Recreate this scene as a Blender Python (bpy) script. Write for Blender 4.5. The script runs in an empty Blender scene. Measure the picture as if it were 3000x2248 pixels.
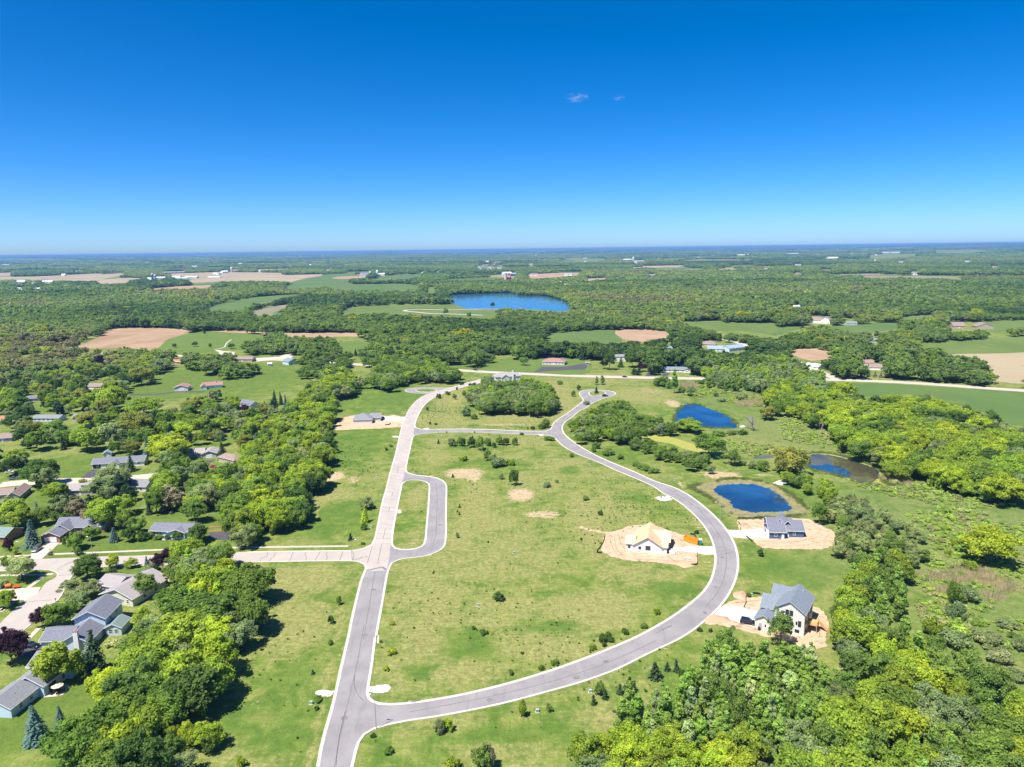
import bpy, bmesh, math, random
import numpy as np
from mathutils import Vector, Matrix, Euler
from mathutils.geometry import tessellate_polygon

R = math.radians
S = bpy.context.scene
COL = S.collection
random.seed(7)
rng = np.random.default_rng(7)

# ------------------------------------------------------------------ camera (drone at 115 m), sky, sun, exposure
CAM_H, FOC, PITCH, ROLL = 115.0, 2081.0, R(10.72), R(-0.76)
cam = bpy.data.cameras.new('camera')
camo = bpy.data.objects.new('camera', cam)
COL.objects.link(camo)
S.camera = camo
cam.sensor_width = 36.0
cam.lens = FOC / 3000 * 36.0
cam.clip_start, cam.clip_end = 1.0, 90000.0
CAMR = Euler((math.pi / 2 - PITCH, 0, 0)).to_matrix() @ Matrix.Rotation(ROLL, 3, 'Z')
camo.matrix_world = Matrix.Translation((0, 0, CAM_H)) @ CAMR.to_4x4()

SUN_AZ, SUN_EL = R(226), R(62)
world = bpy.data.worlds.new('World')
S.world = world
world.use_nodes = True
wn = world.node_tree
bg = wn.nodes['Background']
sky = wn.nodes.new('ShaderNodeTexSky')
sky.sky_type = 'NISHITA'
sky.sun_disc = False
sky.sun_elevation, sky.sun_rotation = SUN_EL, SUN_AZ
sky.altitude, sky.air_density, sky.dust_density, sky.ozone_density = 100, 0.5, 0.65, 7
hsv = wn.nodes.new('ShaderNodeHueSaturation')
hsv.inputs['Saturation'].default_value = 1.315
wn.links.new(sky.outputs[0], hsv.inputs['Color'])
wn.links.new(hsv.outputs[0], bg.inputs[0])
bg.inputs[1].default_value = 0.100

sun = bpy.data.lights.new('sun', 'SUN')
sun.energy, sun.angle, sun.color = 4.6, R(0.53), (1.0, 0.95, 0.86)
suno = bpy.data.objects.new('sun', sun)
COL.objects.link(suno)
_sd = Vector((math.sin(SUN_AZ) * math.cos(SUN_EL), math.cos(SUN_AZ) * math.cos(SUN_EL), math.sin(SUN_EL)))
suno.rotation_euler = _sd.to_track_quat('Z', 'Y').to_euler()
suno.location = (0, 0, 300)

S.view_settings.view_transform = 'Standard'
S.view_settings.look = 'None'
S.view_settings.exposure = 1.0
S.view_settings.gamma = 1.0
S.view_settings.use_curve_mapping = False
S.render.engine = 'CYCLES'
cy = S.cycles
cy.max_bounces, cy.diffuse_bounces, cy.glossy_bounces, cy.transmission_bounces = 6, 4, 2, 4
cy.volume_bounces, cy.transparent_max_bounces = 0, 6
cy.caustics_reflective = cy.caustics_refractive = False
cy.use_denoising = True
cy.use_adaptive_sampling = False

# ------------------------------------------------------------------ layout helpers: survey of the photograph -> metres on the ground
ZN = {'P': (0, 0, 1.0), 'A': (600, 1380, 700 / 2212), 'B': (600, 1800, 700 / 2212), 'C': (1200, 1750, 800 / 2212),
      'D': (1700, 1380, 800 / 2212), 'E': (1700, 980, 700 / 2212), 'F': (1100, 1040, 600 / 2212), 'G': (0, 1400, 600 / 2212),
      'K': (1150, 1370, 300 / 1658), 'L': (0, 1480, 300 / 2211), 'J': (0, 1740, 340 / 2211), 'Q': (2300, 980, 700 / 2212),
      'T1': (0, 680, 750 / 2212), 'T2': (750, 680, 750 / 2212), 'T3': (1500, 680, 750 / 2212), 'T4': (2250, 680, 750 / 2212),
      'S': (0, 1040, 600 / 2212), 'U': (500, 1040, 600 / 2212), 'V': (0, 1750, 700 / 2212), 'W': (2400, 1380, 600 / 1913),
      'X': (1900, 1750, 1100 / 2212), 'H2': (1820, 1500, 260 / 2211), 'H3': (2200, 1480, 220 / 2211),
      'H4': (2160, 1690, 280 / 2211), 'H1': (960, 1190, 240 / 2211)}

def T(z, *pts):
    ox, oy, s = ZN[z]
    return [(ox + x * s, oy + y * s) for x, y in pts]

def G(px, py, z=0.0):
    d = CAMR @ Vector(((px - 1500) / FOC, -(py - 1124) / FOC, -1.0))
    t = (z - CAM_H) / min(d.z, -0.0015)
    return (d.x * t, d.y * t)

def GP(pts, z=0.0):
    return [G(x, y, z) for x, y in pts]

_CT = np.array(CAMR.transposed())
def proj(x, y, z):
    p = np.stack([np.asarray(x, float) + 0 * np.asarray(z, float), np.asarray(y, float) + 0 * np.asarray(z, float), np.asarray(z, float) - CAM_H + 0 * np.asarray(x, float)])
    c = np.tensordot(_CT, p, 1)
    w = np.maximum(-c[2], 1e-3)
    return 1500 + FOC * c[0] / w, 1124 - FOC * c[1] / w

def height_for(bx, by, top_py):
    """metres of a vertical thing standing at ground pixel (bx,by) whose top shows at row top_py"""
    x, y = G(bx, by)
    lo, hi = 0.0, 60.0
    for _ in range(30):
        m = (lo + hi) / 2
        if float(proj(x, y, m)[1]) > top_py: lo = m
        else: hi = m
    return (lo + hi) / 2

def mpp(px, py):
    """metres per photo pixel (sideways) at a ground pixel"""
    x, y = G(px, py)
    c = _CT @ np.array([x, y, -CAM_H])
    return -c[2] / FOC

def inpoly(px, py, poly):
    px, py = np.asarray(px), np.asarray(py)
    r = np.zeros(px.shape, bool)
    n = len(poly)
    for i in range(n):
        x1, y1 = poly[i]; x2, y2 = poly[(i + 1) % n]
        if y1 == y2: continue
        c = ((y1 > py) != (y2 > py)) & (px < (x2 - x1) * (py - y1) / (y2 - y1) + x1)
        r ^= c
    return r

def smooth(pts, closed=False, step=2.0):
    """Catmull-Rom through world points, resampled"""
    P = [Vector((p[0], p[1])) for p in pts]
    n = len(P); out = []
    for i in range(n if closed else n - 1):
        p0 = P[(i - 1) % n] if closed or i > 0 else P[0]
        p1 = P[i]; p2 = P[(i + 1) % n]
        p3 = P[(i + 2) % n] if closed or i + 2 < n else P[-1]
        L = (p2 - p1).length
        k = max(1, int(L / step))
        d01 = max((p1 - p0).length, 1e-3) ** .5; d12 = max(L, 1e-3) ** .5; d23 = max((p3 - p2).length, 1e-3) ** .5
        m1 = (p2 - p1) + ((p1 - p0) / d01 - (p2 - p0) / (d01 + d12)) * d12 if (p1 - p0).length > 1e-6 else (p2 - p1)
        m2 = (p2 - p1) + ((p3 - p2) / d23 - (p3 - p1) / (d12 + d23)) * d12 if (p3 - p2).length > 1e-6 else (p2 - p1)
        for j in range(k):
            t = j / k
            h = ((2 * t ** 3 - 3 * t ** 2 + 1) * p1 + (t ** 3 - 2 * t ** 2 + t) * m1 + (-2 * t ** 3 + 3 * t ** 2) * p2 + (t ** 3 - t ** 2) * m2)
            out.append((h.x, h.y))
    if not closed: out.append(tuple(P[-1]))
    return out

def link(o, parent=None):
    COL.objects.link(o)
    if parent is not None: o.parent = parent
    return o

def tag(o, label=None, cat=None, group=None, kind=None):
    if label: o['label'] = label
    if cat: o['category'] = cat
    if group: o['group'] = group
    if kind: o['kind'] = kind
    return o

def empty(name, loc, rz=0.0):
    o = bpy.data.objects.new(name, None)
    o.empty_display_size = 0.5
    o.location = loc; o.rotation_euler = (0, 0, rz)
    return link(o)

def mesh_obj(name, verts, faces, mat=None, parent=None, smooth_shade=False, mats=None, fmat=None):
    me = bpy.data.meshes.new(name)
    me.from_pydata([tuple(v) for v in verts], [], [tuple(f) for f in faces])
    for m in (mats or ([mat] if mat else [])): me.materials.append(m)
    if fmat: me.polygons.foreach_set('material_index', fmat)
    if smooth_shade: me.polygons.foreach_set('use_smooth', [True] * len(me.polygons))
    me.update()
    return link(bpy.data.objects.new(name, me), parent)

class MB:
    """collects boxes, prisms, tubes, quads into one mesh"""
    def __init__(s): s.v = []; s.f = []; s.m = []; s.mi = 0
    def add(s, vs, fs):
        o = len(s.v); s.v += [tuple(v) for v in vs]; s.f += [tuple(o + i for i in f) for f in fs]; s.m += [s.mi] * len(fs); return s
    def box(s, x0, y0, z0, x1, y1, z1, M=None):
        vs = [Vector(p) for p in ((x0, y0, z0), (x1, y0, z0), (x1, y1, z0), (x0, y1, z0), (x0, y0, z1), (x1, y0, z1), (x1, y1, z1), (x0, y1, z1))]
        if M is not None: vs = [M @ v for v in vs]
        return s.add(vs, [(0, 3, 2, 1), (4, 5, 6, 7), (0, 1, 5, 4), (1, 2, 6, 5), (2, 3, 7, 6), (3, 0, 4, 7)])
    def prism(s, poly, a, b, axis='z'):
        n = len(poly)
        def P(u, v, w): return {'z': (u, v, w), 'y': (u, w, v), 'x': (w, u, v)}[axis]
        vs = [P(u, v, a) for u, v in poly] + [P(u, v, b) for u, v in poly]
        return s.add(vs, [tuple(range(n)), tuple(range(2 * n - 1, n - 1, -1))] + [(i, n + i, n + (i + 1) % n, (i + 1) % n) for i in range(n)])
    def tube(s, a, b, r0, r1, n=8, cap=True):
        a, b = Vector(a), Vector(b); d = (b - a).normalized()
        u = d.orthogonal().normalized(); w = d.cross(u)
        vs = []
        for p, r in ((a, r0), (b, r1)):
            for i in range(n):
                t = 2 * math.pi * i / n
                vs.append(p + (u * math.cos(t) + w * math.sin(t)) * r)
        fs = [(i, (i + 1) % n, n + (i + 1) % n, n + i) for i in range(n)]
        if cap: fs += [tuple(range(n - 1, -1, -1)), tuple(range(n, 2 * n))]
        return s.add(vs, fs)
    def build(s, name, mat, parent=None, bevel=0.0, smooth_shade=False, mats=None):
        o = mesh_obj(name, s.v, s.f, mat, parent, smooth_shade, mats, s.m if mats else None)
        if bevel:
            b = o.modifiers.new('bevel', 'BEVEL'); b.width = bevel; b.segments = 2; b.limit_method = 'ANGLE'
        return o

def sheet(name, poly, z, mat, holes=(), parent=None, kind='structure', thick=0.0):
    loops = [[Vector((x, y, 0)) for x, y in poly]] + [[Vector((x, y, 0)) for x, y in h] for h in holes]
    flat = [v for l in loops for v in l]
    tris = tessellate_polygon(loops)
    vs = [(v.x, v.y, z) for v in flat]
    fs = []
    for t in tris:
        a, b, c = (flat[i] for i in t)
        if (b - a).cross(c - a).z < 0: t = (t[0], t[2], t[1])
        fs.append(tuple(t))
    o = mesh_obj(name, vs, fs, mat, parent)
    if parent is None and kind: o['kind'] = kind
    return o

def offset_line(pts, d, closed=False):
    out = []
    n = len(pts)
    for i in range(n):
        a = pts[(i - 1) % n] if closed or i > 0 else pts[i]
        b = pts[(i + 1) % n] if closed or i < n - 1 else pts[i]
        tx, ty = b[0] - a[0], b[1] - a[1]
        L = math.hypot(tx, ty) or 1
        out.append((pts[i][0] - ty / L * d, pts[i][1] + tx / L * d))
    return out

def sweep(name, pts, prof, mat, parent=None, closed=False, kind='structure'):
    """prof = [(offset to the left, z), ...] swept along pts"""
    rows = [offset_line(pts, o, closed) for o, z in prof]
    n, m = len(pts), len(prof)
    vs = [(rows[j][i][0], rows[j][i][1], prof[j][1]) for i in range(n) for j in range(m)]
    fs = []
    for i in range(n if closed else n - 1):
        k = (i + 1) % n
        for j in range(m - 1):
            fs.append((i * m + j, i * m + j + 1, k * m + j + 1, k * m + j))
    o = mesh_obj(name, vs, fs, mat, parent)
    # make normals point up
    me = o.data
    if sum(p.normal.z * p.area for p in me.polygons) < 0: me.flip_normals()
    if parent is None and kind: o['kind'] = kind
    return o

def ribbon(name, pts, w, z, mat, parent=None, kind='structure'):
    return sweep(name, pts, [(-w / 2, z), (w / 2, z)], mat, parent, False, kind)

# ------------------------------------------------------------------ materials
def new_mat(name):
    m = bpy.data.materials.new(name); m.use_nodes = True
    nt = m.node_tree
    return m, nt, nt.nodes['Principled BSDF']

def N(nt, typ, **kw):
    n = nt.nodes.new('ShaderNode' + typ)
    for k, v in kw.items():
        if k in n.inputs: n.inputs[k].default_value = v
        else: setattr(n, k, v)
    return n

def pos_node(nt, scale=None):
    g = N(nt, 'NewGeometry')
    if scale is None: return g.outputs['Position']
    v = N(nt, 'VectorMath', operation='MULTIPLY'); v.inputs[1].default_value = scale
    nt.links.new(g.outputs['Position'], v.inputs[0])
    return v.outputs[0]

def noise(nt, scale, detail=3.0, rough=0.55, vec=None, dist=0.0):
    n = N(nt, 'TexNoise'); n.inputs['Scale'].default_value = scale; n.inputs['Detail'].default_value = detail
    n.inputs['Roughness'].default_value = rough; n.inputs['Distortion'].default_value = dist
    nt.links.new(vec if vec is not None else pos_node(nt), n.inputs['Vector'])
    return n.outputs['Fac']

def math_(nt, op, a, b=None, clamp=False):
    m = N(nt, 'Math', operation=op); m.use_clamp = clamp
    for i, v in enumerate((a, b)):
        if v is None: continue
        if isinstance(v, (int, float)): m.inputs[i].default_value = v
        else: nt.links.new(v, m.inputs[i])
    return m.outputs[0]

def sstep(nt, v, lo, hi):
    m = N(nt, 'MapRange', interpolation_type='SMOOTHSTEP')
    m.inputs['From Min'].default_value = lo; m.inputs['From Max'].default_value = hi
    nt.links.new(v, m.inputs['Value'])
    return m.outputs[0]

def mix(nt, f, a, b, blend='MIX'):
    m = N(nt, 'Mix', data_type='RGBA', blend_type=blend)
    for s, v in ((m.inputs[0], f), (m.inputs[6], a), (m.inputs[7], b)):
        if isinstance(v, (int, float)): s.default_value = v
        elif isinstance(v, tuple): s.default_value = (*v, 1) if len(v) == 3 else v
        else: nt.links.new(v, s)
    return m.outputs[2]

def bump(nt, p, h, strength=0.3, dist=0.1):
    b = N(nt, 'Bump'); b.inputs['Strength'].default_value = strength; b.inputs['Distance'].default_value = dist
    nt.links.new(h, b.inputs['Height']); nt.links.new(b.outputs[0], p.inputs['Normal'])

def surf(name, c1, c2, scale=2.0, rough=0.8, scale2=None, c3=None, bmp=0.0, metallic=0.0, spec=0.3, detail=4.0):
    """two or three tones of one substance mixed by noise"""
    m, nt, p = new_mat(name)
    f = sstep(nt, noise(nt, scale, detail), 0.3, 0.7)
    c = mix(nt, f, c1, c2)
    if c3 is not None:
        c = mix(nt, sstep(nt, noise(nt, scale2 or scale * .2, 4), 0.45, 0.7), c, c3)
    nt.links.new(c, p.inputs['Base Color'])
    p.inputs['Roughness'].default_value = rough; p.inputs['Metallic'].default_value = metallic
    p.inputs['Specular IOR Level'].default_value = spec
    if bmp: bump(nt, p, noise(nt, scale * 3, 3), bmp, 0.05)
    return m

# ------------------------------------------------------------------ ground: one sheet out to the horizon, finer near the drone
def axis_pts(lo, hi, step, far_lo, far_hi, grow):
    a = list(np.arange(lo, hi, step))
    s = step; p = a[-1]
    while p < far_hi:
        s *= grow; p += s; a.append(p)
    s = step; p = a[0]; b = []
    while p > far_lo:
        s *= grow; p -= s; b.append(p)
    return np.array(b[::-1] + a)

gx = axis_pts(-300, 300, 1.5, -26000, 26000, 1.06)
gy = axis_pts(105, 480, 1.5, -900, 32000, 1.03)
GX, GY = np.meshgrid(gx, gy)
def hills(x, y):
    r = np.hypot(x, y)
    k = np.clip((r - 5000) / 9000, 0, 1)
    h = 22 * np.sin(x / 1700 + 1.3) * np.sin(y / 2300 + .4) + 16 * np.sin(x / 640 + y / 2900) + 9 * np.sin(x / 290 + 2.1 + y / 3100) + 6 * np.sin(x / 131 + y / 900)
    k2 = np.clip((r - 13000) / 9000, 0, 1)
    return k * (h * .5 + 8) + k2 * (20 + h * .4)
GZ = hills(GX, GY)
nx, ny = len(gx), len(gy)
# cover masks, surveyed as ellipses: (zone, cx, cy, rx, ry, strength)
def mask(items):
    out = np.zeros(GX.shape)
    for it in items:
        z, cx, cy, rx, ry, st = it[:6]
        s = ZN[z][2]
        (px, py), = T(z, (cx, cy))
        wx, wy = G(px, py)
        x2, _ = G(px + rx * s, py); _, y2 = G(px, py - ry * s)
        ax, ay = max(abs(x2 - wx), .5), max(abs(y2 - wy), .5)
        d = np.sqrt(((GX - wx) / ax) ** 2 + ((GY - wy) / ay) ** 2)
        out = np.maximum(out, st * np.clip(1.6 - d * 1.0, 0, 1))
    return out
def track(pts, w):
    """worn wheel track along a line"""
    out = np.zeros(GX.shape); P = GP(pts)
    for (x1, y1), (x2, y2) in zip(P[:-1], P[1:]):
        L2 = (x2 - x1) ** 2 + (y2 - y1) ** 2 + 1e-6
        t = np.clip(((GX - x1) * (x2 - x1) + (GY - y1) * (y2 - y1)) / L2, 0, 1)
        d = np.hypot(GX - x1 - t * (x2 - x1), GY - y1 - t * (y2 - y1))
        out = np.maximum(out, np.clip(1.5 - d / w, 0, 1))
    return out
dirt = mask([('F', 960, 1280, 260, 70, .62), ('F', 1060, 1330, 90, 50, .6), ('U', 1750, 1310, 120, 50, .75), ('U', 1980, 1350, 80, 45, .5),
             ('A', 1160, 60, 150, 40, .7), ('A', 1370, 75, 80, 30, .5), ('P', 1525, 1450, 45, 22, .66), ('P', 1590, 1508, 62, 13, .6),
             ('F', 850, 500, 60, 35, .45), ('F', 1400, 755, 340, 14, .55), ('F', 2000, 370, 110, 30, .4), ('F', 2030, 470, 90, 30, .38),
             ('A', 1950, 640, 50, 55, .45), ('E', 650, 520, 210, 40, .45), ('E', 860, 640, 90, 40, .6), ('E', 1310, 1300, 220, 40, .62),
             ('E', 1700, 1300, 120, 20, .5), ('E', 930, 1390, 30, 40, .6), ('E', 680, 770, 40, 50, .55), ('D', 1020, 740, 60, 14, .55), ('D', 960, 440, 50, 90, .45),
             ('D', 1110, 1200, 110, 55, .62), ('D', 1300, 1010, 45, 25, .5), ('A', 680, 985, 130, 30, .35), ('A', 900, 1000, 160, 40, .32), ('B', 500, 805, 30, 12, .7), ('B', 190, 855, 25, 8, .6), ('B', 330, 840, 100, 6, .55),
             ('A', 830, 560, 60, 80, .3), ('B', 1270, 320, 14, 120, .5), ('B', 1235, 520, 10, 80, .5), ('D', 650, 215, 70, 22, .3), ('C', 660, 700, 40, 8, .6), ('C', 2060, 415, 40, 10, .6), ('E', 120, 335, 90, 14, .4), ('F', 1100, 700, 350, 20, .32), ('A', 1270, 1350, 16, 120, .4)])
dry = mask([('D', 60, 420, 130, 200, .8), ('D', 330, 300, 160, 130, .45), ('D', 500, 830, 260, 90, .55), ('D', 120, 1080, 300, 90, .7), ('C', 1450, 130, 350, 120, .65), ('C', 450, 610, 320, 70, .8), ('C', 1200, 420, 400, 70, .6),
            ('C', 100, 260, 160, 160, .5), ('C', 800, 60, 200, 50, .7), ('A', 900, 1000, 300, 110, .7), ('A', 800, 1400, 260, 180, .5), ('B', 820, 180, 260, 120, .6), ('A', 2050, 1250, 220, 200, .5), ('B', 2000, 250, 240, 200, .6), ('A', 1150, 220, 200, 60, .6),
            ('F', 700, 700, 300, 60, .75), ('F', 830, 480, 130, 90, .7), ('F', 1500, 680, 420, 60, .5), ('F', 1600, 930, 200, 50, .55), ('F', 640, 1040, 120, 120, .5), ('F', 1900, 1180, 300, 60, .5), ('F', 1750, 1380, 300, 120, .5), ('K', 1400, 500, 250, 300, .7), ('K', 1150, 1000, 100, 300, .6), ('K', 1500, 900, 200, 200, .6), ('K', 420, 480, 130, 160, .5), ('K', 330, 1150, 100, 140, .5),
            ('F', 2000, 420, 180, 160, .5), ('E', 300, 400, 400, 60, .35), ('E', 650, 560, 330, 70, .6), ('C', 1700, 1000, 260, 100, .5), ('C', 700, 1240, 300, 60, .45), ('C', 350, 1020, 260, 70, .35), ('E', 1550, 1010, 300, 60, .35), ('P', 1420, 1600, 200, 60, .45), ('P', 1500, 1830, 260, 60, .35), ('X', 1800, 60, 120, 50, .6), ('B', 1960, 100, 180, 300, .45), ('P', 1230, 1760, 80, 130, .45), ('P', 1250, 1950, 110, 60, .4), ('W', 1400, 1000, 500, 130, .4)])
lush = mask([('B', 750, 600, 250, 120, .5), ('B', 600, 1000, 450, 200, .5), ('A', 1200, 420, 260, 120, .6), ('C', 500, 340, 180, 90, .7), ('C', 500, 430, 220, 50, .6), ('C', 1100, 240, 260, 60, .7), ('C', 60, 620, 110, 50, .8), ('C', 900, 1100, 500, 70, .45), ('D', 1700, 780, 380, 120, .7), ('D', 400, 220, 120, 40, .6), ('D', 700, 950, 120, 40, .7),
             ('F', 200, 480, 300, 120, .7), ('U', 1950, 1000, 260, 170, .6), ('U', 2000, 430, 220, 120, .5), ('F', 900, 960, 500, 50, .4), ('F', 2100, 1240, 90, 40, .8), ('F', 1450, 1180, 400, 40, .4), ('B', 1900, 520, 120, 60, .7), ('B', 2100, 500, 80, 30, .7), ('E', 300, 1120, 250, 60, .5), ('E', 1200, 570, 500, 120, .5), ('E', 1500, 600, 200, 60, .5), ('D', 1700, 160, 300, 130, .55), ('X', 1900, 200, 260, 120, .7), ('P', 2650, 1490, 180, 60, .7), ('P', 2900, 1470, 150, 60, .7), ('E', 1650, 760, 200, 60, .4), ('W', 1700, 1400, 400, 250, .5)])
lawn = mask([('G', 1300, 700, 900, 160, 1), ('G', 350, 330, 300, 180, 1), ('G', 1900, 400, 400, 80, 1), ('V', 500, 1000, 400, 260, 1), ('V', 100, 1300, 250, 150, 1), ('S', 1800, 350, 500, 120, 1), ('U', 500, 250, 900, 130, 1), ('S', 900, 1180, 420, 120, .8), ('G', 1300, 990, 350, 60, 1), ('G', 200, 1000, 300, 200, 1), ('A', 150, 420, 200, 130, 1), ('F', 1450, 110, 500, 60, .9), ('T1', 1800, 940, 400, 90, .9)])
marsh = mask([('W', 1200, 500, 900, 330, .9), ('E', 1900, 900, 450, 150, .9), ('E', 1350, 560, 380, 110, .6), ('E', 1550, 1060, 350, 70, .8), ('P', 2700, 1700, 260, 180, .7), ('Q', 250, 820, 350, 160, 1)])
for tr in (T('D', (1060, 765), (960, 800), (800, 815)), T('D', (320, 740), (220, 750), (150, 790), (160, 860), (230, 890)), T('D', (300, 735), (200, 780), (185, 840), (260, 880)), T('A', (1000, 265), (1060, 320), (1040, 400), (1010, 470)), T('A', (985, 275), (1035, 330), (1015, 420), (985, 465))):
    dry = np.maximum(dry, track(tr, .55) * 1.0)
for tr in (T('D', (0, 455), (80, 480), (200, 500), (420, 505)),):
    dirt = np.maximum(dirt, track(tr, 1.3) * .85)
for tr in (T('B', (1180, 350), (1010, 1200), (940, 1416)), T('A', (1270, 1250), (1230, 1560))):
    dry = np.maximum(dry, track(tr, .7) * .6)

gm, nt, p = new_mat('meadow_ground')
at = N(nt, 'Attribute', attribute_name='cover')
sp = N(nt, 'SeparateColor')
nt.links.new(at.outputs['Color'], sp.inputs[0])
a_dirt, a_dry, a_lush = sp.outputs
at2 = N(nt, 'Attribute', attribute_name='cover2')
sp2 = N(nt, 'SeparateColor'); nt.links.new(at2.outputs['Color'], sp2.inputs[0])
a_lawn, a_marsh = sp2.outputs[0], sp2.outputs[1]
n_big = noise(nt, .016, 5, .6)
n_mid = noise(nt, .11, 5, .62, dist=.6)
n_fin = noise(nt, .75, 5, .7)
n_str = noise(nt, 1.0, 4, .65, pos_node(nt, (.9, .16, 1)))
n_str2 = noise(nt, 1.0, 4, .65, pos_node(nt, (.14, .8, 1)))
n_dot = noise(nt, 1.9, 3, .6)
tan_f = math_(nt, 'ADD', math_(nt, 'MULTIPLY', n_big, .42), math_(nt, 'ADD', math_(nt, 'MULTIPLY', n_mid, .45), math_(nt, 'MULTIPLY', n_fin, .28)))
tan_f = math_(nt, 'ADD', tan_f, math_(nt, 'MULTIPLY', math_(nt, 'SUBTRACT', math_(nt, 'ADD', n_str, n_str2), 1.0), .34))
tan_f = math_(nt, 'ADD', tan_f, math_(nt, 'MULTIPLY', a_dry, .26))
tan_f = math_(nt, 'SUBTRACT', tan_f, math_(nt, 'MULTIPLY', a_lush, .24))
tan_f = math_(nt, 'SUBTRACT', tan_f, math_(nt, 'MULTIPLY', a_lawn, .16))
green = mix(nt, sstep(nt, n_mid, .35, .65), (.085, .148, .022), (.150, .200, .034))
green = mix(nt, math_(nt, 'MULTIPLY', a_lush, .6), green, (.070, .135, .026))
green = mix(nt, math_(nt, 'MULTIPLY', a_lawn, .7), green, (.100, .148, .028))
green = mix(nt, sstep(nt, n_fin, .5, .75), green, (.055, .095, .018))
tan = mix(nt, sstep(nt, n_fin, .35, .65), (.165, .182, .048), (.270, .258, .098))
col = mix(nt, sstep(nt, tan_f, .475, .735), green, tan)
mar = mix(nt, sstep(nt, n_fin, .4, .6), (.115, .165, .036), (.19, .205, .080))
col = mix(nt, math_(nt, 'MULTIPLY', a_marsh, sstep(nt, n_mid, .3, .55)), col, mar)
soil = mix(nt, sstep(nt, n_str2, .35, .65), (.50, .38, .25), (.36, .27, .16))
col = mix(nt, sstep(nt, math_(nt, 'ADD', a_dirt, math_(nt, 'MULTIPLY', math_(nt, 'SUBTRACT', math_(nt, 'ADD', n_fin, n_str2), 1.0), .9)), .42, .62), col, soil)
col = mix(nt, math_(nt, 'MULTIPLY', sstep(nt, n_dot, .56, .70), .55), col, (.045, .080, .016))
grain = N(nt, 'HueSaturation')
nt.links.new(col, grain.inputs['Color'])
nt.links.new(math_(nt, 'ADD', .26, math_(nt, 'MULTIPLY', math_(nt, 'ADD', noise(nt, 3.2, 3, .7), noise(nt, .35, 4, .6)), .70)), grain.inputs['Value'])
nt.links.new(grain.outputs[0], p.inputs['Base Color'])
p.inputs['Roughness'].default_value = .95; p.inputs['Specular IOR Level'].default_value = .1
bump(nt, p, math_(nt, 'ADD', n_fin, n_dot), .55, .35)

me = bpy.data.meshes.new('ground')
vv = np.stack([GX, GY, GZ], -1).reshape(-1, 3)
idx = np.arange(nx * ny).reshape(ny, nx)
ff = np.stack([idx[:-1, :-1], idx[:-1, 1:], idx[1:, 1:], idx[1:, :-1]], -1).reshape(-1, 4)
me.vertices.add(len(vv)); me.vertices.foreach_set('co', vv.ravel())
me.loops.add(ff.size); me.loops.foreach_set('vertex_index', ff.ravel().astype(np.int32))
me.polygons.add(len(ff)); me.polygons.foreach_set('loop_start', np.arange(0, ff.size, 4, dtype=np.int32))
me.polygons.foreach_set('loop_total', np.full(len(ff), 4, dtype=np.int32))
me.update(calc_edges=True)
for nm, chans in (('cover', (dirt, dry, lush)), ('cover2', (lawn, marsh, marsh * 0))):
    ca = me.color_attributes.new(nm, 'FLOAT_COLOR', 'POINT')
    ca.data.foreach_set('color', np.stack([c.ravel() for c in chans] + [np.ones(GX.size)], -1).astype(np.float32).ravel())
me.materials.append(gm)
ground = link(bpy.data.objects.new('ground', me))
ground['kind'] = 'structure'

# ------------------------------------------------------------------ roads, kerbs, pavements
def road_mat(name, c1, c2, tint, streak=.15):
    m, nt, p = new_mat(name)
    f = sstep(nt, noise(nt, .12, 5, .6), .3, .7)
    c = mix(nt, f, c1, c2)
    c = mix(nt, math_(nt, 'MULTIPLY', sstep(nt, noise(nt, .5, 4, .7, pos_node(nt, (1, .12, 1))), .5, .75), streak), c, tint)
    c = mix(nt, math_(nt, 'MULTIPLY', sstep(nt, noise(nt, 9, 3, .7), .45, .75), .25), c, tint)
    nt.links.new(c, p.inputs['Base Color']); p.inputs['Roughness'].default_value = .85; p.inputs['Specular IOR Level'].default_value = .25
    return m
M_asph = road_mat('worn_asphalt', (.208, .193, .198), (.262, .245, .247), (.160, .148, .152), .6)
M_conc = road_mat('street_concrete', (.345, .305, .275), (.385, .345, .31), (.27, .235, .21), .35)
M_kerb = surf('kerb_concrete', (.52, .475, .43), (.44, .40, .355), 1.2, .85, .3, (.56, .52, .465))
M_walk = surf('sidewalk_concrete', (.48, .42, .34), (.42, .365, .30), 1.0, .9)
M_drive = surf('driveway_concrete', (.50, .43, .37), (.44, .375, .32), .6, .9)
M_newconc = surf('fresh_concrete', (.55, .52, .475), (.48, .45, .40), .7, .9)
M_tar = surf('joint_tar_and_shadow', (.05, .045, .045), (.09, .08, .08), 2, .7)
M_bltop = surf('fresh_asphalt', (.055, .052, .062), (.08, .076, .088), .6, .8)
M_gravel = surf('white_gravel', (.56, .51, .45), (.43, .38, .33), 2.5, .95, bmp=.5)
M_hwy = road_mat('highway_concrete', (.40, .35, .31), (.44, .39, .34), (.33, .285, .25), .3)

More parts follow.
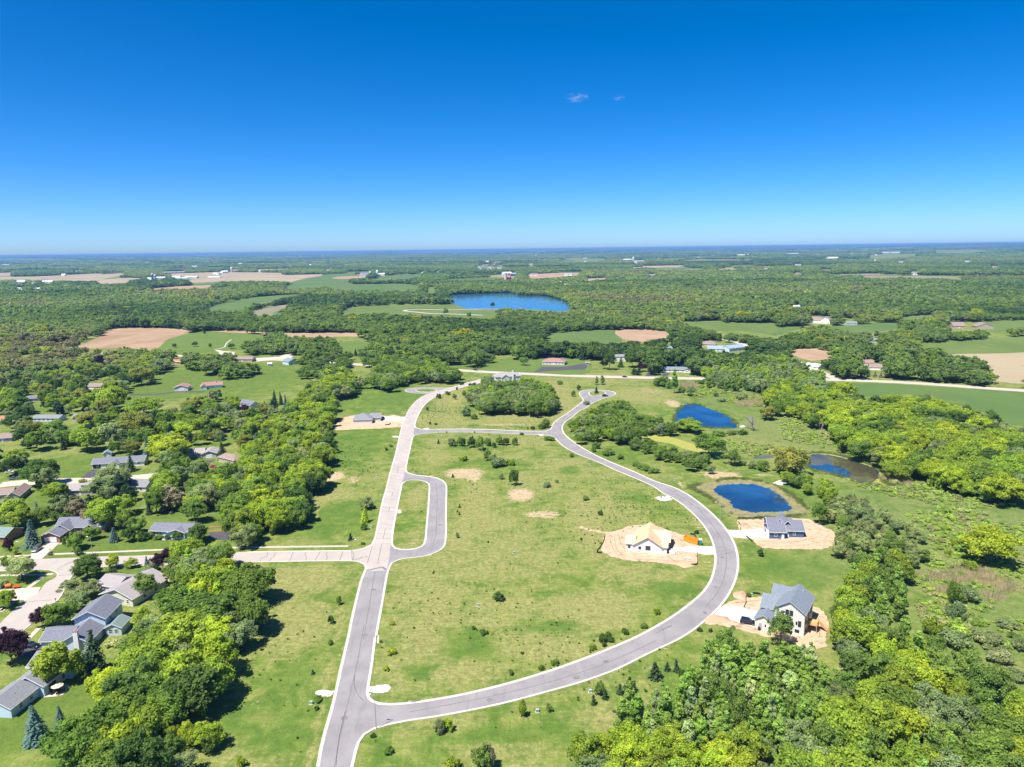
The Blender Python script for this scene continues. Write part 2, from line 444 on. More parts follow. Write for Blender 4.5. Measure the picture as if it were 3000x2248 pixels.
e1 = T('B', (1030, 1416), (1060, 1250), (1110, 1050), (1155, 900), (1200, 720), (1260, 450), (1330, 150)) + T('A', (1340, 1420), (1390, 1200), (1440, 1010), (1472, 930), (1485, 900), (1470, 868), (1425, 845), (1340, 836), (1100, 838), (800, 842), (490, 847))
e2 = T('A', (390, 750), (800, 742), (1200, 738), (1380, 735), (1480, 712), (1540, 680), (1565, 630), (1590, 520), (1640, 280)) + T('F', (105, 1460), (150, 1280), (205, 1090), (250, 900), (290, 740), (322, 665), (350, 605), (395, 540), (455, 482), (530, 437), (570, 422), (520, 420), (440, 417), (365, 408), (318, 392), (330, 372), (400, 360), (550, 355), (700, 359), (790, 358), (860, 340), (960, 308), (1100, 272), (1260, 233), (1380, 200))
e3 = T('F', (1400, 232), (1280, 264), (1105, 313), (965, 348), (805, 397), (685, 443), (605, 486), (535, 545), (490, 610), (460, 670), (440, 720), (432, 765), (445, 790), (500, 803), (700, 802), (1000, 800), (1400, 812), (1700, 824), (1840, 821), (1885, 805), (1900, 770), (1935, 718), (2050, 640)) + \
     T('P', (1699, 1182), (1707, 1174), (1704, 1166), (1697, 1158), (1698, 1149), (1714, 1143.5)) + T('E', (100, 514), (200, 515), (290, 525), (330, 545), (320, 562), (210, 598), (115, 640), (60, 680), (0, 708)) + \
     T('F', (2120, 682), (2062, 720), (2030, 760), (2025, 810), (2050, 860), (2120, 920)) + T('E', (0, 1035), (150, 1120), (330, 1200), (500, 1270), (700, 1360)) + \
     T('D', (780, 140), (900, 207), (1000, 282), (1100, 372), (1180, 462), (1235, 545), (1270, 630), (1287, 720), (1282, 820), (1252, 920), (1200, 1022), (1130, 1112), (1000, 1232), (850, 1342)) + \
     T('C', (1900, 482), (1700, 582), (1400, 692), (1100, 777), (800, 857), (500, 922), (200, 977)) + T('B', (1900, 990), (1700, 1030), (1570, 1068), (1485, 1118), (1437, 1185), (1412, 1265), (1393, 1350), (1378, 1416))
mead = T('B', (1720, 828), (1625, 822), (1562, 800), (1530, 770), (1518, 720), (1530, 640), (1560, 450), (1590, 200)) + T('A', (1585, 1600), (1612, 1450), (1660, 1180), (1700, 950), (1718, 893)) + \
       T('K', (0, 1550), (80, 1512), (180, 1482), (330, 1466), (480, 1450), (600, 1425), (700, 1385), (790, 1337), (840, 1290), (864, 1240), (877, 1130), (884, 1000), (880, 850), (882, 600), (886, 400), (884, 300), (862, 250), (805, 203), (722, 167), (620, 148), (480, 132), (350, 114), (265, 88), (228, 45)) + \
       T('F', (345, 1180), (380, 1020), (405, 905), (428, 872), (520, 852), (700, 840), (1000, 837), (1400, 850), (1700, 864), (1860, 869), (1915, 885), (1960, 930), (2040, 1000)) + T('E', (0, 1122), (150, 1180), (350, 1270), (520, 1340), (690, 1420)) + \
       T('D', (650, 172), (780, 243), (880, 322), (958, 400), (1018, 480), (1062, 570), (1085, 680), (1080, 780), (1046, 890), (986, 978), (896, 1060), (780, 1148)) + \
       T('C', (2050, 198), (1850, 308), (1600, 418), (1300, 533), (1000, 633), (700, 718), (400, 788), (200, 823), (0, 853)) + T('B', (2000, 798), (1850, 820))
isl = T('K', (170, 265), (220, 226), (300, 208), (420, 209), (520, 231), (572, 262), (585, 305), (580, 420), (560, 700), (537, 950), (517, 1170), (500, 1230), (460, 1275), (370, 1310), (270, 1325), (150, 1325), (60, 1305), (17, 1265), (7, 1215), (20, 1050), (60, 800), (110, 540), (150, 350))
isl2 = T('F', (440, 383), (500, 371), (560, 369), (620, 372), (660, 385), (610, 398), (540, 401), (480, 398))
isl3 = T('E', (85, 540), (110, 528), (160, 522), (215, 530), (230, 545), (200, 560), (130, 572), (105, 568))
W1, W2, W3 = (smooth(GP(e), step=3.0) for e in (e1, e2, e3))
WM, WI, WI2, WI3 = (smooth(GP(e), True, 2.5) for e in (mead, isl, isl2, isl3))

# asphalt under everything, concrete streets over it
road = sheet('road', W1 + W2 + W3, .02, M_asph, [WM, WI, WI2, WI3])
k_conc_e = T('F', (1400, 232), (1280, 264), (1105, 313), (965, 348), (805, 397), (685, 443), (605, 486), (535, 545), (490, 610), (460, 670), (440, 720), (424, 775), (408, 890), (380, 1020), (345, 1180), (328, 1262)) + T('K', (190, 90), (160, 200), (165, 265), (150, 350), (110, 540), (60, 800), (20, 1050), (2, 1215)) + T('A', (1722, 690), (1708, 800), (1692, 880), (1678, 925))
k_west = T('A', (1474, 930), (1485, 900), (1470, 868), (1425, 845), (1340, 836), (1100, 838), (800, 842), (490, 847))
hood_s = [(640, 1650), (534, 1655), (407, 1659), (347, 1660), (300, 1662), (262, 1664), (235, 1672), (217, 1683), (201, 1704), (181, 1746), (170, 1760), (146, 1778), (100, 1823), (70, 1848), (0, 1905), (-120, 2000)]
hood_w = [(-130, 1930), (0, 1828), (37, 1792), (58, 1772), (73, 1758), (108, 1742), (136, 1708), (156, 1697), (165, 1691), (168, 1683), (160, 1677), (146, 1672), (122, 1670), (54, 1672.7), (0, 1675), (-200, 1683)]
hood_n = [(-200, 1652), (0, 1643), (60, 1640.5), (122, 1638), (190, 1635), (244, 1633), (298, 1630.5), (407, 1628), (540, 1622), (640, 1619)]
WCW = smooth(GP(k_west + hood_s), step=3.0)
WHW = smooth(GP(hood_w), step=3.0)
WHN = smooth(GP(hood_n), step=3.0)
WCE = smooth(GP(k_conc_e), step=3.0)
e2c = T('A', (390, 750), (800, 742), (1200, 738), (1380, 735), (1480, 712), (1540, 680), (1565, 630), (1590, 520), (1640, 280)) + T('F', (105, 1460), (150, 1280), (205, 1090), (250, 900), (290, 740), (322, 665), (350, 605), (395, 540), (455, 482), (530, 437), (580, 415), (680, 385), (790, 358), (860, 340), (960, 308), (1100, 272), (1260, 233), (1380, 200))
conc_poly = WCW + WHW + WHN + smooth(GP(e2c), step=3.0) + WCE
street = sheet('concrete_street', conc_poly, .026, M_conc)

# slabs of the main concrete street: each one a piece of its own, tarred joints between
def edge_at(line, ys):
    L = sorted(line, key=lambda q: q[1]); Y = [q[1] for q in L]; X = [q[0] for q in L]
    return np.interp(ys, Y, X)
main_w = smooth(GP(T('A', (1545, 675), (1565, 630), (1590, 520), (1640, 280)) + T('F', (105, 1460), (150, 1280), (205, 1090), (250, 900), (290, 740), (322, 665), (350, 605), (395, 540), (455, 482), (530, 437), (640, 395), (790, 358), (860, 340), (960, 308), (1100, 272), (1260, 233))), step=1.0)
main_e = smooth(GP(T('A', (1725, 675), (1740, 610), (1770, 480), (1800, 300), (1828, 120)) + T('F', (318, 1300), (332, 1200), (380, 1020), (405, 900), (424, 775), (440, 720), (460, 670), (490, 610), (535, 545), (605, 486), (685, 443), (805, 397), (965, 348), (1105, 313), (1280, 264))), step=1.0)
def resample(line, n):
    P = np.array(line); d = np.r_[0, np.cumsum(np.hypot(*np.diff(P, axis=0).T))]
    t = np.linspace(0, d[-1], n)
    return np.stack([np.interp(t, d, P[:, 0]), np.interp(t, d, P[:, 1])], -1)
_len = sum(math.dist(a, b) for a, b in zip(main_w[:-1], main_w[1:]))
ns = int(_len / 5.2)
rw, re_ = resample(main_w, ns + 1), resample(main_e, ns + 1)
slab_mats = [road_mat('slab_concrete_%d' % i, tuple(c * k for c in (.355, .315, .287)), tuple(c * k for c in (.39, .35, .318)), (.28, .245, .222), .3) for i, k in enumerate((1.0, .965, 1.035))]
tar = MB()
for i in range(ns):
    g0, g1 = .012 * random.uniform(.5, 1.6), .012 * random.uniform(.5, 1.6)
    for h0, h1 in ((.05, .497), (.503, .95)):
        q = []
        for t, k in ((g0, h0), (g0, h1), (1 - g1, h1), (1 - g1, h0)):
            a = rw[i] * (1 - t) + rw[i + 1] * t; b = re_[i] * (1 - t) + re_[i + 1] * t
            q.append(a * (1 - k) + b * k)
        vs = [(x, y, .028) for x, y in q] + [(x, y, .040) for x, y in q]
        s = mesh_obj('slab', vs, [(4, 5, 6, 7), (0, 1, 5, 4), (1, 2, 6, 5), (2, 3, 7, 6), (3, 0, 4, 7)], random.choice(slab_mats), street)
    # tarred joint lying over the gap
    if random.random() < .62:
        w = random.uniform(.06, .16); f0, f1 = random.choice([(.05, .95), (.05, .5), (.5, .95), (.05, .95)])
        a, b = rw[i] * (1 - f0) + re_[i] * f0, rw[i] * (1 - f1) + re_[i] * f1
        mid = [a * (1 - t) + b * t + rng.normal(0, .05, 2) for t in np.linspace(0, 1, 7)]
        ribbon('tar_seal_and_shadow', [tuple(q) for q in mid], w, .044, M_tar, street)
    if random.random() < .22:
        k = .5; a = rw[i] * (1 - k) + re_[i] * k; b = rw[i + 1] * (1 - k) + re_[i + 1] * k
        ribbon('tar_seal_and_shadow', [tuple(a * (1 - t) + b * t + rng.normal(0, .06, 2)) for t in np.linspace(0, 1, 5)], .16, .044, M_tar, street)
# sealed cracks across the side street and the junctions, and a lamp's painted shadow
cracks_and_shadow = [T('A', (580, 755), (572, 790), (530, 808), (515, 838)), T('A', (655, 755), (640, 790), (610, 815), (597, 838)), T('A', (820, 752), (805, 785), (785, 833)), T('A', (942, 752), (925, 775), (945, 800), (930, 833)), T('A', (1065, 750), (1055, 778), (1035, 800), (1025, 832)), T('A', (1138, 750), (1120, 775), (1135, 790), (1125, 830)), T('A', (1277, 745), (1250, 828)), T('A', (1365, 738), (1380, 775), (1370, 828)), T('A', (1395, 833), (1465, 796)), T('A', (1550, 700), (1530, 770), (1505, 855)), T('A', (1637, 680), (1615, 790), (1600, 865)),  # the slanting line beside the street lamp paints its cast shadow
          T('G', (1935, 825), (1905, 860), (1880, 895)), T('G', (890, 870), (750, 920), (640, 960)), T('G', (590, 1000), (680, 990)), T('G', (610, 1060), (790, 1045)), T('J', (560, 150), (980, 120)), T('J', (0, 665), (240, 660)), T('G', (1110, 955), (1000, 985)), T('L', (1240, 1380), (1500, 1260), (1640, 1180)), T('P', (1250, 1095), (1262, 1100)),
          T('B', (1390, 560), (1385, 640), (1395, 700), (1430, 760), (1470, 800)), T('B', (1300, 900), (1260, 1060), (1230, 1230), (1215, 1400)), T('C', (1380, 655), (1330, 664)), T('C', (1600, 520), (1570, 518)), T('C', (2120, 235), (2000, 290)), T('D', (1110, 690), (1240, 655)), T('D', (640, 1290), (745, 1250))]
for i, c in enumerate(cracks_and_shadow):
    ribbon('tar_seal_and_shadow', smooth(GP(c), step=.8), .14 if i < 20 else .10, .046, M_tar, street)
# darker patch where concrete meets asphalt
ribbon('tar_seal_and_shadow', [(a[0], a[1] + random.uniform(-.25, .25)) for a in smooth(GP(T('A', (1484, 922), (1540, 915), (1600, 900), (1640, 893), (1674, 915))), step=.6)], .9, .036, surf('patched_seam', (.13, .115, .12), (.2, .18, .185), 1.5), street)

KP = [(0, .0), (0, .15), (.22, .15), (.26, .06), (.78, .045)]
def kerb(line, side, closed=False, w=1.0):
    return sweep('kerb', line, [(side * o * (w if o > .3 else 1), z) for o, z in KP], M_kerb, None, closed)
kerb(W1, -1); kerb(W2, -1, w=.8); kerb(W3, -1)
_area = lambda P: sum(a[0] * b[1] - b[0] * a[1] for a, b in zip(P, P[1:] + P[:1]))
for Wp in (WM, WI, WI2, WI3): kerb(Wp, -1 if _area(Wp) > 0 else 1, True)
kerb(smooth(GP(hood_s[1:]), step=3), 1 if False else -1, w=.6); kerb(WHW, -1, w=.6)

def strip(name, zone, pts, w, mat, z=.03, step=2.0, kind='structure'):
    return ribbon(name, smooth(GP(T(zone, *pts)), step=step), w, z, mat)
def patch(name, zone, pts, mat, z=.03, rough=0.0, step=1.2):
    P = smooth(GP(T(zone, *pts)), True, step)
    if rough: P = [(x + random.uniform(-rough, rough), y + random.uniform(-rough, rough)) for x, y in P]
    return sheet(name, P, z, mat)
def quadpatch(name, zone, pts, mat, z=.03):
    return sheet(name, GP(T(zone, *pts)), z, mat)

# sidewalks: separate cast panels
def sidewalk(zone, pts, w=1.5, panel=1.8):
    L = GP(T(zone, *pts)); n = max(2, int(sum(math.dist(a, b) for a, b in zip(L[:-1], L[1:])) / panel))
    base = ribbon('sidewalk', L, w - .1, .02, M_tar)
    Q = resample(L, n + 1)
    for i in range(n):
        a, b = Vector(Q[i]), Vector(Q[i + 1]); d = (b - a).normalized(); nn = Vector((-d.y, d.x)) * (w / 2)
        a2, b2 = a + d * .02, b - d * .02
        q = [a2 - nn, b2 - nn, b2 + nn, a2 + nn]
        mesh_obj('panel', [(v.x, v.y, .025) for v in q] + [(v.x, v.y, .07) for v in q], [(4, 5, 6, 7), (0, 1, 5, 4), (1, 2, 6, 5), (2, 3, 7, 6), (3, 0, 4, 7)], M_walk, base)
sidewalk('A', [(235, 712), (700, 705), (1330, 697)])
sidewalk('G', [(2060, 765), (1500, 790), (1000, 810), (515, 829)])
sidewalk('G', [(320, 842), (0, 855)])
sidewalk('G', [(0, 1056), (300, 1050), (575, 1042)])
sidewalk('G', [(480, 1052), (400, 1120), (300, 1195)])
sidewalk('G', [(155, 1325), (70, 1400), (0, 1450)])
sidewalk('J', [(745, 650), (600, 800), (500, 890)])
sidewalk('J', [(230, 140), (100, 240), (0, 330)])

# highway and country road
hwy = [(300, 1034), (600, 1046), (750, 1053), (850, 1056), (960, 1063), (1100, 1071), (1263, 1079), (1331, 1084.5), (1453, 1091.5), (1561, 1096.4), (1700, 1102), (1921, 1107.5), (2080, 1110), (2206, 1111.5), (2350, 1111.5), (2490, 1114.5), (2680, 1123), (2854, 1135), (3000, 1145), (3250, 1163)]
WHY = smooth(GP(hwy), step=8)
ribbon('highway', WHY, 11.5, .05, M_hwy)
ribbon('centre_line', WHY, .25, .065, surf('line_paint', (.55, .42, .08), (.45, .35, .08), 1, .7))
rd2 = [(1960, 942), (1990, 950), (2032, 966), (2110, 990), (2180, 1010), (2244, 1032), (2300, 1050), (2340, 1063), (2390, 1085), (2450, 1110)]
ribbon('country_road', smooth(GP(rd2), step=8), 9, .04, M_hwy)
strip('farm_track', 'T3', [(930, 820), (1100, 820), (1300, 830), (1420, 842)], 3.5, M_hwy, .05, 8)
strip('farm_track', 'T3', [(590, 535), (620, 550), (640, 570)], 9, M_hwy, .05, 8)
strip('lake_road', 'T2', [(1960, 722), (1750, 712), (1500, 705), (1370, 692), (1290, 684), (1300, 676), (1400, 672), (1700, 673), (1900, 668), (2100, 668)], 9, M_hwy, .35, 8)
strip('farm_track', 'T2', [(2212, 420), (1600, 418)], 5, M_hwy, .1, 10)
strip('farm_track', 'T3', [(45, 362), (100, 395), (160, 415)], 14, M_hwy, .1, 10)

# streets and driveways of the older neighbourhood
M_hood = M_walk
strip('side_street', 'S', [(0, 1405), (250, 1380), (620, 1365), (1060, 1352), (1420, 1330), (1800, 1300), (1900, 1340)], 9.5, M_hood, .03)
quadpatch('driveway', 'L', [(945, 822), (1285, 812), (1110, 985), (1000, 1075), (905, 1163), (560, 1172), (690, 1035), (800, 930)], M_drive, .034)
strip('garden_path', 'L', [(1270, 845), (1350, 830), (1420, 790), (1465, 720)], 1.2, M_walk, .03, .8)
quadpatch('driveway', 'S', [(1000, 1240), (1070, 1238), (1010, 1330), (870, 1332), (930, 1280)], M_bltop, .036)
quadpatch('driveway', 'U', [(330, 1140), (480, 1135), (400, 1190), (310, 1260), (140, 1250), (220, 1190)], M_bltop, .036)
quadpatch('driveway', 'G', [(0, 1210), (160, 1200), (440, 1180), (400, 1265), (290, 1320), (150, 1325), (0, 1320)], M_drive, .034)
quadpatch('driveway', 'J', [(520, 930), (800, 1010), (850, 1100), (740, 1200), (350, 1200), (350, 1000)], M_bltop, .036)
quadpatch('driveway', 'A', [(45, 572), (240, 565), (240, 640), (20, 640)], M_bltop, .036)
strip('driveway', 'S', [(1400, 432), (1600, 428), (1800, 415), (1900, 400), (2212, 400)], 5, M_bltop, .036)
quadpatch('parking_lot', 'F', [(1710, 190), (1800, 130), (2060, 128), (2212, 100), (2300, 100), (2212, 160), (1900, 172)], M_bltop, .16)
quadpatch('parking_lot', 'E', [(0, 290), (70, 285), (50, 320), (0, 335)], M_bltop, .165)
quadpatch('driveway', 'E', [(600, 385), (660, 300), (700, 300), (680, 340), (640, 388)], M_bltop, .05)
quadpatch('driveway', 'E', [(755, 388), (770, 355), (830, 358), (800, 395)], M_bltop, .05)
quadpatch('farm_yard', 'T1', [(1850, 1015), (1890, 1040), (1900, 1075), (2020, 1075), (2030, 1040), (1930, 1030)], M_drive, .22)
strip('park_path', 'T1', [(2000, 930), (1960, 960), (1930, 1000), (1880, 1015)], 1.6, M_walk, .2, 4)
quadpatch('farm_yard', 'T2', [(0, 1092), (200, 1080), (330, 1030), (360, 1010), (440, 1020), (400, 1050), (330, 1060), (300, 1095), (0, 1122)], M_drive, .22)
patch('sand_path', 'T3', [(105, 930), (150, 925), (200, 905), (205, 860), (215, 860), (215, 890), (250, 880), (240, 905), (180, 940), (120, 950)], M_drive, .2, 0, 4)

# bare building plots of the new houses
M_plot = None
def soil_mat(name, a, b, c):
    m, nt, p = new_mat(name)
    st = noise(nt, 1.0, 6, .75, pos_node(nt, (.35, 1.2, 1)), 1.4)
    col = mix(nt, sstep(nt, st, .35, .65), a, b)
    col = mix(nt, sstep(nt, noise(nt, .4, 6, .75), .50, .66), col, c)
    nt.links.new(col, p.inputs['Base Color']); p.inputs['Roughness'].default_value = .95; p.inputs['Specular IOR Level'].default_value = .1
    bump(nt, p, st, .8, .4)
    return m
M_plot = soil_mat('building_plot_soil', (.55, .42, .295), (.42, .295, .19), (.29, .185, .11))
patch('building_plot', 'D', [(200, 520), (300, 480), (420, 445), (600, 440), (740, 490), (830, 520), (920, 540), (950, 600), (945, 700), (940, 765), (860, 775), (760, 760), (560, 735), (380, 725), (280, 700), (190, 665), (180, 590)], M_plot, .03, .5)
patch('building_plot', 'D', [(1275, 400), (1400, 390), (1530, 380), (1700, 380), (1820, 390), (1900, 410), (1990, 460), (2060, 500), (2070, 560), (2050, 600), (1980, 630), (1700, 632), (1500, 625), (1420, 590), (1380, 550), (1300, 545), (1290, 470)], M_plot, .03, .5)
patch('building_plot', 'D', [(1170, 1085), (1230, 1050), (1340, 1030), (1450, 1020), (1560, 1020), (1700, 1000), (1880, 1090), (1960, 1130), (2000, 1220), (1990, 1330), (1980, 1420), (1850, 1438), (1600, 1350), (1500, 1340), (1350, 1300), (1200, 1270), (1050, 1230), (1000, 1235), (1060, 1170)], M_plot, .03, .5)
patch('building_plot', 'H1', [(150, 600), (300, 420), (500, 300), (740, 250), (1000, 260), (1480, 250), (1600, 270), (1780, 240), (2010, 300), (2080, 300), (2010, 560), (1800, 575), (1500, 600), (1000, 620), (500, 640), (250, 655)], M_plot, .03, .6)
quadpatch('driveway', 'D', [(745, 620), (930, 610), (1092, 612), (1092, 678), (1010, 680), (920, 660), (760, 645)], M_newconc, .042)
quadpatch('driveway', 'D', [(1190, 478), (1310, 480), (1470, 465), (1535, 545), (1380, 545), (1240, 540)], M_newconc, .042)
quadpatch('driveway', 'D', [(1100, 1150), (1160, 1090), (1300, 1105), (1450, 1140), (1430, 1270), (1290, 1230), (1150, 1180), (1050, 1195)], M_newconc, .042)
quadpatch('driveway', 'H1', [(1300, 375), (1530, 290), (1800, 290), (2090, 290), (2080, 400), (1900, 420), (1700, 400), (1290, 410)], M_newconc, .042)
for z, pts in (('B', [(1015, 725), (1060, 705), (1150, 703), (1195, 715), (1185, 745), (1110, 765), (1050, 768)]), ('B', [(1518, 670), (1600, 660), (1680, 650), (1715, 675), (1700, 715), (1640, 735), (1570, 730), (1518, 715)]),
               ('D', [(612, 215), (720, 205), (760, 225), (720, 240), (680, 247), (640, 238)]), ('D', [(1560, 100), (1600, 80), (1680, 70), (1735, 85), (1680, 108), (1600, 115)]), ('F', [(165, 885), (220, 876), (258, 880), (255, 893), (200, 892)]), ('F', [(520, 795), (575, 790), (578, 803), (520, 806)]), ('F', [(1760, 860), (1815, 862), (1812, 876), (1765, 874)]), ('E', [(1470, 850), (1520, 842), (1515, 860), (1475, 862)]), ('K', [(85, 690), (125, 683), (140, 720), (120, 745), (85, 745)])):
    patch('gravel_pad', z, pts, M_gravel, .05, .42, .7)

M_rut = soil_mat('wheel_rut_soil', (.30, .19, .115), (.36, .24, .15), (.25, .155, .09))
for z, pts in (('D', [(245, 545), (258, 610), (300, 680), (360, 708)]), ('D', [(275, 535), (290, 610), (330, 672), (400, 700)]), ('D', [(310, 520), (330, 590), (365, 640)]), ('D', [(420, 712), (600, 720), (780, 730), (860, 720)]), ('D', [(700, 690), (800, 750), (860, 770)]), ('D', [(740, 520), (800, 545), (900, 590)]),
               ('D', [(1440, 600), (1600, 610), (1800, 600), (1960, 570), (2010, 520)]), ('D', [(1500, 575), (1640, 580), (1800, 565), (1920, 540)]), ('D', [(1310, 430), (1360, 450), (1400, 445)]), ('D', [(1200, 1245), (1300, 1270), (1450, 1310)]), ('D', [(1230, 1215), (1330, 1250), (1440, 1290)]), ('D', [(1900, 1150), (1950, 1250), (1930, 1350)]), ('D', [(1240, 1070), (1360, 1060), (1500, 1040)]),
               ('H1', [(300, 590), (700, 570), (1200, 550), (1500, 520)]), ('H1', [(420, 470), (600, 440), (680, 420)])):
    ribbon('wheel_rut', [(x + random.uniform(-.12, .12), y + random.uniform(-.12, .12)) for x, y in smooth(GP(T(z, *pts)), step=1.0)], random.uniform(.28, .45), .036, M_rut)
M_heap = soil_mat('heap_soil', (.42, .29, .18), (.50, .36, .24), (.33, .21, .13))
def heap(zone, p_, rx, ry, hh, label):
    (x, y), = GP(T(zone, p_))
    vs, fs = [(0, 0, hh)], []
    n, m = 18, 6
    for j in range(1, m + 1):
        for i in range(n):
            a = 2 * math.pi * i / n; f = j / m
            w = 1 + .13 * math.sin(3 * a + x) + .09 * math.sin(5 * a + y)
            vs.append((rx * f * w * math.cos(a), ry * f * w * math.sin(a), hh * (1 - f) ** .8 * (1 + random.uniform(-.12, .12)) - (.05 if j == m else 0)))
    for i in range(n): fs.append((0, 1 + i, 1 + (i + 1) % n))
    for j in range(m - 1):
        for i in range(n):
            a, b = 1 + j * n + i, 1 + j * n + (i + 1) % n
            fs.append((a, a + n, b + n, b))
    o = mesh_obj('soil_heap', vs, fs, M_heap, None, True); o.location = (x, y, .03); o.rotation_euler = (0, 0, random.uniform(0, 6))
    tag(o, label, 'soil heap', 'soil heaps of the building plots')
heap('D', (860, 755), 4.2, 2.6, .9, 'brown soil heap at the near corner of the unfinished plot')
heap('D', (1330, 445), 3.6, 2.4, .8, 'soil heap left of the navy blue house')
heap('D', (2010, 590), 3.8, 2.2, .9, 'soil heap right of the navy blue house under the willows')
heap('D', (1300, 1012), 3.4, 2.4, .7, 'grey-brown soil heap beside the white house drive')
heap('D', (1105, 1205), 4.5, 2.8, .6, 'heap of straw-coloured soil between road and white house drive')
heap('H1', (430, 490), 5.0, 3.6, 1.0, 'soil heap left of the grey new house')
heap('H1', (1880, 500), 4.2, 2.6, .6, 'soil heap by the street beside the grey new house')

# seams and darker wheel paths worn into the asphalt
M_seam = surf('asphalt_seam', (.150, .137, .144), (.185, .170, .176), .8, .8)
for z, pts, w in (('C', [(0, 930), (400, 856), (800, 772), (1200, 667), (1600, 532), (2000, 352)], .3), ('D', [(1010, 1110), (1120, 970), (1178, 800), (1180, 660), (1140, 545), (1060, 425), (960, 315), (840, 225), (700, 142)], .3), ('A', [(1575, 935), (1530, 1200), (1470, 1560)], .3), ('B', [(1475, 100), (1400, 500), (1330, 800), (1240, 1200), (1200, 1416)], .3), ('K', [(700, 260), (725, 500), (715, 800), (700, 1100), (640, 1280)], .25)):
    ribbon('asphalt_seam', [(x + random.uniform(-.04, .04), y) for x, y in smooth(GP(T(z, *pts)), step=2.0)], w, .024, M_seam)
for z, p_ in (('C', (650, 835)), ('C', (1350, 650)), ('C', (1590, 520)), ('D', (1150, 700)), ('D', (1010, 1150)), ('A', (1560, 1100)), ('B', (1290, 960)), ('K', (770, 930)), ('A', (1480, 1520)), ('D', (1100, 940))):
    (x, y), = GP(T(z, p_))
    n = 14; sheet('road_stain', [(x + random.uniform(.5, 1.1) * math.cos(i * 6.283 / n) * 1.1, y + random.uniform(.5, 1.1) * math.sin(i * 6.283 / n)) for i in range(n)], .027, M_seam)

# ------------------------------------------------------------------ water and fields
def water_mat(name, c, rough=.06, wave=.35, scale=1.4):
    m, nt, p = new_mat(name)
    col = mix(nt, sstep(nt, noise(nt, .035, 4), .35, .65), tuple(v * 1.35 for v in c), tuple(v * .7 for v in c))
    nt.links.new(col, p.inputs['Base Color'])
    p.inputs['Roughness'].default_value = rough; p.inputs['IOR'].default_value = 1.55
    p.inputs['Specular IOR Level'].default_value = .5
    bump(nt, p, noise(nt, scale, 4, .6, pos_node(nt, (1, .45, 1))), wave, .05)
    return m
M_water = water_mat('pond_water', (.012, .052, .130))
M_lake = water_mat('lake_water', (.022, .100, .185), .12, .5, .5)
M_murky = water_mat('murky_water', (.085, .078, .042), .04, .15)
def algae_mat(name, a, b, c):
    m, nt, p = new_mat(name)
    col = mix(nt, sstep(nt, noise(nt, .35, 5, .65), .4, .62), a, b)
    col = mix(nt, sstep(nt, noise(nt, 1.1, 4, .6), .55, .7), col, c)
    nt.links.new(col, p.inputs['Base Color']); p.inputs['Roughness'].default_value = .8
    return m
M_algae = algae_mat('pond_algae', (.24, .21, .075), (.155, .145, .07), (.07, .085, .06))
M_duck = algae_mat('duckweed', (.30, .29, .05), (.25, .255, .05), (.14, .175, .035))
def rough_poly(zone, pts, amp, step=1.0):
    return [(x + random.uniform(-amp, amp), y + random.uniform(-amp, amp)) for x, y in smooth(GP(T(zone, *pts)), True, step)]
pondA = [(870, 750), (920, 690), (980, 648), (1050, 642), (1200, 690), (1350, 750), (1420, 800), (1450, 850), (1440, 865), (1350, 872), (1200, 868), (1130, 858), (1000, 850), (900, 838), (868, 810)]
pondB = [(1080, 150), (1130, 120), (1250, 108), (1400, 110), (1500, 135), (1570, 165), (1640, 220), (1690, 270), (1700, 310), (1650, 330), (1500, 335), (1350, 333), (1250, 300), (1200, 240), (1110, 190)]
pondBo = [(890, 132), (960, 110), (1100, 80), (1250, 65), (1400, 75), (1550, 110), (1700, 190), (1800, 270), (1830, 330), (1800, 360), (1500, 385), (1280, 385), (1200, 350), (1130, 290), (1050, 220), (960, 170)]
pondC = [(200, 1190), (230, 1120), (300, 1110), (450, 1125), (600, 1165), (750, 1210), (850, 1250), (870, 1290), (840, 1350), (780, 1380), (650, 1350), (580, 1330), (420, 1285), (290, 1255), (210, 1225)]
pondCo = [(180, 1185), (215, 1105), (300, 1098), (455, 1112), (612, 1152), (762, 1200), (870, 1245), (895, 1290), (900, 1340), (960, 1390), (1060, 1405), (1040, 1420), (930, 1420), (840, 1388), (760, 1388), (640, 1358), (560, 1335), (410, 1292), (200, 1235)]
duck = [(490, 945), (570, 928), (700, 932), (810, 945), (1000, 1000), (1085, 1030), (1150, 1075), (1330, 1090), (1380, 1120), (1300, 1140), (1200, 1110), (1060, 1085), (950, 1058), (830, 1012), (700, 990), (600, 962)]
o = sheet('pond_water', rough_poly('E', pondA, .25), .06, M_water)
o = sheet('pond_water', rough_poly('D', pondB, .9, .8), .07, M_water)
o = sheet('pond_algae', rough_poly('D', pondBo, .4), .05, M_algae)
o = sheet('pond_water', rough_poly('Q', pondC, .5), .07, M_water)
o = sheet('pond_algae', rough_poly('Q', pondCo, .8), .05, M_duck)
o = sheet('pond_bed_mud', rough_poly('Q', [(230, 1135), (300, 1118), (600, 1170), (840, 1255), (860, 1290), (820, 1370), (700, 1360), (610, 1330), (600, 1270), (480, 1220), (400, 1205), (300, 1215), (215, 1200)], 1.2), .09, M_murky)
o = sheet('duckweed', rough_poly('E', duck, .5), .05, M_duck)
o = sheet('pond_water', rough_poly('E', [(1600, 1135), (1690, 1120), (1785, 1115), (1800, 1138), (1700, 1150), (1620, 1152)], .4), .05, M_murky)
lake_px = T('T2', (1635, 545), (1800, 535), (2212, 525)) + T('T3', (60, 545), (300, 550), (400, 575), (520, 620), (545, 665), (430, 685), (200, 672), (0, 668)) + T('T2', (2110, 672), (1900, 668), (1750, 650), (1690, 620), (1690, 585))
sheet('lake_water', smooth(GP(lake_px), True, 6), .1, M_lake)
sheet('pond_water', smooth(GP(T('T2', (165, 740), (180, 695), (190, 700), (185, 745))), True, 6), .12, M_lake)
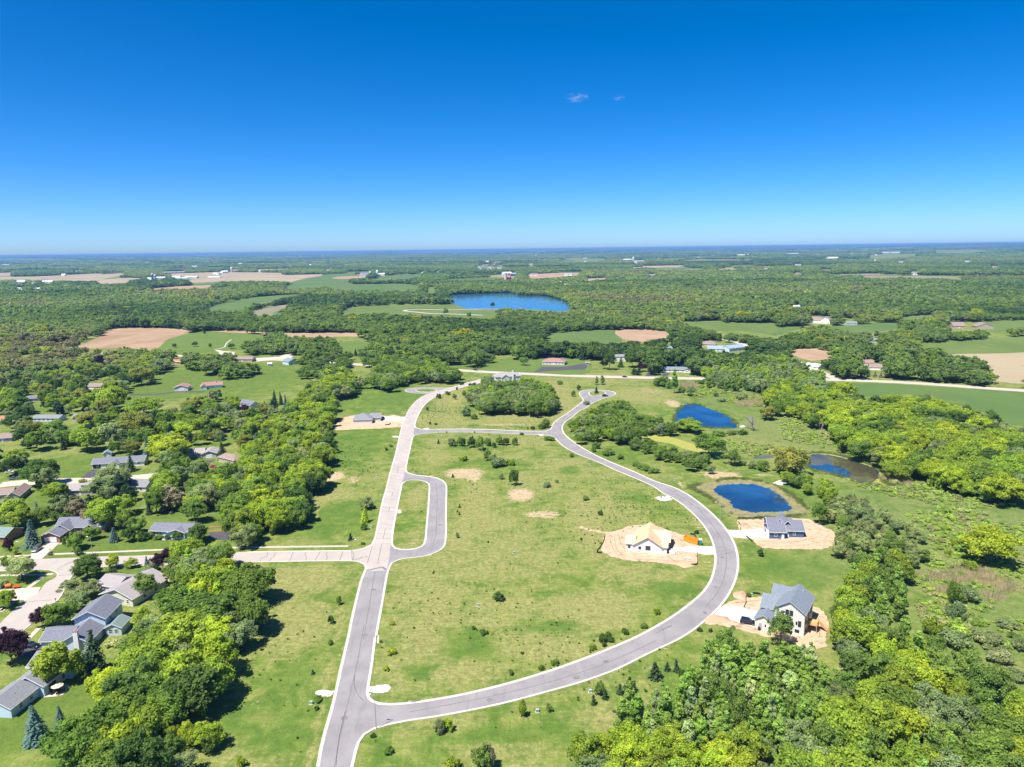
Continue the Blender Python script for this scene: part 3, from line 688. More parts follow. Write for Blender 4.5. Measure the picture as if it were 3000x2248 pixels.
# sandy lake shore and boat ramp
strip('beach_sand', 'T2', [(1690, 612), (1760, 650), (1900, 672), (2110, 676)], 5, M_walk, .07, 8)

def field_mat(name, a, b, c, sc=.02, row=None):
    m, nt, p = new_mat(name)
    f = noise(nt, sc, 5, .6, pos_node(nt, (1, .6, 1)), .8)
    col = mix(nt, sstep(nt, f, .35, .65), a, b)
    if row: col = mix(nt, math_(nt, 'MULTIPLY', sstep(nt, noise(nt, 1.0, 3, .5, pos_node(nt, row)), .45, .6), .5), col, c)
    else: col = mix(nt, sstep(nt, noise(nt, sc * 3, 4), .55, .72), col, c)
    nt.links.new(col, p.inputs['Base Color']); p.inputs['Roughness'].default_value = .95; p.inputs['Specular IOR Level'].default_value = .1
    bump(nt, p, noise(nt, .3, 3), .4, .4)
    return m
M_f = {'soil': field_mat('ploughed_soil', (.27, .178, .105), (.345, .24, .155), (.21, .135, .078), .012, (.03, .35, 1)),
       'soil2': field_mat('ploughed_loam', (.30, .20, .13), (.35, .24, .16), (.26, .175, .11), .02),
       'tan': field_mat('stubble_field', (.28, .225, .145), (.33, .27, .175), (.24, .19, .115), .006),
       'green': field_mat('crop_field', (.078, .132, .036), (.096, .148, .040), (.115, .158, .042), .01),
       'hay': field_mat('hay_meadow', (.092, .140, .034), (.118, .160, .042), (.145, .17, .05), .015),
       'mow': field_mat('mown_park', (.098, .150, .032), (.118, .165, .036), (.082, .135, .028), .05, (.02, .35, 1)),
       'marsh': field_mat('marsh_flat', (.22, .19, .12), (.18, .17, .10), (.26, .22, .15), .01)}
FIELDS = [
 ('soil', 'T1', [(670, 1003), (780, 945), (870, 900), (880, 870), (990, 832), (1180, 826), (1450, 833), (1550, 845), (1660, 855), (1560, 895), (1450, 930), (1370, 1000), (1300, 1025), (1180, 1012), (1000, 1003), (850, 1010)], 1),
 ('soil', 'T1', [(1545, 818), (1600, 812), (1635, 825), (1640, 850), (1570, 848)], 1),
 ('mow', 'T1', [(1370, 1015), (1460, 930), (1700, 856), (1900, 860), (2212, 885), (2340, 900), (2300, 940), (2130, 960), (2120, 1015), (1900, 1025)], 1),
 ('soil2', 'T1', [(1800, 853), (2212, 858), (2512, 875), (2900, 870), (3170, 880), (3140, 905), (2900, 905), (2800, 915), (2590, 930), (2400, 895), (2212, 880), (1950, 868)], 1),
 ('green', 'T1', [(1790, 695), (1780, 660), (1830, 635), (2000, 600), (2212, 560), (2500, 540), (2770, 533), (2600, 560), (2400, 590), (2212, 620), (2080, 670), (1950, 697)], 1),
 ('tan', 'T1', [(-200, 388), (250, 388), (830, 358), (900, 368), (1080, 354), (1095, 372), (950, 397), (830, 425), (800, 428), (270, 417), (-200, 418)], 0),
 ('tan', 'T1', [(-200, 358), (120, 350), (110, 380), (-200, 386)], 0),
 ('tan', 'T1', [(820, 440), (870, 415), (1100, 395), (1270, 400), (1140, 420), (1110, 452), (850, 448)], 0),
 ('tan', 'T1', [(1450, 372), (1480, 360), (1900, 345), (2212, 349), (2462, 353), (2450, 372), (2792, 365), (2770, 382), (2640, 400), (2520, 432), (2212, 425), (1640, 440), (1600, 425), (1700, 402)], 0),
 ('soil2', 'T1', [(1285, 492), (1500, 470), (1840, 459), (1850, 482), (1500, 503), (1290, 503)], 0),
 ('green', 'T1', [(1600, 462), (1890, 432), (1900, 448), (1850, 460)], 0),
 ('green', 'T2', [(220, 490), (320, 430), (430, 408), (560, 380), (600, 362), (860, 358), (880, 378), (660, 392), (650, 402), (830, 410), (840, 450), (1000, 450), (1240, 445), (1430, 458), (1425, 502), (1000, 505), (700, 500), (620, 475), (330, 495)], 0),
 ('soil2', 'T2', [(650, 402), (700, 388), (900, 378), (880, 400), (760, 408)], 0),
 ('green', 'T2', [(900, 415), (1040, 400), (1060, 380), (1450, 363), (1440, 388), (1300, 410), (1050, 420)], 0),
 ('hay', 'T2', [(690, 712), (780, 650), (920, 640), (1270, 630), (1700, 625), (1760, 645), (1900, 672), (2110, 676), (2090, 720), (1900, 738), (1400, 712), (1200, 700)], 1),
 ('mow', 'T2', [(640, 962), (800, 945), (1030, 955), (980, 1010), (830, 1060), (700, 1015)], 1),
 ('marsh', 'T2', [(-60, 690), (90, 650), (350, 615), (270, 650), (150, 700), (120, 730), (-60, 728)], 1),
 ('hay', 'T2', [(1460, 520), (1460, 470), (1560, 480), (1580, 540), (1500, 530)], 0),
 ('mow', 'F', [(1020, 160), (1080, 130), (1180, 95), (1300, 70), (1560, 50), (1700, 45), (2230, 40), (2230, 215), (1640, 190), (1300, 176)], 1),
 ('green', 'T3', [(250, 970), (300, 880), (600, 855), (870, 843), (890, 880), (945, 945), (740, 962), (580, 955), (440, 985)], 1),
 ('soil2', 'T3', [(862, 850), (1000, 841), (1200, 845), (1340, 860), (1415, 885), (1380, 912), (1170, 935), (1150, 985), (1125, 950), (940, 927)], 1),
 ('hay', 'T3', [(1425, 770), (1500, 773), (1830, 763), (1840, 788), (2212, 786), (2260, 785), (2310, 822), (2212, 885), (2030, 855), (1850, 855), (1600, 835)], 1),
 ('soil2', 'T3', [(110, 370), (350, 355), (600, 354), (600, 375), (400, 392), (200, 407), (140, 402)], 0),
 ('tan', 'T3', [(600, 405), (840, 394), (840, 412), (650, 422)], 0),
 ('green', 'T3', [(400, 243), (600, 230), (820, 224), (830, 246), (620, 262), (420, 262)], 0),
 ('green', 'T3', [(150, 355), (400, 345), (620, 342), (620, 352), (340, 354)], 0),
 ('green', 'T4', [(0, 785), (50, 783), (100, 825), (500, 813), (650, 808), (1000, 783), (1170, 788), (1160, 830), (1000, 852), (800, 875), (400, 825), (200, 855), (60, 895), (0, 885)], 1),
 ('hay', 'T4', [(1120, 735), (1300, 722), (1430, 712), (1480, 745), (1300, 775), (1130, 775)], 1),
 ('hay', 'T4', [(1780, 795), (2000, 765), (2300, 758), (2300, 820), (1950, 865), (1850, 845)], 1),
 ('hay', 'T4', [(1130, 990), (1330, 960), (1500, 950), (2000, 915), (2300, 900), (2300, 1032), (1650, 1055), (1540, 1055), (1470, 1015)], 1),
 ('tan', 'T4', [(1535, 1065), (1800, 1050), (2300, 1032), (2300, 1152), (1880, 1155), (1800, 1105), (1640, 1095)], 1),
 ('tan', 'Q', [(1850, 297), (2300, 300), (2300, 462), (2100, 455), (1905, 430), (1945, 370)], 1),
 ('soil2', 'T4', [(182, 1015), (400, 1009), (520, 1030), (630, 1070), (560, 1085), (380, 1115), (210, 1062)], 1),
 ('green', 'Q', [(525, 460), (700, 450), (1000, 460), (1300, 480), (1750, 505), (2212, 537), (2400, 550), (2400, 900), (2212, 850), (2060, 822), (1900, 742), (1600, 655), (1420, 605), (1350, 565), (1100, 553), (950, 563), (730, 575), (580, 535)], 1),
 ('marsh', 'T4', [(760, 398), (850, 376), (1000, 381), (1140, 387), (1250, 379), (1500, 386), (1730, 401), (1690, 413), (1400, 402), (1000, 397)], 0),
 ('marsh', 'T4', [(190, 352), (280, 348), (340, 375), (200, 380)], 0),
 ('marsh', 'T4', [(430, 322), (560, 325), (560, 342), (440, 338)], 0),
 ('tan', 'T4', [(1400, 178), (1700, 160), (1900, 163), (1900, 178), (1600, 182)], 0),
 ('tan', 'T4', [(640, 237), (800, 238), (800, 247), (640, 247)], 0),
 ('marsh', 'T4', [(860, 200), (1300, 190), (1310, 215), (1000, 235), (850, 235)], 0),
 ('soil2', 'T1', [(1060, 262), (1180, 258), (1180, 268), (1060, 272)], 0),
 ('tan', 'T1', [(1230, 264), (1310, 262), (1300, 272), (1240, 272)], 0),
 ('tan', 'T1', [(650, 312), (850, 308), (850, 314), (660, 317)], 0),
 ('marsh', 'T3', [(1350, 250), (1600, 238), (2100, 238), (2100, 244), (1700, 246)], 0),
 ('marsh', 'T3', [(1560, 430), (1690, 424), (1690, 436), (1570, 440)], 0),
 ('tan', 'T2', [(1990, 378), (2200, 370), (2200, 385), (2000, 388)], 0),
 ('tan', 'T2', [(600, 286), (780, 284), (780, 291), (620, 291)], 0),
 ('tan', 'T2', [(0, 325), (300, 316), (300, 323), (0, 332)], 0),
]
for i in range(64):      # strips of pasture, stubble and bare soil between the far woods
    yy = random.choice([random.uniform(2400, 4500), random.uniform(4500, 9000)]); xx = random.uniform(-.72, .72) * yy
    w_, d_ = random.uniform(120, 420) * (yy / 4000) ** .6, random.uniform(60, 220) * (yy / 3000) ** .9
    sk = random.uniform(-.3, .3)
    FIELDS.append((random.choice(['tan', 'tan', 'marsh', 'green', 'hay', 'soil2', 'green']), 'W0', [(xx, yy), (xx + w_, yy + sk * d_), (xx + w_ * .95 + sk * 80, yy + d_), (xx + sk * 120, yy + d_ * .9)], 0))
CLEAR = []          # patches of the photograph that stay free of random trees
for i, (k, z, pts, sm) in enumerate(FIELDS):
    if z == 'W0':
        W = pts; q = proj(np.array([a for a, _ in pts]), np.array([b for _, b in pts]), np.zeros(len(pts))); px = list(zip(q[0], q[1]))
        if any(inpoly(np.array([c[0] for c in px]), np.array([c[1] for c in px]), P).any() for P in [T(f[1], *f[2]) for f in FIELDS if f[1] != 'W0']): continue
    else:
        px = T(z, *pts); W = GP(px)
    dist = min(w[1] for w in W)
    W = smooth(W, True, 15 if dist < 1500 else 40) if sm else W
    # fields run on below the crowns that hide their near edge
    _o = sheet('field', W, .03 + .00012 * dist, M_f[k])
    if z == 'W0':
        for v in _o.data.vertices: v.co.z += float(hills(np.array(v.co.x), np.array(v.co.y))) + .3
    CLEAR.append(px)
CLEAR.append(lake_px)
for z, pts in (('E', pondA), ('D', pondBo), ('Q', pondCo), ('E', duck)): CLEAR.append(T(z, *pts))

# ------------------------------------------------------------------ houses
def roof_mat(name, a, b, c):
    m, nt, p = new_mat(name)
    tc = N(nt, 'TexCoord')
    v = N(nt, 'VectorMath', operation='MULTIPLY'); v.inputs[1].default_value = (2.2, 2.2, 5.0)
    nt.links.new(tc.outputs['Object'], v.inputs[0])
    col = mix(nt, sstep(nt, noise(nt, 1.0, 4, .7, v.outputs[0]), .35, .65), a, b)
    col = mix(nt, sstep(nt, noise(nt, .25, 3), .5, .75), col, c)
    nt.links.new(col, p.inputs['Base Color']); p.inputs['Roughness'].default_value = .9
    return m
RF = {'grey': roof_mat('grey_shingles', (.16, .165, .185), (.22, .225, .245), (.19, .19, .21)),
      'slate': roof_mat('slate_blue_shingles', (.115, .120, .155), (.175, .18, .22), (.14, .145, .18)),
      'bluegrey': roof_mat('blue_grey_shingles', (.135, .160, .195), (.19, .22, .26), (.16, .185, .225)),
      'taupe': roof_mat('taupe_shingles', (.25, .225, .225), (.31, .28, .28), (.28, .25, .25)),
      'brown': roof_mat('brown_shingles', (.215, .15, .135), (.27, .195, .175), (.24, .17, .155)),
      'red': roof_mat('red_shingles', (.27, .135, .125), (.33, .175, .16), (.30, .15, .14)),
      'orange': roof_mat('orange_shingles', (.36, .17, .09), (.42, .21, .12), (.33, .15, .08)),
      'green': roof_mat('green_shingles', (.13, .19, .175), (.18, .24, .225), (.15, .21, .2)),
      'blue': roof_mat('blue_metal_roof', (.20, .27, .37), (.25, .32, .42), (.22, .29, .39)),
      'white': roof_mat('white_metal_roof', (.66, .68, .70), (.72, .73, .75), (.6, .62, .65)),
      'ply': roof_mat('plywood_deck', (.56, .37, .20), (.62, .43, .25), (.50, .32, .17)),
      'plylight': roof_mat('plywood_deck_pale', (.58, .44, .275), (.63, .49, .32), (.54, .40, .24))}
def wall_mat(name, a, k=.9):
    m, nt, p = new_mat(name)
    tc = N(nt, 'TexCoord')
    w = N(nt, 'TexWave', wave_type='BANDS', bands_direction='Z'); w.inputs['Scale'].default_value = 2.6; w.inputs['Distortion'].default_value = .3
    nt.links.new(tc.outputs['Object'], w.inputs['Vector'])
    col = mix(nt, math_(nt, 'MULTIPLY', w.outputs['Fac'], .35), a, tuple(c * .82 for c in a))
    col = mix(nt, sstep(nt, noise(nt, .8, 4), .5, .75), col, tuple(c * k for c in a))
    nt.links.new(col, p.inputs['Base Color']); p.inputs['Roughness'].default_value = .7
    return m
WL = {'white': wall_mat('white_siding', (.74, .73, .70)), 'cream': wall_mat('cream_siding', (.62, .60, .50)), 'grey': wall_mat('grey_siding', (.42, .41, .42)),
      'lgrey': wall_mat('pale_grey_siding', (.60, .58, .585)), 'blue': wall_mat('navy_blue_siding', (.055, .115, .235)), 'sky': wall_mat('pale_blue_siding', (.50, .60, .70)),
      'beige': wall_mat('beige_siding', (.66, .64, .615)), 'brick': None, 'wrap': wall_mat('white_house_wrap', (.70, .69, .70), .95), 'tan': wall_mat('tan_siding', (.42, .36, .27)), 'mauve': wall_mat('mauve_siding', (.40, .34, .36)), 'olive': wall_mat('olive_siding', (.33, .33, .24)), 'cedar': wall_mat('cedar_siding', (.30, .15, .07)), 'redbarn': wall_mat('red_barn_boards', (.30, .05, .055)), 'metal': wall_mat('white_metal_cladding', (.72, .73, .74))}
def brick_mat():
    m, nt, p = new_mat('red_brick')
    tc = N(nt, 'TexCoord')
    b = N(nt, 'TexBrick'); b.inputs['Scale'].default_value = 3.0
    b.inputs['Color1'].default_value = (.30, .13, .09, 1); b.inputs['Color2'].default_value = (.24, .10, .07, 1); b.inputs['Mortar'].default_value = (.36, .28, .23, 1)
    mp = N(nt, 'Mapping'); mp.inputs['Rotation'].default_value = (math.pi / 2, 0, 0)
    nt.links.new(tc.outputs['Object'], mp.inputs[0]); nt.links.new(mp.outputs[0], b.inputs['Vector'])
    col = mix(nt, sstep(nt, noise(nt, .7, 4), .4, .7), b.outputs['Color'], (.26, .12, .085))
    nt.links.new(col, p.inputs['Base Color']); p.inputs['Roughness'].default_value = .9
    return m
WL['brick'] = brick_mat()
M_trim = surf('white_trim', (.74, .74, .74), (.68, .68, .68), 1.5, .6)
M_soffit = surf('grey_trim', (.40, .41, .44), (.36, .37, .40), 1.5, .6)
M_gdoor = surf('white_garage_door', (.76, .76, .75), (.70, .70, .69), 1.2, .5)
M_glass, nt, p = new_mat('window_glass')
p.inputs['Base Color'].default_value = (.03, .04, .055, 1); p.inputs['Roughness'].default_value = .06; p.inputs['Specular IOR Level'].default_value = .8
M_steel = surf('galvanised_steel', (.52, .53, .54), (.44, .45, .46), 3, .45, metallic=.6)
M_black = surf('black_plastic_and_shade', (.02, .02, .022), (.035, .035, .037), 2, .6)  # also colours the panels that paint shaded openings
M_wood = surf('fresh_timber', (.56, .34, .15), (.48, .28, .12), 1.5, .8)
M_oldwood = surf('weathered_wood', (.30, .24, .18), (.24, .19, .14), 1.5, .9)

class House:
    def __init__(s, name, label, A, B, cat='house', group=None, flip=False):
        a, b = G(*A), G(*B)
        s.W = math.dist(a, b)
        s.rz = math.atan2(b[1] - a[1], b[0] - a[0])
        s.root = tag(empty(name, (a[0], a[1], 0), s.rz), label, cat, group)
        s.pts = []
    def mod(s, x0, y0, x1, y1, h, ridge='x', rh=1.6, wall='white', roof='grey', o=.45, z0=0.0, trim=True, open_front=False):
        ox = oy = o
        b = MB(); r = MB(); f = MB()
        xm, ym = (x0 + x1) / 2, (y0 + y1) / 2
        t = .16
        top = h + (0 if ridge == 'hip' or ridge == 'flat' else rh)
        if ridge == 'x':
            b.prism([(y0, z0), (y1, z0), (y1, h), (ym, h + rh - .03), (y0, h)], x0, x1, 'x')
            e = h - rh * o / (ym - y0)
            r.prism([(y0 - o, e), (ym, h + rh), (y1 + o, e), (y1 + o, e + t), (ym, h + rh + t), (y0 - o, e + t)], x0 - o, x1 + o, 'x')
            for xa, xb in ((x0 - o - .05, x0 - o - .003), (x1 + o + .003, x1 + o + .05)):
                f.prism([(y0 - o, e - .06), (ym, h + rh - .06), (y1 + o, e - .06), (y1 + o, e + t), (ym, h + rh + t), (y0 - o, e + t)], xa, xb, 'x')
            f.box(x0 - o, y0 - o - .06, e - .05, x1 + o, y0 - o - .003, e + t - .02)
            f.box(x0 - o, y1 + o + .003, e - .05, x1 + o, y1 + o + .06, e + t - .02)
        elif ridge == 'y':
            b.prism([(x0, z0), (x1, z0), (x1, h), (xm, h + rh - .03), (x0, h)], y0, y1, 'y')
            e = h - rh * o / (xm - x0)
            r.prism([(x0 - o, e), (xm, h + rh), (x1 + o, e), (x1 + o, e + t), (xm, h + rh + t), (x0 - o, e + t)], y0 - o, y1 + o, 'y')
            for ya, yb in ((y0 - o - .05, y0 - o - .003), (y1 + o + .003, y1 + o + .05)):
                f.prism([(x0 - o, e - .06), (xm, h + rh - .06), (x1 + o, e - .06), (x1 + o, e + t), (xm, h + rh + t), (x0 - o, e + t)], ya, yb, 'y')
            f.box(x0 - o - .06, y0 - o, e - .05, x0 - o - .003, y1 + o, e + t - .02)
            f.box(x1 + o + .003, y0 - o, e - .05, x1 + o + .06, y1 + o, e + t - .02)
        else:
            b.box(x0, y0, z0, x1, y1, h)
            a, c, d, g = x0 - o, y0 - o, x1 + o, y1 + o
            k = min(d - a, g - c) / 2
            if d - a >= g - c: rg = [(a + k, (c + g) / 2), (d - k, (c + g) / 2)]
            else: rg = [((a + d) / 2, c + k), ((a + d) / 2, g - k)]
            vs = [(a, c, h), (d, c, h), (d, g, h), (a, g, h), (a, c, h + .18), (d, c, h + .18), (d, g, h + .18), (a, g, h + .18), (rg[0][0], rg[0][1], h + rh), (rg[1][0], rg[1][1], h + rh)]
            if d - a >= g - c: tf = [(4, 5, 9, 8), (5, 6, 9), (6, 7, 8, 9), (7, 4, 8)]
            else: tf = [(4, 5, 8), (5, 6, 9, 8), (6, 7, 9), (7, 4, 8, 9)]
            r.add(vs, [(0, 3, 2, 1)] + tf)
            f.box(a, c - .05, h - .02, d, c - .003, h + .17); f.box(a - .05, c, h - .02, a - .003, g, h + .17); f.box(d + .003, c, h - .02, d + .05, g, h + .17)
            top = h + rh
        b.build('wall', WL[wall], s.root)
        r.build('roof', RF[roof], s.root)
        if trim: f.build('fascia', M_trim if trim is True else trim, s.root)
        for X in (x0 - o, x1 + o):
            for Y in (y0 - o, y1 + o):
                s.pts += [(X, Y, 0), (X, Y, h)]
        s.pts += [(xm, ym, h + rh)]
        return (x0, y0, x1, y1, h)
    def on(s, m, face, a, z, w, h, d0, d1):
        x0, y0, x1, y1, _ = m
        if face == 'S': return (x0 + a - w / 2, y0 - d1, z, x0 + a + w / 2, y0 - d0, z + h)
        if face == 'N': return (x0 + a - w / 2, y1 + d0, z, x0 + a + w / 2, y1 + d1, z + h)
        if face == 'W': return (x0 - d1, y0 + a - w / 2, z, x0 - d0, y0 + a + w / 2, z + h)
        return (x1 + d0, y0 + a - w / 2, z, x1 + d1, y0 + a + w / 2, z + h)
    def win(s, m, face, a, z=1.0, w=1.1, h=1.3, mat=None):
        b = MB(); t = .11
        for da, dz, ww, hh in ((-w / 2 + t / 2, 0, t, h), (w / 2 - t / 2, 0, t, h), (0, 0, w - 2 * t, t), (0, h - t, w - 2 * t, t), (0, h / 2 - t / 3, w - 2 * t, t * .66)):
            b.box(*s.on(m, face, a + da, z + dz, ww, hh, .003, .07))
        fr = b.build('window', mat or M_trim, s.root)
        MB().box(*s.on(m, face, a, z + t, w - 2 * t - .01, h - 2 * t, .004, .03)).build('pane', M_glass, fr)
        return fr
    def door(s, m, face, a, w=.95, h=2.05, mat=None, z=0.05):
        d = MB().box(*s.on(m, face, a, z, w, h, .003, .06)).build('door', mat or M_gdoor, s.root)
        MB().box(*s.on(m, face, a + w * .36, z + .95, .08, .14, .062, .11)).build('handle', M_steel, d)
        return d
    def garage(s, m, face, a, w=4.8, h=2.15, mat=None):
        d = MB().box(*s.on(m, face, a, .03, w, h, .003, .04)).build('garage_door', mat or M_gdoor, s.root)
        for i in range(4):
            MB().box(*s.on(m, face, a, .05 + i * h / 4, w - .1, h / 4 - .05, .042, .07)).build('panel', mat or M_gdoor, d)
        return d
    def chimney(s, x, y, z0, z1, w=.8, d=.8, mat=None, cap='red'):
        c = MB().box(x - w / 2, y - d / 2, z0, x + w / 2, y + d / 2, z1).build('chimney', mat or WL['brick'], s.root)
        MB().box(x - w / 2 - .08, y - d / 2 - .08, z1 + .003, x + w / 2 + .08, y + d / 2 + .08, z1 + .16).build('cap', M_soffit if cap != 'red' else RF['red'], c)
        MB().tube((x, y, z1 + .163), (x, y, z1 + .55), .13, .13).build('flue', M_steel, c)
    def vent(s, x, y, z, r=.12, h=.4):
        MB().tube((x, y, z - .2), (x, y, z + h), r, r).build('roof_vent', M_steel, s.root)
    def done(s, pad=4):
        c, q = math.cos(s.rz), math.sin(s.rz); L = s.root.location
        X = [L.x + c * x - q * y for x, y, z in s.pts]; Y = [L.y + q * x + c * y for x, y, z in s.pts]
        px, py = proj(np.array(X), np.array(Y), np.array([z for *_, z in s.pts]))
        x0, x1, y0, y1 = px.min() - pad, px.max() + pad, py.min() - pad, py.max() + pad
        CLEAR.append([(x0, y0), (x1, y0), (x1, y1), (x0, y1)])
        return s
def zz(z, a, b): return T(z, a)[0], T(z, b)[0]

# --- new two-storey house beside the loop road
A, B = zz('H4', (455, 1095), (1530, 1385))
h = House('house', 'white two-storey new house with blue-grey roof beside the dark parked car', A, B)
W = h.W
gw = W * .37
m1 = h.mod(0, -2.6, gw, 6.5, 3.3, 'y', 1.55, 'beige', 'bluegrey', trim=M_soffit)
m2 = h.mod(gw, 0, W, 12.5, 7.3, 'y', 2.9, 'beige', 'bluegrey', trim=M_soffit)
m3 = h.mod(.4, 3.0, gw + .5, 10.0, 5.0, 'x', 2.6, 'lgrey', 'bluegrey', trim=M_soffit)
m4 = h.mod(gw - 2.6, 8.2, W - 3, 12.9, 6.9, 'x', 2.7, 'beige', 'bluegrey', trim=M_soffit)
h.door(m1, 'S', 1.6, 1.0, 2.1, M_soffit); h.win(m1, 'S', 3.1, 1.2, .4, .8, M_black)
for a in (3.6, 4.75): h.win(m2, 'S', a, 5.6, 1.0, 1.7, M_black)
h.win(m2, 'S', W - gw - 1.3, 2.7, .9, 1.9, M_black); h.win(m2, 'S', W - gw - 1.9, .7, 1.3, 1.0, M_black); h.win(m2, 'S', 6.4, 3.2, .5, 1.0, M_black)
for a, z in ((2.0, 3.0), (5.2, 5.3), (8.6, 5.4), (9.8, 3.0)): h.win(m2, 'E', a, z, 1.1, 1.4, M_black)
h.door(m2, 'E', 6.4, 1.0, 2.1, M_black, 2.75); h.win(m2, 'E', 2.2, .5, 1.2, 1.2, M_black)
h.vent(W - 3.2, 2.8, 9.0); h.vent(W - 2.8, 3.4, 8.7)
# deck with stairs on the east side
MB().box(W + .02, 3.6, 2.35, W + 3.0, 7.4, 2.55).build('deck', M_wood, h.root)
for x, y in ((W + 2.85, 3.7), (W + 2.85, 7.2), (W + .2, 3.7)): MB().box(x - .08, y - .08, 0, x + .08, y + .08, 2.347).build('deck_post', M_wood, h.root)
rl = MB()
for x0, y0, x1, y1 in ((W + .1, 3.6, W + 3.0, 3.68), (W + 2.92, 3.69, W + 3.0, 6.2)):
    rl.box(x0, y0, 3.4, x1, y1, 3.5)
    n = max(2, int(max(x1 - x0, y1 - y0) / .3))
    for i in range(n + 1):
        x = x0 + .04 + (x1 - x0 - .08) * i / n; y = y0 + .04 + (y1 - y0 - .08) * i / n
        rl.box(x - .03, y - .03, 2.553, x + .03, y + .03, 3.397)
rl.build('railing', M_wood, h.root)
st = MB()
for i in range(9): st.box(W + 3.02 + i * .3, 6.2, 2.2 - i * .255, W + 3.35 + i * .3, 7.4, 2.28 - i * .255)
for y in (6.12, 7.42):
    st.add([(W + 3.02, y, 2.3), (W + 5.8, y, 0), (W + 5.8, y, .25), (W + 3.02, y, 2.55), (W + 3.02, y + .06, 2.3), (W + 5.8, y + .06, 0), (W + 5.8, y + .06, .25), (W + 3.02, y + .06, 2.55)], [(0, 1, 2, 3), (7, 6, 5, 4), (0, 4, 5, 1), (1, 5, 6, 2), (2, 6, 7, 3), (3, 7, 4, 0)])
    st.tube((W + 3.02, y + .03, 3.45), (W + 5.8, y + .03, 1.1), .05, .05, 6)
    for i in range(6): st.tube((W + 3.1 + i * .53, y + .03, 2.2 - i * .44), (W + 3.1 + i * .53, y + .03, 3.38 - i * .44), .03, .03, 5)
st.build('stairs', M_wood, h.root)
h.done(2); N4 = h

# --- navy blue new house by the pond
A, B = zz('H3', (550, 985), (1012, 998))
h = House('house', 'navy blue single-storey new house with slate roof beside the pond', A, B)
W = h.W
m1 = h.mod(0, 0, W, 8.2, 2.9, 'x', 1.9, 'blue', 'slate')
m2 = h.mod(W + .003, 1.9, W + 7.6, 11.9, 2.9, 'x', 2.5, 'blue', 'slate')
m3 = h.mod(.9, 6.5, W + 4.5, 13.2, 3.1, 'x', 2.1, 'blue', 'slate')
m4 = h.mod(W - 1.0, 4.4, W + 4.4, 13.6, 3.0, 'y', 2.9, 'blue', 'slate')
h.win(m1, 'S', 2.35, .9, 1.1, 1.4); h.door(m1, 'S', W - 1.0); h.win(m2, 'S', 1.35, 1.1, .85, 1.0); h.win(m2, 'S', 3.9, .9, 1.1, 1.3)
h.garage(m1, 'W', 3.3, 4.9, 2.2); h.win(m1, 'W', 7.0, 1.0, .6, 1.2)
MB().box(W + 1.0, 1.2, .02, W + 1.7, 1.75, .9).build('air_conditioner', M_gdoor, h.root)
MB().box(W - 1.7, -1.3, .01, W - .3, -.02, .12).build('door_step', M_newconc, h.root)
for x in (W + .9, W + 2.0): h.vent(x, 5.0, 4.6, .14, .3)
h.done(2); N3 = h

# --- house under construction
A, B = zz('H2', (115, 965), (1150, 1062))
h = House('house', 'unfinished house with bare plywood roof and white wrapped walls', A, B)
W = h.W
m0 = h.mod(0, .5, W * .2, 9, 2.9, 'x', 1.5, 'wrap', 'plylight', trim=False)
m1 = h.mod(W * .19, 0, W * .86, 15, 2.9, 'y', 3.3, 'wrap', 'ply', trim=M_soffit, o=.5)
m2 = h.mod(W * .55, 5.2, W * 1.03, 13.5, 3.0, 'x', 2.6, 'wrap', 'plylight', trim=False)
m3 = h.mod(W * .86, .2, W * .985, 4.6, 2.7, 'x', .7, 'wrap', 'plylight', trim=False)
h.win(m0, 'S', 1.2, 1.0, .9, 1.2, M_black); h.win(m1, 'S', 2.3, 1.1, 1.0, 1.1, M_black)
for a in (4.9, 5.85): h.win(m1, 'S', a, 1.0, .9, 1.7, M_black)
MB().box(*h.on(m2, 'E', 2.0, .3, 2.6, 2.3, .003, .05)).build('opening_shade_panel', M_black, h.root)  # black panel on the wall paints the shade inside an opening
MB().box(*h.on(m3, 'E', 2.0, .3, 2.2, 2.2, .003, .05)).build('opening_shade_panel', M_black, h.root)  # painted dark inside of the porch wing, a flat black panel
MB().box(*h.on(m1, 'S', 2.0, .05, 1.2, .35, .003, .04)).build('vent_strip', M_soffit, h.root)
for k in range(9):
    MB().box(*h.on(m1, 'S', .6 + k * 1.15, 1.05 + .02 * (k % 2), .16, .2, .003, .03)).build('fixing_plate', M_soffit, h.root)
h.done(2); N2 = h

# --- grey new house west of the concrete street
A, B = zz('H1', (690, 488), (1195, 472))
h = House('house', 'grey new house with hip roof on bare soil beside the concrete street', A, B)
W = h.W
m1 = h.mod(0, 0, W, 13, 2.9, 'hip', 3.2, 'lgrey', 'grey')
m2 = h.mod(W - 1.5, 6.0, W + 5.2, 13.2, 2.9, 'x', 2.1, 'lgrey', 'grey')
h.win(m1, 'S', W * .72, 1.2, .7, .9); h.win(m1, 'S', W * .3, 1.2, .9, .6); h.garage(m2, 'E', 3.4, 4.8, 2.2); h.win(m1, 'E', 3.0, .6, 1.6, 1.9); h.door(m1, 'E', 4.8)
h.done(2)

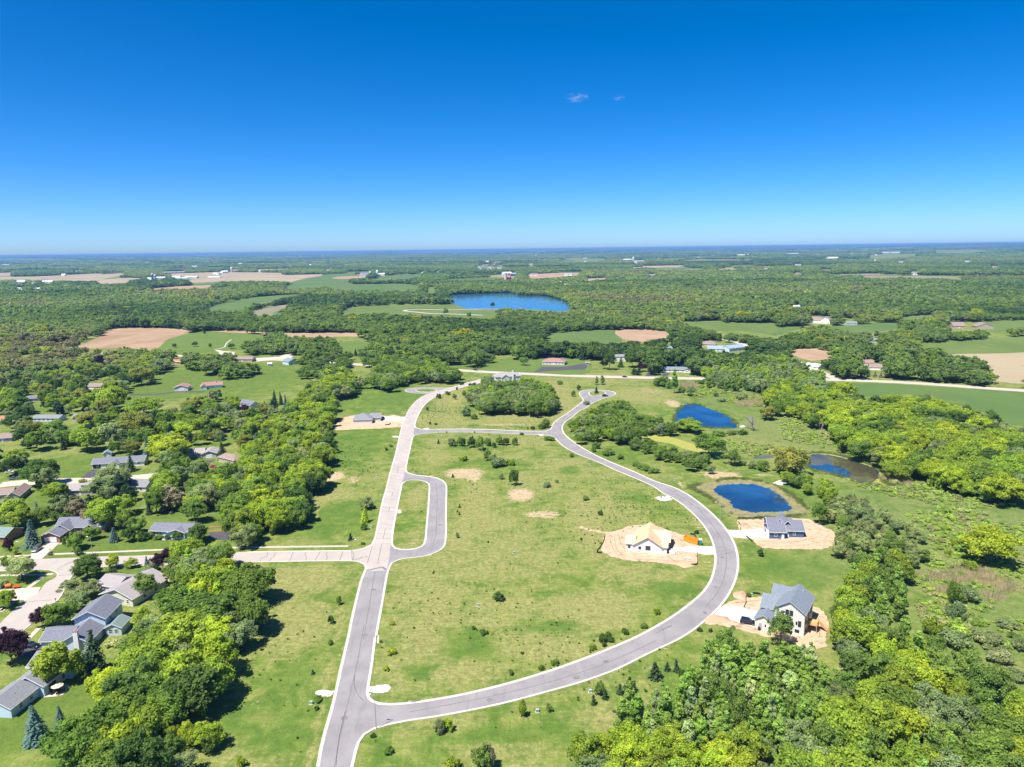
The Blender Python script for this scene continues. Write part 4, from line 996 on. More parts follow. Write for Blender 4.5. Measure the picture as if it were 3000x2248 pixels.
# --- brick ranch with white garage door
A, B = zz('L', (900, 815), (1300, 803))
h = House('house', 'red brick ranch house with white garage door and slate roof', A, B)
W = h.W
m1 = h.mod(0, 0, W, 9, 2.8, 'y', 1.7, 'brick', 'slate', o=.5)
m2 = h.mod(.8, 9.003, 20.5, 18, 3.0, 'x', 2.6, 'brick', 'slate', o=.5)
m3 = h.mod(1.2, 6.0, 8.0, 14.0, 3.0, 'y', 2.2, 'brick', 'slate', o=.5)
m4 = h.mod(13.4, 7.4, 17.8, 12.5, 2.9, 'y', 1.5, 'brick', 'slate', o=.45)
h.garage(m1, 'S', W / 2, 4.9, 2.2); h.win(m4, 'S', 2.2, .7, 1.7, 1.5); h.win(m2, 'S', 9.2, .9, 1.6, 1.4); h.door(m2, 'S', 7.6); h.win(m1, 'E', 4.2, 1.0, 1.0, 1.2)
MB().box(*h.on(m3, 'S', 3.4, 3.4, 2.8, .8, .003, .05)).build('gable_vent', M_trim, h.root)
for a in (.55, W - .55): MB().box(*h.on(m1, 'S', a, 1.75, .16, .3, .003, .12)).build('wall_lamp', M_black, h.root)
h.chimney(9.5, 13.2, 4.5, 7.3, 1.0, .9); h.done(2)

# --- pale blue ranch with hedges
A, B = zz('G', (1655, 650), (2040, 662))
h = House('house', 'pale blue ranch house with slate roof behind clipped round bushes', A, B)
W = h.W
m1 = h.mod(-.8, 0, W, 8.5, 3.4, 'x', 1.5, 'sky', 'slate', o=.6)
m2 = h.mod(W * .5, -1.0, W * .93, 4.5, 3.3, 'y', 1.2, 'sky', 'slate', o=.6)
for a in (1.6, 2.9, 4.2): h.win(m1, 'S', a, 1.3, 1.2, 1.5)
h.door(m1, 'S', 6.0); h.win(m2, 'S', 2.4, 1.4, 2.0, 1.4); h.win(m1, 'S', W * .985, .5, .8, 1.0)
MB().box(5.2, -2.2, .02, 6.8, -.02, .5).build('porch_step', M_newconc, h.root)
h.vent(W * .62, 4.4, 5.0, .3, .25); h.done(2)

# --- cream house with long grey roof
A, B = zz('G', (1105, 1340), (1440, 1395))
h = House('house', 'cream house with long taupe gable roof in front of the purple tree', A, B)
W = h.W
m1 = h.mod(0, 0, W, 15.5, 3.0, 'y', 2.5, 'cream', 'taupe', o=.6)
m2 = h.mod(-7.5, 5.5, .4, 14, 2.8, 'x', 1.7, 'cream', 'taupe', o=.5)
h.win(m1, 'S', W - 2.1, .9, 1.0, 1.4); MB().box(*h.on(m1, 'S', W * .5, 4.0, .5, .5, .003, .05)).build('gable_vent', M_soffit, h.root)
h.garage(m2, 'S', 3.6, 4.8, 2.2)
for a in (5, 10, 15): h.win(m1, 'E', a, .9, 1.3, 1.3)
for i in range(7): h.vent(W * .72, 3 + i * 1.6, 4.3, .12, .2)
h.done(2)

# --- blue-white split-level with white chimney
A, B = zz('J', (1185, 1100), (1700, 1080))
h = House('house', 'pale blue split-level house with tall white chimney beside dark spruces', A, B)
W = h.W
m1 = h.mod(0, 0, W, 9.0, 3.0, 'y', 2.3, 'sky', 'slate', o=.55)
m2 = h.mod(-6.6, 1.5, 1.5, 9.5, 2.9, 'x', 1.9, 'sky', 'slate', o=.5)
m3 = h.mod(-.8, 9.003, W + .6, 19.5, 5.6, 'y', 2.3, 'sky', 'slate', o=.55)
h.garage(m2, 'S', 2.4, 4.2, 2.1); h.win(m3, 'S', 2.0, 4.5, .5, .7); h.win(m3, 'S', 4.6, 5.4, .5, .5); h.win(m1, 'S', 6.6, .9, .8, 1.4)
for a in (3, 7): h.win(m3, 'E', a, 3.6, 1.2, 1.3)
h.chimney(W * .62, -.45, 0, 6.6, 1.3, .85, WL['white']); h.vent(W * .7, 12, 7.0, .12, .2); h.vent(W * .6, 15, 7.2, .12, .3)
m5 = h.mod(W + .9, 8.0, W + 5.6, 13.5, 2.7, 'y', 1.2, 'sky', 'green', o=.35)
h.win(m5, 'S', 1.5, .8, 1.2, 1.4); h.win(m5, 'S', 3.2, .8, 1.2, 1.4)
h.done(2)

# --- grey-roofed house at the lower left edge
A, B = T('V', (-330, 1090))[0], T('V', (112, 1120))[0]
h = House('house', 'pale blue house with grey gable roofs at the lower left edge', A, B)
W = h.W
m1 = h.mod(W - 8.0, 0, W, 9.5, 2.9, 'y', 2.0, 'sky', 'grey', o=.5)
m2 = h.mod(W - 7.0, 9.003, W + 1.6, 18.5, 3.3, 'y', 2.2, 'sky', 'grey', o=.5)
m3 = h.mod(W - 9.5, 17.0, W + 3.2, 25.5, 3.1, 'x', 2.0, 'sky', 'grey', o=.5)
for a in (3, 6.5): h.win(m1, 'E', a, .8, 1.2, 1.4)
MB().box(*h.on(m2, 'E', 3.0, .1, 2.6, 2.1, .003, .05)).build('patio_door', M_glass, h.root)
h.win(m2, 'E', 7.0, .8, 1.2, 1.4); h.win(m3, 'S', 10.6, .9, 1.1, 1.3)
for x, y, z in ((W - 2.2, 4, 4.2), (W - 1.4, 12, 5.0), (W - 1.0, 15, 4.9), (W - 3, 14, 5.3), (W - 2, 22, 4.6), (W - 3.5, 23, 4.2)): h.vent(x, y, z, .13, .2)
h.done(2)

# --- the other houses of the neighbourhood and along the highway (zone, left, right, depth, eave, ridge, rise, wall, roof, extra, label)
def simple(zone, a, b, d, eave, ridge, rise, wall, roof, label, name='house', cat='house', nwin=3, garage=0, wing=None, chim=False, o=.45, pad=1):
    A, B = zz(zone, a, b)
    h = House(name, label, A, B, cat)
    m = h.mod(0, 0, h.W, d, eave, ridge, rise, wall, roof, o=o)
    W = h.W
    if garage: h.garage(m, 'S', W * garage, min(4.8, W * .45), 2.1)
    k = [i for i in range(nwin)]
    for i in k:
        t = (i + .5) / max(nwin, 1)
        if garage and abs(t - garage) < .28: continue
        h.win(m, 'S', W * t, .95, min(1.3, W / (nwin + 1.5)), 1.25)
    if nwin > 1 and W > 7 and not garage: h.door(m, 'S', W * .5 + .2)
    if wing:
        x0, y0, x1, y1, e2, rg, r2 = wing
        m2 = h.mod(x0, y0, x1, y1, e2, rg, r2, wall, roof, o=o)
        h.win(m2, 'S', (x1 - x0) / 2, .95, 1.2, 1.2)
    if chim: h.chimney(W * .6, d * .5, eave, eave + rise + 1.2)
    h.done(pad)
    return h
simple('G', (-260, 690), (60, 705), 9, 2.8, 'x', 2.0, 'cedar', 'green', 'cedar house with mossy green roof cut by the left edge', nwin=2)
simple('G', (80, 262), (215, 250), 14, 2.8, 'y', 1.8, 'olive', 'brown', 'olive house with brown gable roof beside the sunny side lawn', wing=(-9, 4, .3, 12, 2.8, 'x', 1.7), nwin=1)
simple('G', (690, 200), (1040, 180), 9, 2.8, 'x', 1.9, 'mauve', 'taupe', 'long mauve ranch house with taupe roof below the side street', nwin=5)
simple('G', (1360, 150), (1580, 155), 9, 2.9, 'x', 2.2, 'lgrey', 'grey', 'grey-roofed house half hidden by conifers below the side street', nwin=2)
hh = simple('S', (1000, 1232), (1560, 1195), 8.5, 2.8, 'x', 1.9, 'white', 'slate', 'white ranch with slate roof and open carport on the side street', nwin=5)
MB().box(.3, -.04, .02, 4.2, -.01, 2.2).build('carport_shade_panel', M_black, hh.root)  # flat black panel stands for the carport's shaded inside
m = hh.mod(9.5, -1.8, 14, 3, 2.8, 'y', 1.2, 'white', 'slate'); hh.win(m, 'S', 2.2, .9, 1.6, 1.3)
simple('S', (1120, 1108), (1205, 1100), 5, 2.4, 'y', 1.1, 'lgrey', 'green', 'small grey shed with green roof behind the carport ranch', 'shed', 'shed', 0, garage=.5)
simple('U', (340, 1120), (495, 1110), 9, 2.7, 'y', 1.5, 'grey', 'taupe', 'grey ranch with double white garage door on a black driveway', nwin=1, garage=.5, wing=(-11, 3, .3, 11, 2.7, 'x', 1.7))
simple('U', (690, 1195), (790, 1165), 14, 2.8, 'hip', 2.2, 'tan', 'brown', 'tan house with brown hip roof against the tree strip', nwin=2)
simple('S', (355, 722), (640, 722), 8, 2.7, 'x', 1.4, 'sky', 'grey', 'pale blue ranch with low grey roof among the left trees', nwin=6)
simple('S', (785, 715), (870, 712), 8, 2.7, 'x', 1.6, 'grey', 'grey', 'small grey house right of the pale blue ranch', nwin=1)
simple('S', (-60, 765), (75, 745), 12, 2.7, 'x', 1.9, 'tan', 'orange', 'house with orange roof at the left edge', nwin=2)
simple('S', (-80, 950), (130, 935), 9, 2.7, 'x', 1.8, 'mauve', 'brown', 'house with dark red-brown roof at the left edge', nwin=2)
simple('S', (1885, 395), (2030, 388), 11, 3.2, 'y', 1.9, 'lgrey', 'red', 'white garage building with red roof in the green field', 'garage', 'garage', 0, garage=.55)
hh = simple('U', (330, 380), (390, 375), 9, 3.0, 'y', 1.6, 'white', 'red', 'white house with long red roof and white chimney in the green field', nwin=0, garage=.5, wing=(2, 3, 17, 11, 3.0, 'x', 2.1))
hh.chimney(12, 6, 3, 6.4, .9, .9, WL['white'])
simple('U', (740, 560), (860, 590), 8, 3.0, 'x', 2.2, 'lgrey', 'slate', 'grey house with steep slate roof behind the small purple tree', nwin=2, wing=(9, -3, 14.5, 5, 2.8, 'y', 1.4))
simple('S', (950, 372), (1090, 372), 9, 2.7, 'x', 1.9, 'white', 'brown', 'white house with brown roof deep among the left trees', nwin=2, garage=.3)
simple('S', (290, 510), (430, 500), 8, 2.7, 'x', 1.6, 'lgrey', 'slate', 'slate-roofed house in the shade of the left trees', nwin=2)
simple('S', (1130, 905), (1340, 900), 8, 2.7, 'x', 1.5, 'lgrey', 'slate', 'low slate-roofed house between the olive trees', nwin=3)
simple('S', (1100, 100), (1180, 95), 8, 2.8, 'x', 1.7, 'white', 'brown', 'white house with brown roof beside the far purple tree', nwin=2)
simple('S', (1850, 105), (1950, 105), 10, 2.8, 'x', 1.9, 'tan', 'orange', 'house with bright orange roof north of the green field', nwin=2)
simple('U', (665, 75), (880, 75), 10, 3.0, 'x', 1.9, 'tan', 'brown', 'long building with dull red roof beside the left highway', nwin=5)
simple('U', (1275, 112), (1395, 95), 12, 3.6, 'y', 2.6, 'sky', 'green', 'pale blue house with teal gable roof beside the left highway', nwin=2)
simple('U', (1050, 122), (1090, 120), 4, 2.3, 'x', .8, 'sky', 'white', 'tiny pale shed on the mown lot near the teal roof', 'shed', 'shed', 1)
simple('F', (1300, 285), (1570, 270), 11, 3.6, 'hip', 3.2, 'lgrey', 'taupe', 'grey house with tall white chimney behind the middle copse', nwin=4, wing=(5, -2.5, 12, 6, 3.4, 'y', 2.4)).chimney(15.5, -.6, 0, 9.5, 1.2, 1.2, WL['white'])
hh = simple('F', (1800, 105), (2040, 112), 14, 3.0, 'hip', 3.0, 'lgrey', 'red', 'low clinic building with dull red hip roof and parking lot', 'building', 'building', 7)
simple('E', (50, 285), (85, 285), 3, 2.4, 'x', .7, 'tan', 'brown', 'tiny tan shed beside the parking lot', 'shed', 'shed', 0)
simple('E', (325, 252), (435, 250), 9, 5.2, 'x', 1.6, 'white', 'grey', 'white two-storey building with grey roof north of the highway', 'house', 'house', 4)
simple('E', (768, 350), (1005, 352), 9, 2.8, 'x', 1.6, 'white', 'bluegrey', 'long white ranch with pale blue roof beside the highway', nwin=6, wing=(18, -2.5, 24.5, 5, 2.8, 'y', 1.3))
simple('E', (1115, 112), (1250, 118), 12, 3.0, 'hip', 3.2, 'tan', 'brown', 'house with brown hip roof above the blue-roofed houses', nwin=3)
simple('E', (1180, 155), (1330, 158), 10, 3.0, 'x', 2.6, 'sky', 'blue', 'house with blue roof, left of the two larger blue ones', nwin=4)
simple('E', (1380, 165), (1525, 150), 12, 4.2, 'x', 2.4, 'sky', 'blue', 'house with broad blue roof, right of the two larger blue ones', nwin=5)
simple('E', (790, 160), (850, 160), 8, 4.0, 'x', 1.4, 'sky', 'blue', 'small blue outbuilding behind the grey willow', 'shed', 'shed', 2)
simple('E', (1230, 225), (1300, 228), 8, 2.8, 'x', 1.6, 'white', 'orange', 'small house with orange roof below the blue-roofed pair', nwin=2)
simple('Q', (690, 290), (820, 290), 9, 3.2, 'x', 2.0, 'white', 'red', 'house with red-brown roof north of the right highway', nwin=3)
simple('Q', (785, 330), (930, 335), 10, 3.0, 'x', 2.2, 'white', 'brown', 'brown-roofed ranch in front of the red-brown roof', nwin=1, garage=.35)
simple('Q', (1180, 303), (1240, 303), 8, 2.7, 'x', 1.8, 'tan', 'taupe', 'small taupe-roofed house beside the bushy right grove', nwin=1)
simple('T4', (455, 792), (535, 795), 13, 6.5, 'y', 3.6, 'white', 'brown', 'tall white farmhouse with brown roof on the right hillside', nwin=3, wing=(-22, 2, .3, 12, 5.0, 'x', 3.6))
simple('T4', (680, 805), (770, 805), 10, 2.8, 'x', 2.2, 'lgrey', 'green', 'low house with pale green roof right of the tall farmhouse', nwin=3)
simple('T4', (1600, 835), (1700, 835), 14, 4.0, 'x', 4.2, 'tan', 'brown', 'large house with dark brown gable roofs on the far right slope', nwin=3, wing=(26, -8, 48, 6, 4.0, 'y', 4.2))
simple('T4', (30, 655), (110, 655), 9, 3.2, 'x', 1.4, 'white', 'white', 'white low building in the right woods', 'building', 'building', 2)
simple('T4', (200, 655), (300, 655), 8, 3.0, 'x', 1.4, 'white', 'white', 'smaller white low building in the right woods', 'building', 'building', 2)
simple('T4', (900, 960), (985, 960), 12, 3.4, 'x', 2.0, 'lgrey', 'bluegrey', 'pale grey house hidden in the right poplars', nwin=3)
simple('E', (2080, 315), (2200, 330), 10, 3.0, 'x', 1.8, 'white', 'white', 'white-roofed house behind the trees at the right bend', nwin=2)

# ------------------------------------------------------------------ farms and buildings far out
def barn(zone, a, b, d, eave, rise, wall, roof, label, name='barn', cat='barn', ridge='x', nwin=4):
    A, B = zz(zone, a, b)
    h = House(name, label, A, B, cat)
    m = h.mod(0, 0, h.W, d, eave, ridge, rise, wall, roof, o=.5)
    h.door(m, 'S', h.W * .5, min(5, h.W * .2), eave * .75, M_soffit)
    for i in range(nwin): h.win(m, 'S', h.W * (i + .5) / nwin + (.01 if nwin != 1 else 4), eave * .4, min(3, h.W / nwin * .35), eave * .3)
    h.done(1)
    return h
def silo(zone, a, top, r, label, mat, cap):
    (px, py), = T(zone, a)
    x, y = G(px, py); hgt = height_for(px, py, T(zone, (0, top))[0][1])
    root = tag(empty('silo', (x, y, 0)), label, 'silo', 'farm silos')
    MB().tube((0, 0, 0), (0, 0, hgt - r * .8), r, r, 20).build('tower', mat, root, smooth_shade=False)
    v = MB()
    for i in range(5):
        t0, t1 = i / 5 * math.pi / 2, (i + 1) / 5 * math.pi / 2
        v.tube((0, 0, hgt - r * .8 + r * .8 * math.sin(t0)), (0, 0, hgt - r * .8 + r * .8 * math.sin(t1)), r * math.cos(t0) + .02, max(r * math.cos(t1), .05), 20)
    v.build('dome', cap, root)
    for i in range(1, 6): MB().tube((0, 0, hgt * i / 7), (0, 0, hgt * i / 7 + .5), r + .12, r + .12, 20).build('hoop', cap, root)
M_silo = surf('navy_enamel', (.05, .06, .14), (.07, .08, .17), .3, .4)
M_silo2 = surf('pale_concrete_stave', (.52, .50, .48), (.45, .43, .41), .3, .9)
M_cap = surf('silo_cap', (.72, .73, .75), (.65, .66, .68), .5, .5)
barn('T1', (1255, 412), (1322, 414), 25, 6, 3, 'metal', 'white', 'white barn left of the dark twin silos', nwin=6)
barn('T1', (1340, 408), (1440, 406), 22, 7, 3, 'metal', 'white', 'long white barn right of the dark twin silos', nwin=8)
barn('T1', (1475, 398), (1555, 397), 22, 6, 3, 'metal', 'white', 'white barn behind the long low farm shed', nwin=6)
barn('T1', (1510, 408), (1620, 406), 20, 5, 2, 'metal', 'white', 'long low white shed on the left farm', nwin=8)
barn('T1', (1595, 402), (1698, 401), 24, 7, 3.5, 'metal', 'white', 'large white barn at the right end of the left farm', nwin=8)
silo('T1', (1318, 414), 358, 5, 'dark blue silo, left of the twin farm silos', M_silo, M_cap)
silo('T1', (1342, 412), 368, 4.5, 'dark blue silo, right of the twin farm silos', M_silo, M_cap)
barn('T1', (1420, 362), (1600, 356), 25, 7, 4, 'mauve', 'taupe', 'long grey-brown building behind the left farm', nwin=9)
barn('T1', (1795, 398), (1900, 397), 14, 4, 2, 'metal', 'white', 'narrow white sheds at the edge of the tan field', nwin=5)
barn('T1', (1925, 355), (1975, 353), 25, 8, 5, 'metal', 'white', 'white barn of the far left farmstead', nwin=3)
barn('T1', (2000, 347), (2050, 346), 30, 8, 6, 'redbarn', 'red', 'red barn of the far left farmstead', nwin=3)
silo('T1', (2003, 348), 304, 6, 'pale silo of the far left farmstead', M_silo2, M_cap)
barn('T1', (130, 445), (215, 443), 22, 7, 4, 'metal', 'white', 'white barn at the left edge woods', nwin=3)
barn('T1', (255, 460), (300, 459), 18, 6, 4, 'sky', 'blue', 'blue-white shed at the left edge woods', nwin=2)
barn('T1', (350, 448), (450, 446), 22, 8, 4, 'metal', 'white', 'white grain store at the left edge woods', nwin=4)
barn('T1', (130, 500), (190, 500), 14, 5, 2, 'metal', 'white', 'white low shed in front of the left edge barns', nwin=2)
barn('T1', (310, 505), (375, 500), 14, 5, 3, 'metal', 'white', 'white low shed right of the front left shed', nwin=2)
for x, t, l in ((367, 395, 'leftmost slim grain leg'), (388, 398, 'middle slim grain leg'), (412, 398, 'rightmost slim grain leg')):
    (px, py), = T('T1', (x, 446)); wx, wy = G(px, py); hg = height_for(px, py, T('T1', (0, t))[0][1])
    r = tag(empty('grain_tower', (wx, wy, 0)), l + ' above the white grain store', 'tower', 'grain towers')
    MB().tube((0, 0, 0), (0, 0, hg), .8, .6, 8).build('mast', M_steel, r)
    MB().box(-1.6, -1.6, hg + .01, 1.6, 1.6, hg + 1.8).build('head_box', M_cap, r)
    for s in (-1, 1): MB().tube((0, 0, hg * .92), (s * hg * .45, 2, 2), .35, .35, 6).build('chute', M_steel, r)
barn('T2', (912, 378), (985, 376), 25, 8, 6, 'metal', 'grey', 'grey-roofed white barn of the middle farmstead', nwin=3)
silo('T2', (987, 378), 340, 5, 'pale silo beside the grey-roofed barn', M_silo2, M_cap)
barn('T2', (1040, 377), (1110, 376), 20, 7, 4, 'metal', 'white', 'white barn right of the middle farmstead', nwin=3)
silo('T2', (1049, 378), 330, 6, 'white silo of the middle farmstead', M_cap, M_cap)
barn('T2', (2140, 372), (2212, 370), 26, 8, 5, 'metal', 'white', 'white barn above the red farm by the lake', nwin=3)
barn('T2', (2120, 412), (2190, 412), 20, 8, 5, 'redbarn', 'red', 'red barn left of the lake farm silo', nwin=3)
silo('T2', (2157, 413), 345, 5, 'tall pale silo of the red lake farm', M_silo2, M_cap)
barn('T3', (-10, 380), (45, 378), 20, 8, 5, 'redbarn', 'blue', 'red barn with blue roof right of the lake farm silo', nwin=3)
barn('T3', (-10, 412), (20, 412), 16, 7, 4, 'redbarn', 'red', 'small red barn in front of the blue-roofed one', nwin=2)
barn('T3', (890, 418), (940, 417), 20, 5, 3, 'sky', 'blue', 'bright blue roof amid the far woods', nwin=2)
barn('T3', (395, 455), (430, 455), 14, 6, 4, 'metal', 'white', 'white gabled barn behind the lake', nwin=1, ridge='y')
barn('T3', (450, 468), (480, 468), 10, 4, 3, 'metal', 'white', 'small white shed behind the lake', nwin=1)
barn('T4', (985, 186), (1050, 185), 45, 8, 5, 'metal', 'white', 'white shed row at the far right, left part', nwin=3)
barn('T4', (1070, 186), (1160, 184), 45, 8, 5, 'metal', 'white', 'white shed row at the far right, right part', nwin=3)
barn('T4', (530, 235), (620, 233), 40, 8, 6, 'metal', 'white', 'white farm sheds in the far right plain', nwin=3)
barn('T4', (1470, 172), (1600, 168), 60, 9, 6, 'metal', 'white', 'white sheds beside the distant tan field', nwin=3)
barn('T4', (180, 195), (280, 190), 60, 7, 4, 'metal', 'white', 'pale sheds by the distant marsh', nwin=3)
barn('T3', (970, 248), (1040, 246), 40, 9, 6, 'metal', 'white', 'white mill building below the distant chimneys', nwin=3)
barn('T3', (1080, 270), (1150, 268), 40, 12, 8, 'lgrey', 'taupe', 'grey mill building below the distant chimneys', nwin=3)
silo('T3', (1048, 248), 214, 8, 'tall white tower of the distant mill', M_cap, M_cap)
barn('T2', (380, 210), (410, 208), 60, 18, 6, 'metal', 'white', 'white block near the left horizon', nwin=2)
silo('T2', (575, 212), 194, 9, 'white water tower near the horizon left of centre', M_cap, M_cap)
silo('T1', (1708, 222), 202, 10, 'slim white tower near the left horizon', M_cap, M_cap)
silo('T3', (208, 212), 196, 8, 'short white tower near the horizon above the lake', M_cap, M_cap)
silo('T3', (2040, 210), 188, 8, 'white silo near the horizon right of centre', M_cap, M_cap)
barn('T3', (1960, 206), (2030, 203), 50, 9, 5, 'metal', 'white', 'white farm near the horizon right of centre', nwin=2)
barn('T1', (28, 292), (90, 290), 40, 9, 5, 'metal', 'white', 'white building in the far left woods', nwin=2)
# village beyond the lake: scattered pale houses
for i in range(34):
    x = random.choice([random.uniform(1880, 2200), random.uniform(1250, 1880), random.uniform(1900, 2180)]); y = random.uniform(262, 330) if x > 1850 else random.uniform(342, 358)
    w = random.uniform(12, 26)
    A, B = zz('T2', (x, y), (x + w, y - 1))
    hh = House('village_house', 'small pale house at the %s of the distant village beyond the lake' % ('left end' if x < 1500 else 'left middle' if x < 1880 else 'right middle' if x < 2040 else 'right end'), A, B, 'house', 'houses of the distant village')
    m = hh.mod(0, 0, hh.W, 12, 4.5, random.choice('xy'), 3, random.choice(['white', 'lgrey', 'tan']), random.choice(['taupe', 'grey', 'brown', 'slate']), o=.4)
    for a in (.3, .7): hh.win(m, 'S', hh.W * a, 1.2, 2, 2)
    hh.done(1)

for i in range(46):      # sheds and farmhouses dotted over the far country
    yy = random.uniform(2600, 9500); xx = random.uniform(-.7, .7) * yy
    w_ = random.uniform(18, 45)
    hh = House('far_shed', 'small white shed dotting the far %s' % ('left country' if xx < -.25 * yy else 'middle country' if xx < .25 * yy else 'right country'), (1500, 1500), (1600, 1500), 'shed', 'sheds dotted over the far country')
    hh.root.location = (xx, yy, float(hills(np.array(xx), np.array(yy)))); hh.root.rotation_euler = (0, 0, random.uniform(-.5, .5)); hh.rz = hh.root.rotation_euler[2]
    m = hh.mod(0, 0, w_, 16, 7, random.choice('xxy'), 4, random.choice(['metal', 'metal', 'white', 'redbarn', 'lgrey']), random.choice(['white', 'white', 'grey', 'taupe', 'red']), o=.5)
    hh.door(m, 'S', w_ * .5, 4, 4.5, M_soffit)
    hh.done(1)

# ------------------------------------------------------------------ vehicles
def paint(name, c, rough=.25, metallic=.3):
    m, nt, p = new_mat(name)
    col = mix(nt, sstep(nt, noise(nt, 1.3, 3), .4, .7), c, tuple(v * .85 for v in c))
    nt.links.new(col, p.inputs['Base Color']); p.inputs['Roughness'].default_value = rough; p.inputs['Metallic'].default_value = metallic
    p.inputs['Coat Weight'].default_value = .5
    return m
M_tyre = surf('tyre_rubber', (.02, .02, .02), (.03, .03, .03), 3, .9)
M_rim = surf('alloy_rim', (.5, .5, .52), (.4, .4, .42), 3, .35, metallic=.8)
M_lens = surf('headlamp_lens', (.75, .75, .72), (.65, .65, .62), 3, .15)
M_tail = surf('tail_lamp_red', (.35, .02, .02), (.25, .01, .01), 3, .3)
def car(x, y, rz, pm, label, kind='suv', L=4.9, cat='car', name='parked_car', group=None):
    w = .94
    root = tag(empty(name, (x, y, 0.03), rz), label, cat, group)
    if kind == 'suv': body = [(-L / 2, .42), (-L / 2 + .05, .95), (-L / 2 + .15, 1.08), (L * .14, 1.05), (L * .44, .95), (L / 2, .72), (L / 2, .38)]; cab = [(-L / 2 + .12, 1.085), (-L / 2 + .42, 1.68), (L * .04, 1.72), (L * .22, 1.06)]
    elif kind == 'van': body = [(-L / 2, .42), (-L / 2, 1.05), (L * .22, 1.08), (L * .44, .98), (L / 2, .78), (L / 2, .38)]; cab = [(-L / 2 + .03, 1.085), (-L / 2 + .25, 1.95), (L * .08, 1.95), (L * .27, 1.09)]
    else: body = [(-L / 2, .40), (-L / 2 + .05, .88), (-L * .3, .98), (L * .16, .96), (L * .44, .80), (L / 2, .62), (L / 2, .34)]; cab = [(-L * .36, .985), (-L * .2, 1.40), (L * .05, 1.42), (L * .2, .97)]
    b = MB(); b.prism(body, -w, w, 'y'); b.build('body', pm, root, bevel=.09)
    c = MB()
    n = len(cab); ins = .14
    c.add([(u, -w + .05, v) if i in (0, n - 1) else (u, -w + ins + .06, v) for i, (u, v) in enumerate(cab)] + [(u, w - .05, v) if i in (0, n - 1) else (u, w - ins - .06, v) for i, (u, v) in enumerate(cab)], [tuple(range(n)), tuple(range(2 * n - 1, n - 1, -1))] + [(i, n + i, n + (i + 1) % n, (i + 1) % n) for i in range(n)])
    c.build('window', M_glass, root)
    zt = max(v for _, v in cab)
    MB().box(cab[1][0] - .02, -w + ins + .02, zt - .02, cab[2][0] + .1, w - ins - .02, zt + .06).build('roof_panel', pm, root, bevel=.03)
    for u in (cab[1][0] * .5 + cab[2][0] * .5,):
        for s in (-1, 1):
            p_ = MB(); p_.tube((u, s * (w - .06), cab[0][1]), (u, s * (w - ins - .04), zt), .05, .05, 5); p_.build('pillar', pm, root)
    for sx in (-L * .31, L * .31):
        for s in (-1, 1):
            wh = MB().tube((sx, s * (w - .2), .35), (sx, s * (w + .02), .35), .36, .36, 16).build('wheel', M_tyre, root)
            MB().tube((sx, s * (w - .1), .35), (sx, s * (w + .035), .35), .22, .2, 12).build('rim', M_rim, wh)
    for s in (-1, 1):
        MB().box(L / 2 - .12, s * .72 - .2, .62 if kind == 'car' else .74, L / 2 + .015, s * .72 + .2, .74 if kind == 'car' else .88).build('headlight', M_lens, root)
        MB().box(-L / 2 - .015, s * .76 - .13, .68, -L / 2 + .1, s * .76 + .13, .92).build('tail_light', M_tail, root)
    return root
def car_px(zone, a, rear, front, *args, **kw):
    A, B = GP(T(zone, rear, front)); (x, y), = GP(T(zone, a))
    return car(x, y, math.atan2(B[1] - A[1], B[0] - A[0]), *args, **kw)
P_navy = paint('dark_blue_paint', (.018, .022, .05)); P_black = paint('black_paint', (.012, .012, .015)); P_silver = paint('silver_grey_paint', (.20, .22, .24), .3, .6); P_white = paint('white_paint', (.7, .7, .7), .3, 0); P_red = paint('red_paint', (.35, .03, .03), .3, .1); P_blue = paint('mid_blue_paint', (.08, .16, .40), .3, .2)
car_px('H4', (250, 1085), (100, 1050), (420, 1105), P_navy, 'dark blue car parked on the pale driveway of the white house')
car_px('L', (800, 985), (890, 880), (720, 1010), P_silver, 'silver-grey van parked in the brick house driveway', 'van', 5.1, 'van', 'parked_van')
car_px('J', (610, 1015), (500, 990), (740, 1010), P_black, 'black car beside the large purple maple', 'car', 4.7)
car_px('E', (230, 575), (205, 572), (250, 570), P_black, 'black car on the teardrop turnaround', 'suv', 4.6)
car_px('E', (412, 398), (390, 397), (437, 399), P_black, 'black car driving on the highway east of the junction', 'car', 4.7, name='car')
car_px('F', (1080, 168), (1060, 166), (1100, 170), P_black, 'black car driving on the highway west of the junction', 'car', 4.7, name='car')
car_px('F', (935, 322), (918, 326), (952, 318), P_black, 'dark car parked along the concrete street below the highway', 'car', 4.6)
car_px('H1', (1500, 345), (1480, 300), (1530, 390), P_blue, 'blue car behind the garage of the grey new house', 'car', 4.5)
car_px('E', (735, 375), (712, 372), (756, 374), P_white, 'white car on the driveway by the highway', 'car', 4.6)
car_px('S', (150, 1345), (90, 1350), (200, 1338), P_silver, 'grey car at the left end of the side street', 'car', 4.6)
car_px('S', (110, 1275), (80, 1278), (150, 1272), P_white, 'white car in the shade by the left edge', 'car', 4.5)
car_px('S', (2010, 1130), (1980, 1135), (2040, 1125), P_white, 'white car beside the double white garage', 'car', 4.5)
car_px('U', (460, 1220), (435, 1215), (490, 1225), P_red, 'red car by the black driveway', 'car', 4.3)
car_px('S', (340, 405), (310, 405), (360, 400), P_red, 'dark red car under the left trees', 'suv', 4.6)
car_px('S', (1320, 895), (1280, 897), (1360, 893), P_white, 'white van beside the low slate-roofed house', 'van', 5.2, 'van', 'parked_van')
